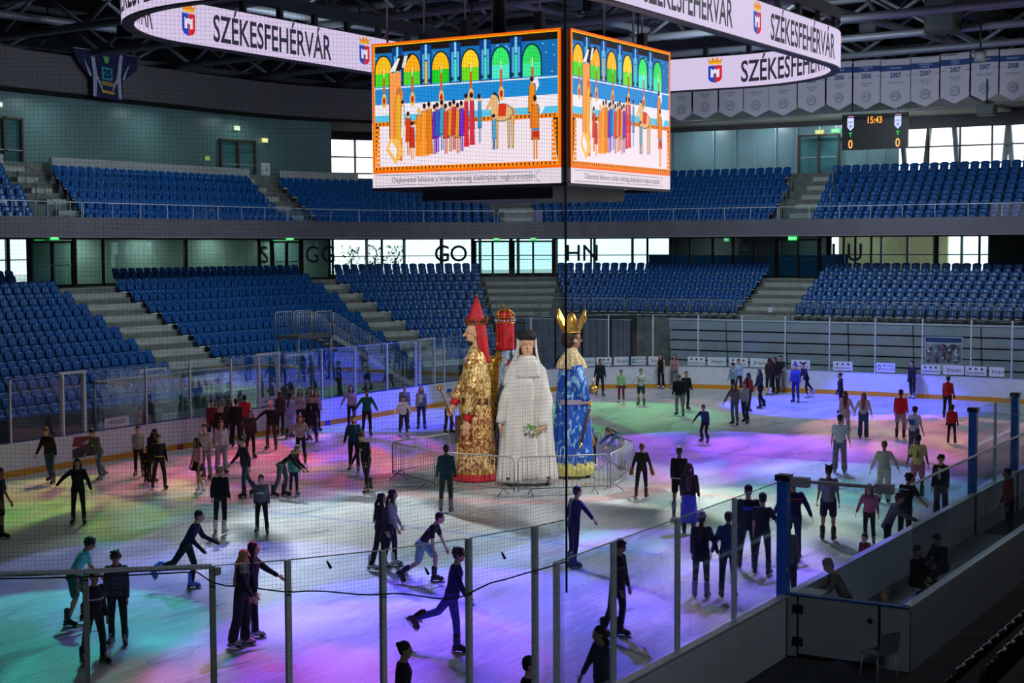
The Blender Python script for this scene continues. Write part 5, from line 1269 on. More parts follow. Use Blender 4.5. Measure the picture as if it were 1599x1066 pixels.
P(438, 677, 1.68, 160, '2E3440', BL, 'long-haired girl in dark top with a red waist bag by the far boards', hair='3A2418', hs='long', st=1, extras=bandband('B03038', -.02, 'waist_bag'))
P(453, 678, 1.68, 140, 'A0A8C8', '9098B8', 'girl with dark ponytail in pale blue outfit by the far boards', hair='1C1410', hs='pony', st=1, yy=12.8)
P(469, 670, 1.68, 0, 'A89C92', BL, 'girl in beige striped sweater facing out by the far boards', hair='6A4A3A', hs='long', st=1, extras=bandband('6A6460', .1, 'stripe'))
P(483, 672, 1.7, 10, '7A7C84', BL, 'person in grey cardigan half hidden behind the black hoodie boy', hair='4A3224', hs='long', st=1)
P(494, 672, 1.62, 20, 'B08A88', BL, 'person in dusty pink top behind the shoulder of the black hoodie boy', hair='5A3A2A', hs='long', st=1)
P(488, 689, 1.74, -10, '101114', BL, 'boy in black hoodie with white drawstring near the far boards', hair='14100E', L=(8, 10, 6), R=(-8, 10, 8), lean=4, extras=print_patch('D8D8D8', -.06, .02, .55, .85), aL=(15, 15, 20), aR=(10, 12, 20))
P(549, 668, 1.72, -8, 'B49890', BL, 'woman in dusty pink sweater beside the bearded man in green', hair='4A3226', hs='long', st=1, aR=(10, 30, 8))
P(573, 679, 1.76, 8, '0E6A4A', BL, 'bearded man in bright green sweater with arms spread', hair='18120E', hs='beard', L=(6, 8, 4), R=(-4, 6, 4), aL=(10, 30, 8), aR=(12, 38, 10), lean=3)
P(630, 680, 1.55, 0, 'C4C4C6', BL, 'boy in white sweater with black spots, hands slightly out', hair='1A1412', sk='C8CCD0', L=(4, 6, 6), R=(-2, 6, 6), aL=(12, 24, 14), aR=(12, 30, 10), lean=3, extras=print_patch('1C1C20', -.3, .2, .3, .6, False, '::'))
P(632, 668, 1.72, 5, '6E6E74', DG, 'woman in grey cardigan behind the spotted white sweater', hair='2A2020', hs='short', st=1)
P(658, 669, 1.7, 0, '8E9298', JN, 'blond woman in grey cardigan and jeans beside the gold puppet', hair='A07850', hs='long', st=1, extras=print_patch('E0E0E2', -.25, .25, .25, .95))
P(701, 676, 1.7, 40, 'C8CCD4', BL, 'person in white tee and blue cap behind the sceptre of the gold puppet', hat=('2050B0', 'cap'), st=1, sleeve='short')
P(78, 754, 1.76, -35, '15161A', JN, 'red-haired man in black hoodie and jeans gliding along the side boards', hair='6A3A24', L=(10, 14, 5), R=(-14, 10, 5), lean=10, aL=(-8, 12, 12), aR=(18, 14, 15), headp=12, collar=1)
P(155, 748, 1.68, -50, '5A5E54', '4A6A74', 'girl with dark bun in olive hoodie crouching by the picture decal', hair='1A1412', hs='bun', L=(18, 26, 5), R=(-14, 22, 8), lean=20, headp=20, sk='5A6A74', aL=(14, 10, 14), aR=(14, 14, 14), leg='tight')
P(217, 742, 1.6, -10, '9AA0A6', BL, 'boy in pale grey tee beside the yellow and black jersey child', hair='1A1410', sleeve='short', sk='8A8E94', st=1, leg='tight')
P(231, 751, 1.1, 5, '1A1A12', BL, 'small child in black and yellow team jersey near the side boards', hair='5A4030', st=1, extras=bandband('D8B030', .06, 'yellow_stripe'), bulk=1.2)
P(238, 752, 1.66, 150, '101012', BL, 'person with long dark hair and black jersey bending over the small child', hair='1C1210', hs='verylong', lean=14, headp=25, L=(8, 14, 6), R=(-6, 10, 6))
P(249, 762, 1.64, 10, '0E1014', BL, 'woman in black jersey with yellow and white waist stripes near the side boards', hair='4A3020', hs='pony', sk='202024', L=(8, 10, 8), R=(-6, 8, 8), lean=4, extras=bandband('D8B840', .04, 'yellow_stripe'))
P(310, 770, 1.66, -60, 'D890A8', '101014', 'girl in pink top and black skirt with white skates', hair='241814', hs='long', leg='skirt', sk='E8E6E8', L=(10, 10, 5), R=(-12, 8, 5), lean=2, aL=(6, 12, 10), aR=(6, 10, 10), skin=1)
P(322, 746, 1.72, -25, 'B8BCC2', '8A8C92', 'boy in white tee and grey trousers behind the pink top girl', hair='2A1C16', sleeve='short', st=1, lean=5)
P(346, 738, 1.7, 10, 'B4B4BC', '8A90A0', 'girl in white long sleeve top and pale trousers beside the white tee boy', hair='3A2A22', hs='long', st=1, leg='wide')
P(383, 774, 1.74, -65, '1E2836', '2A4058', 'man in navy sweater and jeans striding past the grey sweatshirt boy', hair='2E1E18', L=(14, 12, 4), R=(-18, 14, 4), lean=6, aL=(-14, 14, 18), aR=(22, 16, 20))
P(440, 774, 1.74, 70, '16181C', '3E5A60', 'man in black jacket with green hem bending down over a child', hair='8A6A50', lean=52, headp=-10, L=(14, 24, 4), R=(-6, 16, 4), aL=(40, 10, 20), aR=(48, 12, 20), extras=bandband('6AB040', -.01), sk='201C1A')
P(459, 771, 1.28, 15, '4A9A9A', '1A2C54', 'child in teal jacket and navy trousers held by a bending man', hair='202830', hat=('20444E', 'beanie'), st=1, bulk=1.15, sk='C8CCD0')
P(470, 722, 1.62, -10, 'A8A29C', BL, 'girl in pale speckled sweater behind the teal jacket child', hair='7A4A30', hs='long', L=(6, 8, 6), R=(-6, 8, 6), aL=(10, 30, 8), aR=(10, 40, 6), lean=3, glove='101012')
P(553, 735, 1.8, -8, '0E4A5C', '101216', 'bearded man in teal sweater standing behind the black hoodie', hair='4A2A1C', hs='beard', L=(4, 6, 4), R=(-6, 8, 4), lean=2, aL=(10, 14, 14), aR=(6, 16, 10), sk='6A6A70')
P(572, 768, 1.82, -45, '0E0F12', '22241F', 'man in black hoodie with white chest print looking down', hair='3A2418', headp=30, lean=10, L=(12, 8, 4), R=(-14, 10, 4), extras=print_patch('D0D0D0', -.3, .3, .55, .7, False, 'GMK'), sk='4A3A2C', glove='101012', aL=(8, 14, 24), aR=(10, 16, 20))
P(123, 817, 1.72, -6, '121216', '0C0C10', 'woman with long dark hair in black sweater and leggings, arms out', hair='14100E', hs='long', leg='tight', L=(4, 4, 5), R=(-2, 4, 5), aL=(8, 24, 8), aR=(10, 52, 4), lean=2)
P(-2, 841, 1.78, 60, '0C0C0E', '2A2420', 'person in black tee and dark shorts cut off by the picture edge', hair='1A1410', leg='shorts', sleeve='short', L=(4, 6, 5), R=(-4, 6, 5), skin=1)
P(345, 831, 1.7, 165, '0E0E12', '101216', 'woman with blond bun all in black and white skates seen from behind', hair='8A6A4C', hs='bun', leg='tight', sk='E8E6E8', L=(4, 6, 5), R=(-10, 10, 5), lean=3, aL=(-18, 10, 40), aR=(-18, 10, 40))
P(409, 832, 1.5, -8, '5A646E', '101216', 'boy in grey sweatshirt with a white chest print, arms behind him', hair='5A4030', L=(6, 8, 6), R=(-6, 8, 6), lean=2, aL=(-18, 8, 30), aR=(-18, 8, 30), sk='3A2C24', extras=print_patch('C8CCD0', -.35, .35, .5, .62))
P(697, 798, 1.82, 175, '123A48', '2A3028', 'man in dark teal jacket and olive trousers seen from behind before the gold puppet', hair='1A1612', L=(4, 6, 5), R=(-8, 10, 4), lean=4, collar=1, hem=-.06, aL=(4, 12, 12), aR=(4, 10, 12), sk='6A7078')
P(594, 888, 1.72, 80, '141216', '0E0E14', 'long-haired woman in black walking beside a woman in grey sweater', hair='1A1210', hs='verylong', leg='flare', L=(8, 8, 3), R=(-10, 6, 3), lean=2, sk='C8C0C0')
P(611, 884, 1.76, 80, '9A98A2', '141A34', 'woman in pale grey sweater and navy jeans walking beside one in black', hair='3A201A', hs='verylong', leg='pants', L=(8, 8, 3), R=(-8, 6, 3), lean=2, sk='C8C0C0')
P(660, 908, 1.74, 75, '0E1016', '8FB8B8', 'man in black tee and pale shorts leaning forward on his skates', hair='14100E', leg='shorts', sleeve='short', lean=38, L=(38, 40, 4), R=(-8, 48, 6), headp=-12, aL=(30, 8, 4), aR=(12, 8, 8), bulk=1.05)
P(707, 1014, 1.86, 82, '0E1660', '3A3FA0', 'young man in blue hoodie pushing off with one leg behind', hair='2E1C1C', hs='curly', lean=8, L=(-38, 34, 4), R=(10, 6, 3), aL=(-14, 10, 20), aR=(24, 14, 12), sk='14161E', hem=-.06)
P(116, 974, 1.80, 75, '4FC0BE', '1E5A54', 'young man in turquoise tee and dark green shorts crouching forward', hair='15110F', hs='curly', leg='shorts', sleeve='short', lean=28, headp=8, L=(32, 40, 4), R=(10, 30, 6), aL=(20, 12, 30), aR=(-10, 10, 24), skin=1)
P(148, 1036, 1.66, 30, '10161C', '0E1014', 'boy in black patterned tracksuit behind a post under the net', hair='0E0C0C', st=1, L=(4, 6, 8), R=(-4, 6, 8), skin=1, extras=bandband('B0B0B8', .14, 'pattern_stripe'))
P(184, 1006, 1.74, -10, '3E3C4C', '101014', 'curly-haired boy in grey jacket with waist bag under the net', hair='181210', hs='curly', st=1, collar=1, extras=bandband('1C1C24', .03, 'waist_bag'), headp=18, skin=1, sk='4A4650')
P(292, 919, 1.76, 75, '0E1240', '0C1020', 'dark-haired girl in navy jacket and bright blue skates striding', hair='14101A', hs='short', lean=26, L=(18, 26, 3), R=(-34, 38, 5), aL=(30, 12, 40), aR=(6, 10, 50), sk='3A7AE0', glove='101014', headp=-8)
P(378, 1008, 1.76, 70, '16121C', '0A0A12', 'blond woman in black with pale skates, nearer of a gliding pair', hair='B08A5A', hs='verylong', leg='wide', L=(4, 6, 3), R=(-6, 6, 3), lean=4, aL=(0, 10, 10), aR=(26, 14, 14), sk='C0A8B8')
P(393, 997, 1.80, 75, '120E16', '08080E', 'brown-haired woman in black behind the blond one, arm held forward', hair='2A1620', hs='verylong', leg='flare', L=(4, 4, 3), R=(-4, 4, 3), lean=3, aL=(46, 20, 10), aR=(10, 10, 10), sk='C0A8B8')
P(627, 1016, 1.70, 85, '0C1020', '0A0A10', 'woman with bun in dark top at the bottom edge, only head and shoulders showing', hair='1A1014', hs='bun', st=1, head_px=1001)
P(822, 1036, 1.74, 85, '0C0A10', '0A0A10', 'person with cropped dark hair at the bottom edge beside the net rope', hair='120E12', hs='short', st=1, head_px=1024)
P(940, 1000, 1.68, -60, '28304A', '101018', 'woman in grey-blue top with glasses at the bottom edge behind the glass', hair='1A1218', hs='pony', st=1, head_px=976, aL=(10, 24, 10), aR=(10, 26, 10))
# ---- middle of the ice
P(896, 884, 1.82, 120, '10143A', '0E1230', 'man in navy hoodie with back turned and one arm stretched out', hair='181218', L=(2, 4, 3), R=(-2, 6, 3), lean=6, aR=(12, 62, 10), aL=(-10, 10, 30), hem=-.06, sk='103A70')
P(964, 994, 1.82, 60, '151320', '0C0C14', 'boy in dark hoodie gliding behind the lone glass post', hair='241818', hs='curly', L=(6, 14, 4), R=(-8, 12, 4), lean=2, headp=18, aL=(4, 10, 10), aR=(14, 10, 14), hem=-.05, skin=1)
P(1095, 931, 1.74, 175, '0A0E22', '23232F', 'woman in pale headband and black coat-dress holding hands', hair='2A1C20', hs='pony', hat=('8A8A94', 'turban'), leg='tight', hem=-.13, st=1, aR=(4, 22, 6), sk='8A70B0')
P(1137, 932, 1.76, 178, '22385A', '12141C', 'person in steel-blue denim jacket seen from behind, beside the headband woman', hair='2A1E20', st=1, collar=1, aL=(4, 22, 6), sk='1C1C24')
P(1168, 886, 1.84, 178, '070A14', '0C1024', 'man in black jacket with blue back print', hair='0C0A0E', hat=('0A0A0E', 'beanie'), st=1, extras=print_patch('1C3CC8', -.4, .4, .6, .78, True), bulk=1.08, aR=(4, 16, 8), L=(4, 6, 8), R=(-4, 6, 4))
P(1190, 895, 1.76, 172, '0C1420', '10141C', 'boy in dark tee with green skates holding a hand', hair='1C1820', hat=('1E2430', 'beanie'), sleeve='short', st=1, aR=(6, 30, 6), sk='1C3A28', L=(4, 6, 6), R=(-4, 6, 6))
P(1238, 872, 1.84, 180, '0A1438', '0E1A3C', 'man in navy jacket with orange chest stripe behind the blue post', hair='0A080A', hs='curly', st=1, aL=(6, 32, 6), aR=(6, 28, 6), extras=bandband('A05030', .2, 'orange_stripe'), bulk=1.08)
P(1231, 925, 1.72, 180, '5A5860', '1A1C28', 'person in grey hoodie standing against the blue bench corner post', hair='101014', st=1, head_px=812, hat=('1A1A20', 'beanie'), hem=-.05)
P(1060, 802, 1.80, 170, '0C0E14', '0A0C12', 'man in black jacket with white hem line skating away', hair='2A1C14', L=(6, 8, 4), R=(-6, 10, 4), lean=4, extras=bandband('C8C8D0', -.02, 'white_hem'), leg='shorts', skin=1, sk='8890C0')
P(1076, 832, 1.76, 172, '1A0E20', '4A4AE0', 'woman with long auburn hair and violet-lit long skirt', hair='3A161C', hs='verylong', leg='longskirt', L=(2, 3, 3), R=(-2, 3, 3), lean=2)  # violet stage light is put into the skirt colour
P(1002, 775, 1.55, 175, '1A1C16', '14160F', 'boy all in black with gold gloves seen from behind', hair='5A3220', glove='8A6A20', L=(6, 8, 8), R=(-6, 8, 6), lean=3, aL=(2, 20, 6), aR=(2, 20, 6), sk='4A2A20', mit=True)
P(1101, 690, 1.50, -25, '123A5C', '10121C', 'boy in blue jacket crouching into a glide, arm held out', hair='5A3A2C', lean=16, L=(34, 50, 8), R=(-4, 30, 16), aL=(10, 14, 8), aR=(14, 40, 6))
P(925, 729, 1.72, -30, '164A86', '14161A', 'man in blue jacket bending over the barrier beside the blue puppet', hair='3A1E14', lean=38, headp=30, L=(14, 20, 5), R=(-6, 12, 5), aL=(38, 12, 30), aR=(50, 12, 30), sk='D8DCE0', collar=1)
P(972, 732, 1.70, -55, '2A5480', 'C8CCD0', 'girl with very long auburn hair bending over the barrier in white trousers', hair='4A2214', hs='verylong', lean=58, headp=20, L=(10, 12, 5), R=(-2, 8, 5), aL=(60, 8, 10), aR=(66, 8, 10))
P(908, 642, 1.74, 10, '12130F', '22241C', 'person in black shirt with gold chest mark beside the blue puppet', hair='1C1410', st=1, sleeve='short', extras=print_patch('D8B030', -.25, .2, .4, .8), glove='101010')
P(937, 617, 1.78, 5, '141A2C', '1C1E24', 'man in dark navy top skating by the far boards beyond the blue puppet', hair='3A2018', L=(14, 14, 4), R=(-6, 14, 6), lean=4, skin=1, aL=(4, 12, 10), aR=(4, 14, 10))
P(970, 629, 1.55, -5, '9CC08A', '8A2040', 'girl in lime top and crimson leggings', hair='2E1E18', leg='tight', sk='D8D8DC', L=(8, 10, 4), R=(-8, 10, 4), lean=3, glove='101014')
P(1001, 632, 1.66, -8, 'C8CCD0', '1C3E54', 'person in white and red jacket with teal shorts, arms out', hair='2E1C14', leg='shorts', L=(6, 10, 5), R=(-6, 8, 5), lean=4, aL=(8, 40, 8), aR=(8, 44, 8), extras=bandband('B02838', .1, 'red_panel'))
P(1032, 603, 1.75, -20, '0C0C10', '0E0E12', 'slim woman in black tank top by the far boards', hair='3A261C', hs='long', sleeve='none', leg='flare', L=(2, 4, 4), R=(-6, 6, 4), lean=0, sk='D8D8DC')
P(1053, 603, 1.74, -5, '9A7078', '6A6C74', 'woman in dusty pink tank top by the far boards beside the slim black one', hair='4A3024', hs='long', L=(6, 12, 8), R=(-4, 6, 4), lean=0, sleeve='none', sk='B8B8C0')
P(1061, 649, 1.78, -10, '101418', '8A8C92', 'large man in black jacket and pale grey trousers', hair='7A5A44', L=(10, 14, 6), R=(-10, 10, 6), lean=8, bulk=1.2, collar=1, hem=-.06, headp=20)
P(1071, 640, 1.72, 20, '0E1116', '101216', 'person in black half hidden behind the large man in pale trousers', hair='6A4A38', L=(-8, 10, 6), R=(10, 12, 6), lean=4)
P(1146, 622, 1.66, -30, '7E9498', '101216', 'boy in white and black top and beanie before the end boards', hair='101014', hat=('14161A', 'beanie'), L=(10, 14, 5), R=(-8, 12, 5), lean=8, head_px=566)
P(1153, 616, 1.72, 10, 'A8B4D0', '1C2030', 'person in pale lilac top behind the boy in white and black', hair='18141A', st=1, head_px=560)
P(1147, 663, 1.72, -20, '7A7078', '5A6C88', 'girl in mauve top and light jeans skating arm in arm', hair='3A2420', hs='long', L=(14, 18, 5), R=(-8, 12, 5), lean=6, aR=(10, 30, 6))
P(1163, 661, 1.72, -30, 'B8BCC4', '1E3A58', 'person in white sweater and blue jeans skating arm in arm with the mauve top', hair='6A3A2E', L=(8, 14, 5), R=(-12, 12, 5), lean=5)
P(1168, 642, 1.68, 150, 'A01828', '14161C', 'long-haired woman in red top behind the white sweater', hair='1A1210', hs='verylong', st=1, L=(6, 8, 4), R=(-6, 8, 4))
P(1187, 637, 1.74, -60, '101218', '0E1016', 'woman in black sweater with long dark hair gliding near the maroon coat', hair='14100F', hs='long', L=(14, 16, 4), R=(-14, 10, 4), lean=4, aL=(20, 12, 30), sk='202228')
P(1201, 616, 1.76, 160, '34121E', '101014', 'person in long maroon coat by the end boards', hair='2A1218', hs='long', hem=-.12, L=(4, 6, 4), R=(-10, 10, 4), lean=2, sk='C8CCD8')
P(1210, 614, 1.76, -30, '0E0E10', '0E0F12', 'person all in black between the maroon coat and the beige trousers', hair='0E0C0C', hs='long', st=1, hem=-.1)
P(1219, 606, 1.80, -20, '10120F', '6E665E', 'man in dark tee and beige trousers leaning at the end boards', hair='1C1814', st=1, sleeve='short', aR=(20, 16, 60), aL=(20, 12, 60))
P(1242, 628, 1.78, -20, '2C3C84', '141C78', 'person lit deep blue in grey-blue sweater and trousers', hair='1A2060', hat=('1A2A9A', 'beanie'), L=(4, 6, 4), R=(-4, 6, 4), lean=2, aL=(12, 14, 10))  # deep blue light is put into the clothes, hat and hair colours
P(1259, 620, 1.70, -55, '10122A', '0C0E1A', 'girl in black pushing off with white skates beside the blue-lit person', hair='14101C', hs='bun', leg='tight', lean=18, L=(14, 26, 4), R=(-34, 12, 8), aL=(24, 12, 16), aR=(10, 10, 14), sk='D0D0E0')
P(1424, 616, 1.76, -40, '0C0D10', '0B0C0F', 'slim woman in black standing by the end boards past the team poster', hair='1A1210', hs='bun', L=(2, 3, 3), R=(-4, 5, 3), lean=0, sk='C8CCD4', aL=(20, 16, 12), aR=(-4, 8, 10), glove='101014')
P(1313, 640, 1.70, -80, '10121C', '101428', 'person with dark bun in black track jacket behind the brown-haired cream girl', hair='14100F', hs='bun', st=1, head_px=582, glove='101E50', collar=1)
P(1320, 694, 1.70, 178, 'B8B4B0', 'B0ACA8', 'girl with long brown hair in cream top and trousers seen from behind', hair='4A2A1C', hs='verylong', st=1, aR=(6, 24, 8), leg='wide', head_px=610)
P(1348, 683, 1.70, 172, 'C4C2C0', '1C4660', 'girl in white sweater and blue jeans with blond hair and black hairband', hair='7A5038', hs='verylong', L=(2, 4, 3), R=(-2, 4, 3), aL=(6, 24, 12), aR=(6, 16, 10), lean=1, leg='wide', bulk=1.05)
P(1311, 737, 1.82, 178, 'C9C9C7', '6E6E74', 'man in white tee, black cap and grey trousers skating away', hair='1C1612', hat=('141416', 'beanie'), sleeve='short', L=(4, 6, 5), R=(-4, 6, 5), lean=2, aL=(4, 10, 14), aR=(4, 16, 8), leg='wide', bulk=1.08, sk='8A8C94')
P(1406, 683, 1.78, 175, 'C01424', '8A8480', 'man in red hoodie, dark beanie and pale shorts seen from behind', hair='1C1A1C', hat=('26282E', 'beanie'), leg='shorts', L=(4, 6, 4), R=(-4, 8, 4), lean=2, bulk=1.08, hem=-.05, skin=2)
P(1480, 641, 1.74, 165, '9A1420', '101014', 'man in dark red jacket and blue beanie near the end boards', hair='14161A', hat=('1E4A6A', 'beanie'), L=(4, 8, 4), R=(-4, 8, 4), lean=6, glove='101014', collar=1, head_px=587)
P(1486, 691, 1.38, 175, 'A81826', '101014', 'child in red jacket and black leggings skating behind the adult in red', hair='181418', hat=('16181C', 'beanie'), leg='tight', L=(2, 4, 6), R=(-2, 4, 6), lean=2, bulk=1.15, glove='101014', collar=1)
P(1428, 737, 1.76, 150, 'C4C8CC', '4A5054', 'curly-haired boy in white tee with blue back print', hair='16110E', hs='curly', sleeve='short', st=1, head_px=634, extras=print_patch('1C50A8', -.35, .35, .35, .75, True), aL=(10, 36, 30), aR=(6, 14, 10), leg='wide')
P(1434, 800, 1.78, 178, 'C8BE78', 'A86A78', 'boy in pale yellow tee with dark back print and pink shorts', hair='14100E', sleeve='short', leg='shorts', st=1, head_px=678, extras=print_patch('1A1C20', -.3, .3, .25, .75, True, '&'), skin=2, aL=(8, 18, 8), aR=(8, 14, 12))
P(1381, 800, 1.72, 178, 'B0B0AC', 'B4B2AA', 'woman with auburn bun in cream outfit seen from behind', hair='5A3020', hs='bun', st=1, head_px=688, aL=(6, 26, 6), aR=(8, 30, 6), leg='wide')
P(1293, 842, 1.80, 178, '6A707C', '10142C', 'person in cat-ear hat, grey tee and navy shorts seen from behind', hair='14100F', hat=('101114', 'cat'), sleeve='short', leg='shorts', L=(4, 6, 4), R=(-6, 8, 4), lean=3, skin=1, bulk=1.05, aL=(4, 12, 20), aR=(4, 10, 10))
P(1357, 846, 1.42, -10, 'B8688C', '1A1614', 'girl in pink zip jacket with long brown hair', hair='3A1E16', hs='long', L=(4, 6, 4), R=(-4, 6, 4), lean=2, aL=(6, 14, 6), aR=(6, 24, 6), bulk=1.1, collar=1)
P(1386, 858, 1.72, 100, '5C6066', '14141A', 'balding man in grey jumper leaning at the bench boards', hair='2A2420', lean=22, L=(8, 12, 4), R=(-4, 8, 4), ground=None, head_px=765, aL=(50, 14, 20), aR=(56, 12, 20), headp=10)
P(1414, 850, 1.78, 150, '14121A', '101018', 'young man in black tee leaning over the bench boards', hair='16110E', hs='curly', st=1, head_px=738, sleeve='short', lean=14, aL=(30, 16, 20), aR=(34, 14, 20), skin=1)
P(1470, 820, 1.72, -15, '14161C', '2A3E4C', 'curly boy in black jacket over a white tee near the bench boards', hair='2A1C16', hs='curly', st=1, head_px=709, collar=1, extras=print_patch('C8CCD0', -.12, .12, .3, .95), leg='wide')
# ---- people at the player bench
P(1321, 932, 1.66, -75, '6A6058', '14141A', 'elderly person in grey beanie and beige jacket leaning on the bench gate', hair='8A8880', hat=('7A7C80', 'beanie'), ground=(-14.0, -14.75), lean=28, headp=14, L=(4, 8, 4), R=(-4, 8, 4), aL=(46, 14, 10), aR=(42, 12, 12), skates=False)
P(1357, 900, 1.28, -20, '10141C', '10141C', 'blond child in dark jacket seated at the end of the bench', hair='8A6A48', ground=(-13.6, -15.35), lean=10, L=(85, 88, 6), R=(80, 84, 6), aL=(30, 10, 40), aR=(30, 10, 40), z0=.0)
P(1407, 845, 1.6, 60, '0C0E12', '0C0E12', 'dark-clad person sitting on the bench with back to the camera', hair='0C0A0C', ground=(-11.4, -15.2), lean=4, L=(80, 84, 6), R=(84, 84, 6), aL=(24, 10, 40), aR=(24, 10, 40), z0=.15)
P(1443, 835, 1.62, -40, '3C4640', '14181C', 'person in olive top sitting on the bench looking down', hair='2A2220', ground=(-9.9, -15.3), lean=14, headp=18, L=(80, 84, 6), R=(84, 84, 6), aL=(30, 10, 50), aR=(30, 10, 50), z0=.15)
P(1537, 760, 1.68, -70, '8E1A2C', '1A1E30', 'person in crimson jacket standing on the bench between the blue posts', hair='3A2620', ground=(-3.6, -15.1), hs='bun', lean=4, st=1, collar=1, skates=False, z0=.2)
P(1590, 740, 1.7, 120, '0C0E12', '0C0E14', 'dark figure standing beyond the farther blue post', hair='0C0A0C', ground=(.6, -15.1), lean=4, st=1, skates=False, z0=.2)
P(1412, 800, 1.1, -30, '7A1E2C', '14161C', 'small child in dark red top holding the bench boards', hair='2A1A14', ground=(-9.0, -13.45), st=1)
run_jobs()
print('people', NP[0])
# ================================================================== the four giant puppets on wheeled platforms
def brocade(name, c1, c2, scale, rough=.35, metal=.5, vor=True, thr=.5, c3=None):
    m = bpy.data.materials.new(name); m.use_nodes = True; n = m.node_tree; b = n.nodes['Principled BSDF']; t = n.nodes.new('ShaderNodeTexCoord')
    x = n.nodes.new('ShaderNodeTexNoise'); x.inputs['Scale'].default_value = scale; x.inputs['Detail'].default_value = 2; x.inputs['Distortion'].default_value = 2.2 if vor else .6
    r = n.nodes.new('ShaderNodeValToRGB'); r.color_ramp.elements[0].position = thr-.03; r.color_ramp.elements[1].position = thr+.03
    r.color_ramp.elements[0].color = (*hexc(c1), 1); r.color_ramp.elements[1].color = (*hexc(c2), 1)
    if c3: e = r.color_ramp.elements.new(thr+.12); e.color = (*hexc(c3), 1)
    mp = n.nodes.new('ShaderNodeMapping'); mp.inputs['Scale'].default_value = (1, 1, .62)
    n.links.new(t.outputs['Object'], mp.inputs[0]); n.links.new(mp.outputs[0], x.inputs['Vector']); n.links.new(x.outputs['Fac'], r.inputs[0]); n.links.new(r.outputs[0], b.inputs['Base Color'])
    b.inputs['Roughness'].default_value = rough; b.inputs['Metallic'].default_value = metal
    bp = n.nodes.new('ShaderNodeBump'); bp.inputs['Strength'].default_value = .4; bp.inputs['Distance'].default_value = .03; n.links.new(x.outputs['Fac'], bp.inputs['Height']); n.links.new(bp.outputs[0], b.inputs['Normal'])
    return m
GOLDB = brocade('gold_brocade', '94602A', 'CF9F50', 5.5, .38, .25, thr=.45, c3='F0D898'); GOLDB2 = brocade('gold_brocade_skirt', '8A4028', 'C08A42', 8, .4, .25, thr=.47, c3='E8CC88')
BLUEBR = brocade('blue_brocade', '1450B8', '8CC4EC', 3.2, .5, .1, True, .56); GOLDD = brocade('gold_shot_silk', '8A6420', 'D0A040', 7, .35, .5)
WHITEC = mat('white_cotton', 'D6D2CE', .8, noise=.08, nscale=2.5, bump=.5); LBLUE = brocade('light_blue_silk', '8AA8CC', 'B8CCE4', 4, .5, .1)
REDC = mat('red_velvet', 'C00C20', .6, noise=.15, nscale=6); GOLDM = mat('gold_metal', 'D8AC50', .3, .85); FUR = mat('cream_fur', 'CDBB92', .9, noise=.3, nscale=14, bump=.8)
YFUR = mat('yellow_fur', 'C9C06A', .9, noise=.25, nscale=12, bump=.8); GSK = mat('painted_face', 'D8A884', .5); GSKD = mat('painted_face_dark', '9A6A50', .5)
LEATH = mat('brown_leather', '4A2818', .5); BLK = mat('black_felt', '14141A', .8)
def puppet(px, py, face, label):
    G = at_z(px, py, 0); dh = Vector((G.x-CAM.x, G.y-CAM.y, 0)).normalized(); rh = Vector((dh.y, -dh.x, 0)); a = math.radians(face); fw = -dh*math.cos(a)+rh*math.sin(a)
    return empty('giant_puppet', (G.x, G.y, 0), math.atan2(fw.y, fw.x)-PI/2, label, 'giant puppet')
def robe(nm, root, m, prof, folds=14, amp=.05, n=72, seed=0, a0=0, a1=2*PI, thick=False):
    """prof (z, rx, ry, cx, cy, foldweight)"""
    R = []
    random.seed(seed); ph = [random.uniform(0, 6.28) for _ in range(4)]
    for i in range(len(prof)-1):
        for s in range(5):
            q = s/5; P = [prof[i][j]+(prof[i+1][j]-prof[i][j])*q for j in range(6)]; g = []
            for k in range(n):
                th = a0+(a1-a0)*k/(n-(0 if a1-a0 > 6.2 else 1)); w_ = 1+P[5]*amp*(math.cos(folds*th+ph[0])+.5*math.cos((folds*1.7)//1*th+ph[1]+P[0])+.3*math.cos(5*th+ph[2]))
                g.append(Vector((P[3]+P[1]*w_*math.cos(th), P[4]+P[2]*w_*math.sin(th), P[0])))
            R.append(g)
    P = prof[-1]; R.append([Vector((P[3]+P[1]*math.cos(a0+(a1-a0)*k/(n-(0 if a1-a0 > 6.2 else 1))), P[4]+P[2]*math.sin(a0+(a1-a0)*k/(n-(0 if a1-a0 > 6.2 else 1))), P[0])) for k in range(n)])
    full = a1-a0 > 6.2
    b = MB().mat(m); b.loft(R, full, full); o = b.build(nm, root)
    if not full: md = o.modifiers.new('s', 'SOLIDIFY'); md.thickness = .03
    return o
def bighead(root, c, s, m, beard=None, headsk=True):
    T = Matrix.Translation(Vector(c)); b = MB(); head_core(b, T, s); cap(b, Vector(c)+Vector((0, -.01*s, -.05*s)), Vector(c)+Vector((0, -.02*s, -.2*s)), .05*s, .055*s)
    ex = MB(); head_extra(ex, T, s)
    o = organic(b, 'head', root, [m], .022, ex, 4); return o
def bighand(root, w, d, side, pn, s, m, curl=.2):
    w, d, side, pn = Vector(w), Vector(d).normalized(), Vector(side).normalized(), Vector(pn).normalized(); b = MB(); ex = MB()
    cap(b, w-d*.1*s, w+d*.02*s, .03*s, .028*s)
    for q in (-.026, 0, .026): cap(b, w+side*q*s*.6, w+d*.078*s+side*q*s, .018*s, .016*s)
    finger_set(ex, m, w, d, side, pn, s, curl); return organic(b, 'hand', root, [m], .012, ex, 2)
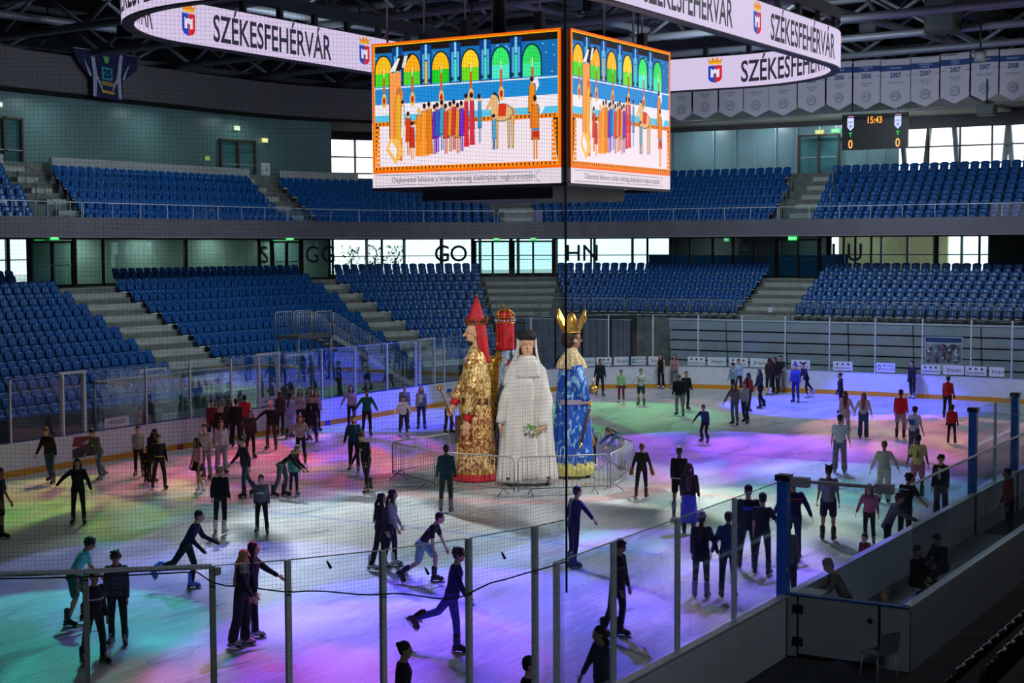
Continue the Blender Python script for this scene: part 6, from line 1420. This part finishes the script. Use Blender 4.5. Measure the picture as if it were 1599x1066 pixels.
def sleeve(root, pts, rr, m, nm='sleeve'):
    b = MB().mat(m); n = 26; P = []; R = []
    for i in range(len(pts)-1):
        for k in range(5): P.append(Vector(pts[i]).lerp(Vector(pts[i+1]), k/5)); R.append((rr[i]+(rr[i+1]-rr[i])*k/5)*(1+.06*math.sin(i*5+k*2.1)))
    P.append(Vector(pts[-1])); R.append(rr[-1]); b.tube(P, R, n); return b.build(nm, root)
def trolley(root, w_, d_, z=.26, plank='6A5A44'):
    t = MB().mat(mat('platform_board_'+plank, plank, .8)).box(-w_/2, w_/2, -d_/2, d_/2, z-.06, z).build('platform', root)
    for x in (-1, 1):
        for y in (-1, 1):
            b = MB().mat(BLACK); c = Vector((x*(w_/2-.1), y*(d_/2-.1), .1)); b.tube([c-Vector((.035, 0, 0)), c+Vector((.035, 0, 0))], .1, 14); b.mat(GALV).tube([c-Vector((.04, 0, 0)), c+Vector((.04, 0, 0))], .03, 8)
            b.mat(STEELD).box(c.x-.05, c.x-.042, c.y-.03, c.y+.03, .08, z-.06).box(c.x+.042, c.x+.05, c.y-.03, c.y+.03, .08, z-.06).box(c.x-.06, c.x+.06, c.y-.05, c.y+.05, z-.075, z-.055); b.build('caster', root)
# 1 gold robe, red cone hat, faces the left of the picture
g = puppet(744, 749, -82, 'giant puppet in gold brocade robe with red cone hat and sceptre'); trolley(g, .9, .9, .2)
robe('skirt', g, GOLDB2, [(.22, .62, .66, 0, 0, .7), (1.2, .52, .56, 0, 0, .8), (2.3, .40, .43, 0, 0, .4), (2.42, .38, .41, 0, 0, 0)], 16, .05)
robe('hem', g, REDC, [(.03, .66, .70, 0, 0, .7), (.25, .635, .675, 0, 0, .7)], 16, .05)
robe('hem_trim', g, GOLDM, [(.24, .645, .685, 0, 0, .7), (.30, .635, .675, 0, 0, .7)], 16, .05)
robe('tunic', g, GOLDB, [(2.3, .42, .45, 0, 0, 1), (2.9, .42, .44, 0, 0, .9), (3.5, .40, .36, 0, 0, .6), (3.85, .30, .26, 0, -.02, .2), (4.05, .14, .15, 0, -.02, 0)], 11, .05, seed=2)
robe('belt', g, LEATH, [(2.32, .425, .455, 0, 0, 0), (2.5, .425, .455, 0, 0, 0)], 1, 0)
for i in range(14): MB().mat(GOLDM).ell((.43*math.cos(i*PI/7), .46*math.sin(i*PI/7), 2.41), .03, .03, .03, 8, 6).build('belt_stud', g)
bighead(g, (0, .04, 4.42), 2.9, GSK)
b = MB().mat(mat('beard_brown', '2E1A12', .8)); b.ell((0, .13, 4.17), .14, .15, .13); b.ell((0, .30, 4.29), .09, .04, .03); b.build('beard', g)
robe('veil', g, REDC, [(3.55, .18, .22, 0, -.20, .9), (3.9, .25, .25, 0, -.14, .8), (4.3, .29, .28, 0, -.07, .5), (4.76, .28, .28, 0, -.02, .1)], 9, .06, a0=PI*.92, a1=PI*2.08)
b = MB().mat(REDC); b.loft([ering((0, y, z), r, r, None, 24) for z, r, y in ((4.70, .30, -.02), (4.9, .25, -.02), (5.2, .15, -.03), (5.45, .06, -.04), (5.53, .03, -.04))]); b.build('cone_hat', g)
b = MB().mat(GOLDM); b.tube([(.30*math.cos(t*PI/12), -.02+.31*math.sin(t*PI/12), 4.72) for t in range(25)], .018, 6)
for i in range(8):
    th = i*PI/4+.4; p = Vector((.31*math.cos(th), -.02+.32*math.sin(th), 4.72)); o_ = Vector((math.cos(th), math.sin(th), 0)); t_ = Vector((-math.sin(th), math.cos(th), 0))
    b.tube([p-t_*.12, p+o_*.06+Vector((0, 0, .2)), p+t_*.12], .012, 6)
b.build('crown_rim', g); MB().mat(GOLDM).ell((0, -.04, 5.56), .035, .035, .05, 8, 6).build('hat_tip', g)
b = MB().mat(LEATH)
for i in range(8):
    th = i*PI/4+.4; p = Vector((.305*math.cos(th), -.02+.315*math.sin(th), 4.72)); o_ = Vector((math.cos(th), math.sin(th), 0)); t_ = Vector((-math.sin(th), math.cos(th), 0)); b.add([p-t_*.11, p+t_*.11, p+o_*.05+Vector((0, 0, .17))], [(0, 1, 2)])
b.build('crown_leaves', g)
b = MB().mat(GOLDM)
for x, y in ((.27, -.14), (.22, -.24)): b.tube([(x+.02, y, 4.7), (x+.04, y, 4.1)], .008, 5); b.ell((x+.04, y, 4.06), .03, .03, .05, 8, 6)
b.build('veil_tassels', g)
sleeve(g, [(.34, 0, 3.65), (.46, .2, 3.1), (.30, .56, 2.42)], [.16, .2, .17], GOLDB); sleeve(g, [(-.34, 0, 3.65), (-.50, .16, 2.9), (-.52, .30, 2.05)], [.16, .22, .19], GOLDB)
sleeve(g, [(.32, .54, 2.48), (.28, .64, 2.26)], [.15, .12], REDC, 'cuff'); sleeve(g, [(-.52, .28, 2.12), (-.53, .34, 1.86)], [.15, .12], REDC, 'cuff')
bighand(g, (.27, .66, 2.2), (-.1, .5, -.85), (0, .8, .5), (-1, 0, 0), 2.2, GSK, .5); bighand(g, (-.53, .36, 1.80), (-.05, .12, -1), (0, 1, .1), (1, 0, 0), 2.5, GSK, .08)
b = MB().mat(mat('rod_red_brown', '6E3420', .5)); b.tube([(.24, .62, 1.6), (.20, .84, 2.2), (.17, 1.06, 2.72)], .022, 6); b.mat(GOLDM).ell((.17, 1.08, 2.78), .07, .09, .08, 10, 8)
for i in range(6): b.tube([(.17, 1.08, 2.78), (.17+.12*math.cos(i), 1.08+.12*math.sin(i), 2.9)], .018, 5)
b.build('sceptre', g)
b = MB().mat(mat('yellow_panel', 'C9B040', .6)); b.box(-.25, .25, .44, .47, 1.9, 2.28); b.build('apron_panel', g); MB().mat(mat('yellow_panel', 'C9B040', .6)).box(-.12, .12, .56, .60, .7, 1.15).build('apron_tassel', g)
b = MB().mat(LEATH); b.box(-.1, .1, .47, .62, 1.15, 1.95); b.build('apron_strap', g)
b = MB().mat(mat('pearl', 'C9C0D0', .3))
for i in range(12): b.ell((-.12+.02*i, .30+.02*math.sin(i), 3.55+.05*(i % 4)), .03, .03, .03, 8, 6)
b.build('breast_brooch', g)
# 2 back view, light blue cape, crown with leaning cross
g = puppet(790, 741, 174, 'giant puppet seen from behind with red veil and cross-topped crown'); trolley(g, .8, .8, .2)
robe('robe', g, GOLDD, [(.1, .55, .6, 0, 0, .7), (1.5, .5, .5, 0, 0, .7), (2.6, .42, .4, 0, 0, .5), (3.6, .38, .3, 0, 0, .3), (3.95, .16, .15, 0, 0, 0)], 12, .05, seed=4)
robe('cape', g, LBLUE, [(.3, .62, .62, .12, -.05, .9), (2.0, .50, .48, .14, -.05, .8), (3.3, .40, .36, .12, -.05, .5), (3.95, .2, .2, .05, -.03, .1)], 13, .045, a0=PI*1.1, a1=PI*2.05, seed=5)
sleeve(g, [(-.36, 0, 3.65), (-.5, .0, 3.1), (-.42, .15, 2.5)], [.18, .24, .14], GOLDD); robe('red_trim', g, REDC, [(.9, .56, .56, -.04, .02, .5), (2.3, .46, .46, -.04, .02, .5)], 10, .04, a0=PI*1.0, a1=PI*1.12)
bighead(g, (0, 0, 4.4), 2.8, GSK)
robe('veil', g, REDC, [(3.85, .28, .27, 0, -.03, .7), (4.3, .28, .28, 0, -.02, .5), (4.72, .28, .28, 0, -.02, .1)], 8, .05)
b = MB().mat(GOLDM)
for z in (4.68, 4.85): b.tube([(.30*math.cos(t*PI/12), -.02+.30*math.sin(t*PI/12), z) for t in range(25)], .022, 6)
for i in range(4): th = i*PI/4; b.tube([(.29*math.cos(th+0)*math.cos(q*PI/8), -.02+.29*math.sin(th)*math.cos(q*PI/8), 4.85+.26*math.sin(q*PI/8)) for q in range(9)], .024, 6)
b.build('crown', g)
b = MB().mat(GOLDM); b.tube([(0, 0, 5.10), (-.1, 0, 5.32)], .018, 6).tube([(-.14, 0, 5.17), (.0, 0, 5.25)], .018, 6); b.build('leaning_cross', g)
b = MB().mat(REDC).ell((0, -.02, 4.9), .24, .24, .16); b.build('crown_lining', g)
for i in range(16): MB().mat(mat('pearl', 'C9C0D0', .3)).ell((.31*math.cos(i*PI/8), -.02+.31*math.sin(i*PI/8), 4.765), .028, .028, .03, 8, 6).build('crown_jewel', g)
b = MB().mat(GOLDM); b.tube([(-.22, -.24, 4.66), (-.22, -.26, 4.1)], .012, 5).ell((-.22, -.26, 4.05), .03, .03, .06, 8, 6); b.build('veil_pendant', g)
b = MB().mat(REDC); b.tube([(.14, -.42, 3.6), (.14, -.44, 3.2)], .022, 5).tube([(.04, -.42, 3.42), (.24, -.42, 3.42)], .02, 5).tube([(.09, -.42, 3.52), (.19, -.42, 3.3)], .012, 5).tube([(.19, -.42, 3.52), (.09, -.42, 3.3)], .012, 5); b.build('embroidered_cross', g)
# 3 white veiled woman facing the camera
g = puppet(823, 756, 6, 'giant puppet of a woman in white robe and wimple holding a small bouquet'); trolley(g, 1.3, .95, .28, '4A3A2C')
robe('robe', g, WHITEC, [(.12, .90, .62, 0, 0, 1), (1.0, .80, .55, 0, 0, 1), (2.1, .72, .46, 0, 0, .8), (3.05, .64, .38, 0, 0, .5), (3.42, .56, .32, 0, 0, .3), (3.62, .38, .26, 0, 0, .1), (3.78, .16, .16, 0, 0, 0)], 17, .045, seed=7)
robe('front_panel', g, WHITEC, [(.2, .50, .66, 0, .02, 1), (2.0, .38, .50, 0, .02, 1), (3.2, .3, .39, 0, .02, .4)], 9, .05, a0=.2*PI, a1=.8*PI, seed=8)
bighead(g, (0, .09, 4.14), 2.95, GSK)
robe('wimple', g, WHITEC, [(3.2, .50, .42, -.02, .0, .8), (3.5, .44, .38, 0, .02, .7), (3.68, .32, .35, 0, .03, .5), (3.80, .25, .31, 0, .06, .1), (3.83, .2, .25, 0, .05, 0)], 10, .05, seed=9)
robe('veil', g, WHITEC, [(2.95, .62, .46, .10, -.06, .9), (3.4, .54, .42, .06, -.05, .7), (3.75, .38, .36, .02, -.03, .4), (4.05, .31, .33, 0, -.0, .1), (4.34, .29, .31, 0, .02, .1), (4.42, .27, .29, 0, .02, 0)], 10, .04, a0=PI*.80, a1=PI*2.20, seed=10)
b = MB().mat(BLK); b.loft([ering((0, .055, z), r, r*1.13, None, 22) for z, r in ((4.30, .285), (4.42, .29), (4.52, .24), (4.58, .1))]); b.build('headband', g)
sleeve(g, [(-.34, .05, 3.3), (-.56, .26, 2.5), (-.40, .60, 1.78)], [.14, .2, .14], WHITEC); sleeve(g, [(.36, .05, 3.3), (.64, .12, 2.5), (.80, .16, 1.85)], [.14, .19, .13], WHITEC)
bighand(g, (-.34, .68, 1.72), (.8, .3, -.35), (.0, .3, 1), (0, 1, 0), 1.9, GSK, .5); bighand(g, (.80, .18, 1.80), (0, .1, -1), (0, 1, 0), (-1, 0, 0), 2.2, GSK, .1)
bq = MB().mat(mat('leaf_mid', '6A9A50', .7)); random.seed(4)
for i in range(26):
    c = Vector((-.06+random.gauss(0, .09), .76+random.gauss(0, .04), 1.72+random.gauss(0, .08))); d = Vector((random.uniform(-1, 1), random.uniform(-.5, .5), random.uniform(-.2, 1))).normalized()*.07; e_ = d.cross(Vector((0, 1, 0)))*.4; bq.add([c-d, c+e_, c+d, c-e_], [(0, 1, 2, 3)])
bq.mat(mat('petal_white', 'E0DCE0', .6))
for i in range(9): bq.ell((-.06+random.gauss(0, .07), .80+random.gauss(0, .02), 1.66+random.gauss(0, .06)), .035, .03, .035, 8, 6)
bq.mat(mat('leaf_mid', '6A9A50', .7)).tube([(-.12, .74, 1.5), (-.08, .76, 1.7)], .02, 5); tag(bq.build('bouquet', g), 'green and white bouquet')
# 4 blue brocade king facing right and away
g = puppet(893, 744, 112, 'giant puppet in blue patterned robe with fur collar and tall gold crown'); trolley(g, 1.0, .9, .24)
robe('robe', g, BLUEBR, [(.42, .62, .60, 0, 0, 1), (1.3, .54, .54, 0, 0, .9), (2.2, .46, .47, 0, 0, .7), (3.0, .44, .42, 0, 0, .5), (3.5, .36, .32, 0, 0, .3), (3.75, .15, .16, 0, 0, 0)], 12, .05, seed=12)
robe('fur_hem', g, YFUR, [(.1, .66, .70, 0, 0, .5), (.3, .69, .71, 0, 0, .5), (.48, .62, .62, 0, 0, .5)], 9, .04)
robe('front_fall', g, mat('blue_silk', '1A58C0', .5, noise=.2, nscale=4), [(.45, .40, .66, 0, .03, .8), (2.2, .28, .52, 0, .02, .8), (2.9, .2, .46, 0, .02, .3)], 7, .05, a0=.12*PI, a1=.88*PI)
robe('fur_collar', g, FUR, [(3.32, .48, .44, 0, 0, .9), (3.55, .42, .38, 0, 0, .8), (3.82, .2, .2, 0, 0, .2), (3.95, .15, .15, 0, 0, 0)], 12, .07)
bighead(g, (0, .03, 4.2), 2.7, GSKD)
b = MB().mat(mat('hair_2A1810', '2A1810', .6)); b.ell((0, -.05, 4.27), .25, .27, .27); b.ell((0, -.12, 4.12), .23, .2, .22); b.build('hair', g)
b = MB().mat(GOLDM); b.tube([(.25*math.cos(t*PI/12), -.01+.27*math.sin(t*PI/12), 4.42) for t in range(25)], .03, 6)
b.loft([ering((0, -.01, z), r, r*1.05, None, 22) for z, r in ((4.40, .262), (4.55, .27), (4.62, .29))], False)
for i in range(6):
    th = i*PI/3+.5; o_ = Vector((math.cos(th), math.sin(th), 0)); t_ = Vector((-math.sin(th), math.cos(th), 0)); p = o_*.27+Vector((0, 0, 4.55)); hh = .56 if i % 3 == 0 else .34
    b.loft([[p-t_*.11, p+t_*.11, p+t_*.11+o_*.03, p-t_*.11+o_*.03], [p-t_*.1+o_*.1+Vector((0, 0, hh*.5)), p+t_*.1+o_*.1+Vector((0, 0, hh*.5)), p+t_*.1+o_*.13+Vector((0, 0, hh*.5)), p-t_*.1+o_*.13+Vector((0, 0, hh*.5))], [p-t_*.01+o_*.22+Vector((0, 0, hh)), p+t_*.01+o_*.22+Vector((0, 0, hh)), p+t_*.01+o_*.23+Vector((0, 0, hh)), p-t_*.01+o_*.23+Vector((0, 0, hh))]], smooth=False)
b.ell((0, 0, 4.72), .17, .17, .3, 12, 8); b.build('crown', g)
for s in (-1, 1):
    b = MB().mat(GOLDM); b.loft([ering((0, s*.27, 4.48), .03, .06), ering((0, s*.40, 4.75), .025, .07), ering((0, s*.46, 5.12), .008, .012)]); b.build('crown_feather', g)
b = MB().mat(mat('pearl', 'C9C0D0', .3)); b.ell((.24, .04, 4.15), .04, .04, .05, 8, 6)
for i in range(34): q = i/33; b.ell((.10*math.sin(q*2), .52+.14*q, 2.9-2.35*q), .02, .02, .02, 6, 4)
b.build('pearl_string', g)
sleeve(g, [(.36, 0, 3.4), (.5, .05, 2.8), (.42, .3, 2.35)], [.2, .26, .14], BLUEBR); sleeve(g, [(-.36, 0, 3.4), (-.46, .25, 2.85), (-.22, .48, 2.6)], [.2, .24, .15], BLUEBR)
bighand(g, (.40, .36, 2.3), (-.6, .7, -.1), (0, .2, 1), (-1, 0, 0), 1.9, GSK, .5); bighand(g, (-.18, .54, 2.6), (.5, .8, -.2), (0, .2, 1), (1, 0, 0), 2.0, GSK, .6)
b = MB().mat(GOLDM).ell((.12, .66, 2.68), .13, .13, .13); b.tube([(.12, .66, 2.8), (.12, .66, 3.0)], .02, 5); b.build('orb', g)
b = MB().mat(LEATH); b.tube([(.42, .42, 2.1), (.62, .05, 1.1)], [.05, .04], 8); b.mat(GOLDM).tube([(.41, .44, 2.16), (.36, .50, 2.3)], .04, 6).tube([(.62, .05, 1.1), (.66, -.03, .86)], [.05, .01], 6); b.build('scabbard', g)
b = MB().mat(GOLDD); b.tube([(-.1, .6, 1.5), (.0, .74, 1.0), (-.2, .78, .9)], [.03, .05, .02], 8); b.build('curved_horn', g)
b = MB().mat(mat('lavender_cloth', 'A898B8', .7)).loft([ering((.1, 0, z), .44, .45) for z in (2.25, 2.4)], False); b.build('sash', g)
run_jobs()

# ------------------------------------------------------------------ crowd barriers around the puppets
V = [(.96, 3.36), (-1.79, 3.69), (-2.96, 1.29), (-2.89, -1.38), (-1.0, -3.36), (1.78, -2.74), (3.63, -.77), (3.3, 1.7)]
where = ['behind the gold puppet', 'beside the gold puppet, on the sceptre side', 'in front of the gold puppet', 'in front of the white puppet', 'in front of the blue puppet', 'angled beside the blue puppet', 'where the bending pair lean']
for i in range(7):
    a, c = Vector((*V[i], 0)), Vector((*V[i+1], 0)); d = (c-a); L = d.length-.12; e = empty('crowd_barrier', a.lerp(c, .5), math.atan2(d.y, d.x), 'galvanised steel crowd barrier '+where[i], 'barrier', 'crowd barriers round the puppets')
    b = MB().mat(GALV); b.tube([(-L/2, 0, .12), (-L/2, 0, 1.0), (-L/2+.08, 0, 1.1), (L/2-.08, 0, 1.1), (L/2, 0, 1.0), (L/2, 0, .12)], .021, 6); b.tube([(-L/2, 0, .2), (L/2, 0, .2)], .018, 6); b.build('frame', e)
    b = MB().mat(GALV); n = int(L/.125)
    for k in range(1, n): x = -L/2+L*k/n; b.tube([(x, 0, .2), (x, 0, 1.09)], .0075, 4)
    b.build('bars', e)
    for x in (-L*.36, L*.36): MB().mat(GALV).tube([(x, -.3, .015), (x, -.05, .17), (x, .05, .17), (x, .3, .015)], .018, 6).build('foot', e)

# ================================================================== bench enclosure near right
BW = mat('bench_board_grey', '8E939A', .5, noise=.05, nscale=1)
board_run('bench_wall', [(-15.06, -16.2), (14, -16.2)], 'long grey rear wall of the player bench', inner=-1, blue=False, kick=False, face=BW, top=1.1)
e = empty('bench_gate', (-15.06, -15.1, 0), 0, 'pale end wall of the player bench with hinged black-edged gate', 'gate')
MB().mat(BW).box(-.04, .04, .83, 1.1, .02, 1.07).build('fixed_panel', e); MB().mat(BW).box(-.04, .04, -1.1, -.62, .02, 1.07).build('fixed_panel', e)
MB().mat(BW).box(-.05, .03, -.58, .80, .08, 1.07).build('gate_leaf', e)
MB().mat(BLACK).box(-.055, -.045, .80, .83, .05, 1.08).box(-.055, -.045, -.62, -.58, .05, 1.08).box(-.055, -.045, -.6, .82, .05, .08).build('gate_edge', e)
for z in (.22, .78): MB().mat(BLACK).box(-.08, -.04, .72, .90, z, z+.14).build('hinge', e)
MB().mat(BLACK).tube([(-.07, -.45, .8), (-.05, -.45, .8)], .045, 10).build('gate_lock', e)
MB().mat(BLUERAIL).box(-.07, .07, -1.1, 1.1, 1.07, 1.1).build('cap_rail', e)
for i, (y0, y1) in enumerate(((-14.02, -14.72), (-14.72, -15.42), (-15.42, -16.18))):
    pane((-15.06, y0), (-15.06, y1), 1.1, 3.02, 'glass pane above the bench gate, %s from the blue corner post' % nth(i+1), PEN, posts=(0, 0))
b = MB().mat(GALV).box(-15.1, -15.02, -15.75, -14.25, 3.0, 3.05).box(-15.14, -14.98, -14.45, -14.15, 2.93, 3.09).box(-15.14, -14.98, -15.9, -15.6, 2.93, 3.09); tag(b.build('glass_clamp'), 'steel clamp bar joining the glass panes above the bench gate', 'clamp')
for i, (x, lb) in enumerate(((-15.06, 'tall blue post at the corner of the player bench'), (-2.65, 'tall blue post at the far end of the bench gap'), (1.6, 'farthest tall blue post, where the second bench begins'))):
    e = empty('blue_glass_post', (x, -14.0, 0), 0, lb, 'post'); MB().mat(BLUEPOST).box(-.09, .09, -.09, .09, 0, 3.06).build('post_body', e)
    MB().mat(BLACK).box(-.12, .12, -.12, .12, 3.02, 3.12).build('post_cap', e)
    for z in (1.5, 2.7): MB().mat(GALV).tube([(-.06, -.095, z), (-.06, -.085, z)], .035, 10).build('bolt', e)
for i in range(6):
    x0 = -15.0+2.3*i; pane((x0, -16.2), (x0+2.3, -16.2), 1.1, 3.1, 'glass pane on the rear wall of the bench, %s from the gate' % nth(i+1), PEN, posts=(0, 0))
b = MB().mat(ALU).box(-15.1, 2, -16.215, -16.185, 3.1, 3.13); tag(b.build('glass_top_rail'), 'long bright rail along the top of the bench rear glass', 'rail')
pane((-2.65, -14), (-.5, -14), 1.1, 3.05, 'glass pane between the two blue posts, nearer half', PEN, posts=(0, 0)); pane((-.5, -14), (1.6, -14), 1.1, 3.05, 'glass pane between the two blue posts, farther half', PEN, posts=(1, 0), pm=ALU)
pane((-2.65, -14), (-2.65, -16.15), 1.1, 3.0, 'glass partition closing the bench at the nearer blue post', PEN, posts=(0, 0)); pane((1.6, -14), (1.6, -16.15), 1.1, 3.0, 'glass partition closing the bench at the farther blue post', PEN, posts=(0, 0))
e = empty('player_bench', (-8.5, -15.75, 0), 0, 'long blue player bench with backrest inside the enclosure', 'bench'); MB().mat(BLUEPOST).box(-4.6, 5.6, -.2, .18, .44, .49).build('seat', e); MB().mat(BLUEPOST).box(-4.6, 5.6, -.28, -.24, .55, .95).build('backrest', e)
for x in (-4.4, -2, .4, 2.8, 5.2): MB().mat(STEELD).box(x-.04, x+.04, -.2, .15, 0, .44).build('leg', e)
b = MB().mat(STEELD); b.box(-14.5, -2.7, -16.1, -14.1, .0, .12); tag(b.build('floor_bench'), kind='structure')
e = empty('water_box', (-14.6, -14.35, 0), 0, 'white box standing inside the bench corner beside the leaning person', 'box'); MB().mat(WHITEB).box(-.28, .2, -.22, .2, .12, 1.02).build('body', e); MB().mat(mat('pale_lid', 'B8BEC4', .4)).box(-.3, .22, -.24, .22, 1.02, 1.06).build('lid', e)
e = empty('skate_aid', (-14.3, -15.05, .12), 0, 'small pale folding stool standing inside the bench gate', 'stool'); MB().mat(mat('pale_lid', 'B8BEC4', .4)).box(-.14, .14, -.2, .2, .62, .68).build('seat', e)
for x, y in ((-.1, -.16), (-.1, .16), (.1, -.16), (.1, .16)): MB().mat(GALV).box(x-.015, x+.015, y-.015, y+.015, 0, .62).build('leg', e)
e = empty('plastic_chair', (-15.75, -15.9, 0), -.5, 'grey plastic chair in the dark outside the bench gate', 'chair')
b = MB().mat(mat('grey_chair', '6C7076', .5)); b.loft([[Vector((x*.22, y*.2, .44+.02*(x*x))) for x, y in ((-1, -1), (1, -1), (1, 1), (-1, 1))], [Vector((x*.22, y*.2, .465+.02*(x*x))) for x, y in ((-1, -1), (1, -1), (1, 1), (-1, 1))]], smooth=False); b.build('seat', e)
b = MB().mat(mat('grey_chair', '6C7076', .5)); b.loft([[Vector((-.2, -.19, .5)), Vector((.2, -.19, .5)), Vector((.2, -.22, .5)), Vector((-.2, -.22, .5))], [Vector((-.19, -.27, .85)), Vector((.19, -.27, .85)), Vector((.19, -.3, .85)), Vector((-.19, -.3, .85))]], smooth=False); b.build('backrest', e)
for x, y in ((-.19, -.17), (-.19, .17), (.19, -.17), (.19, .17)): MB().mat(GALV).tube([(x, y, .44), (x*1.15, y*1.2, 0)], .012, 5).build('leg', e)

# ================================================================== safety net over the near corner glass
net = empty('safety_net', (-22.75, -14.1, 3), 0, 'black square-mesh safety net hanging over the near corner of the rink', 'net')
O = Vector((-22.75, -14.1, 3)); NR = 8.62
def nq(s): a = math.radians(261.7)-s/NR; return Vector((-21.5+NR*math.cos(a), -5.5+NR*math.sin(a), 0))
SN = 9.2
def hem(s):
    K = [(0, 3.0), (.6, 2.98), (1.3, 2.95), (1.9, 2.84), (2.9, 3.02), (3.9, 3.16), (4.8, 3.3), (5.1, 3.48), (9.5, 3.5)]
    for i in range(len(K)-1):
        if K[i][0] <= s <= K[i+1][0]: q = (s-K[i][0])/(K[i+1][0]-K[i][0]); q = q*q*(3-2*q); return K[i][1]+(K[i+1][1]-K[i][1])*q
    return 3.5
THR = mat('net_thread', '14151A', .8); b = MB().mat(THR); pitch = .046; ZT2 = 11.4
ns = int(SN/pitch); r = .0010
def thin(path):
    b.tube(path, r, 3, False)
for i in range(ns+1):
    s = i*pitch; p = nq(s)-O; z0 = hem(s)-0; sag = .012*math.sin(s*3.1)
    thin([p+Vector((sag, sag, z0)), p+Vector((0, 0, 5)), p+Vector((0, 0, ZT2))])
k = 0; z = 2.86
while z < ZT2:
    ps = []
    for i in range(0, 47):
        s = SN*i/46
        if hem(s) <= z+.02: ps.append(nq(s)+Vector((0, 0, z+.012*math.sin(s*2+z)))-O)
        else:
            if len(ps) > 1: thin(ps)
            ps = []
    if len(ps) > 1: thin(ps)
    z += pitch
b.build('mesh', net)
MB().mat(THR).tube([nq(SN*i/60)+Vector((0, 0, hem(SN*i/60)))-O for i in range(61)], .009, 6).build('hem_rope', net)
MB().mat(THR).tube([nq(0)-O+Vector((0, 0, 2.6)), nq(0)-O+Vector((.0, 0, ZT2))], .014, 6).build('edge_rope', net)
for i, s in enumerate((1.2, 2.35, 3.6, 4.5)):
    p = nq(s)-O; MB().mat(THR).tube([p+Vector((0, 0, hem(s)+.35)), p+Vector((.02, 0, hem(s)+.33)), p+Vector((.05, -.02, hem(s)+.26))], [.006, .012, .018], 6).build('tie', net)

import re as _re
for o in bpy.data.objects:
    if o.parent is None and 'label' in o and not 4 <= len(_re.findall(r"[A-Za-z0-9'-]+", o['label'])) <= 16: print('LABEL', o.name, o['label'])
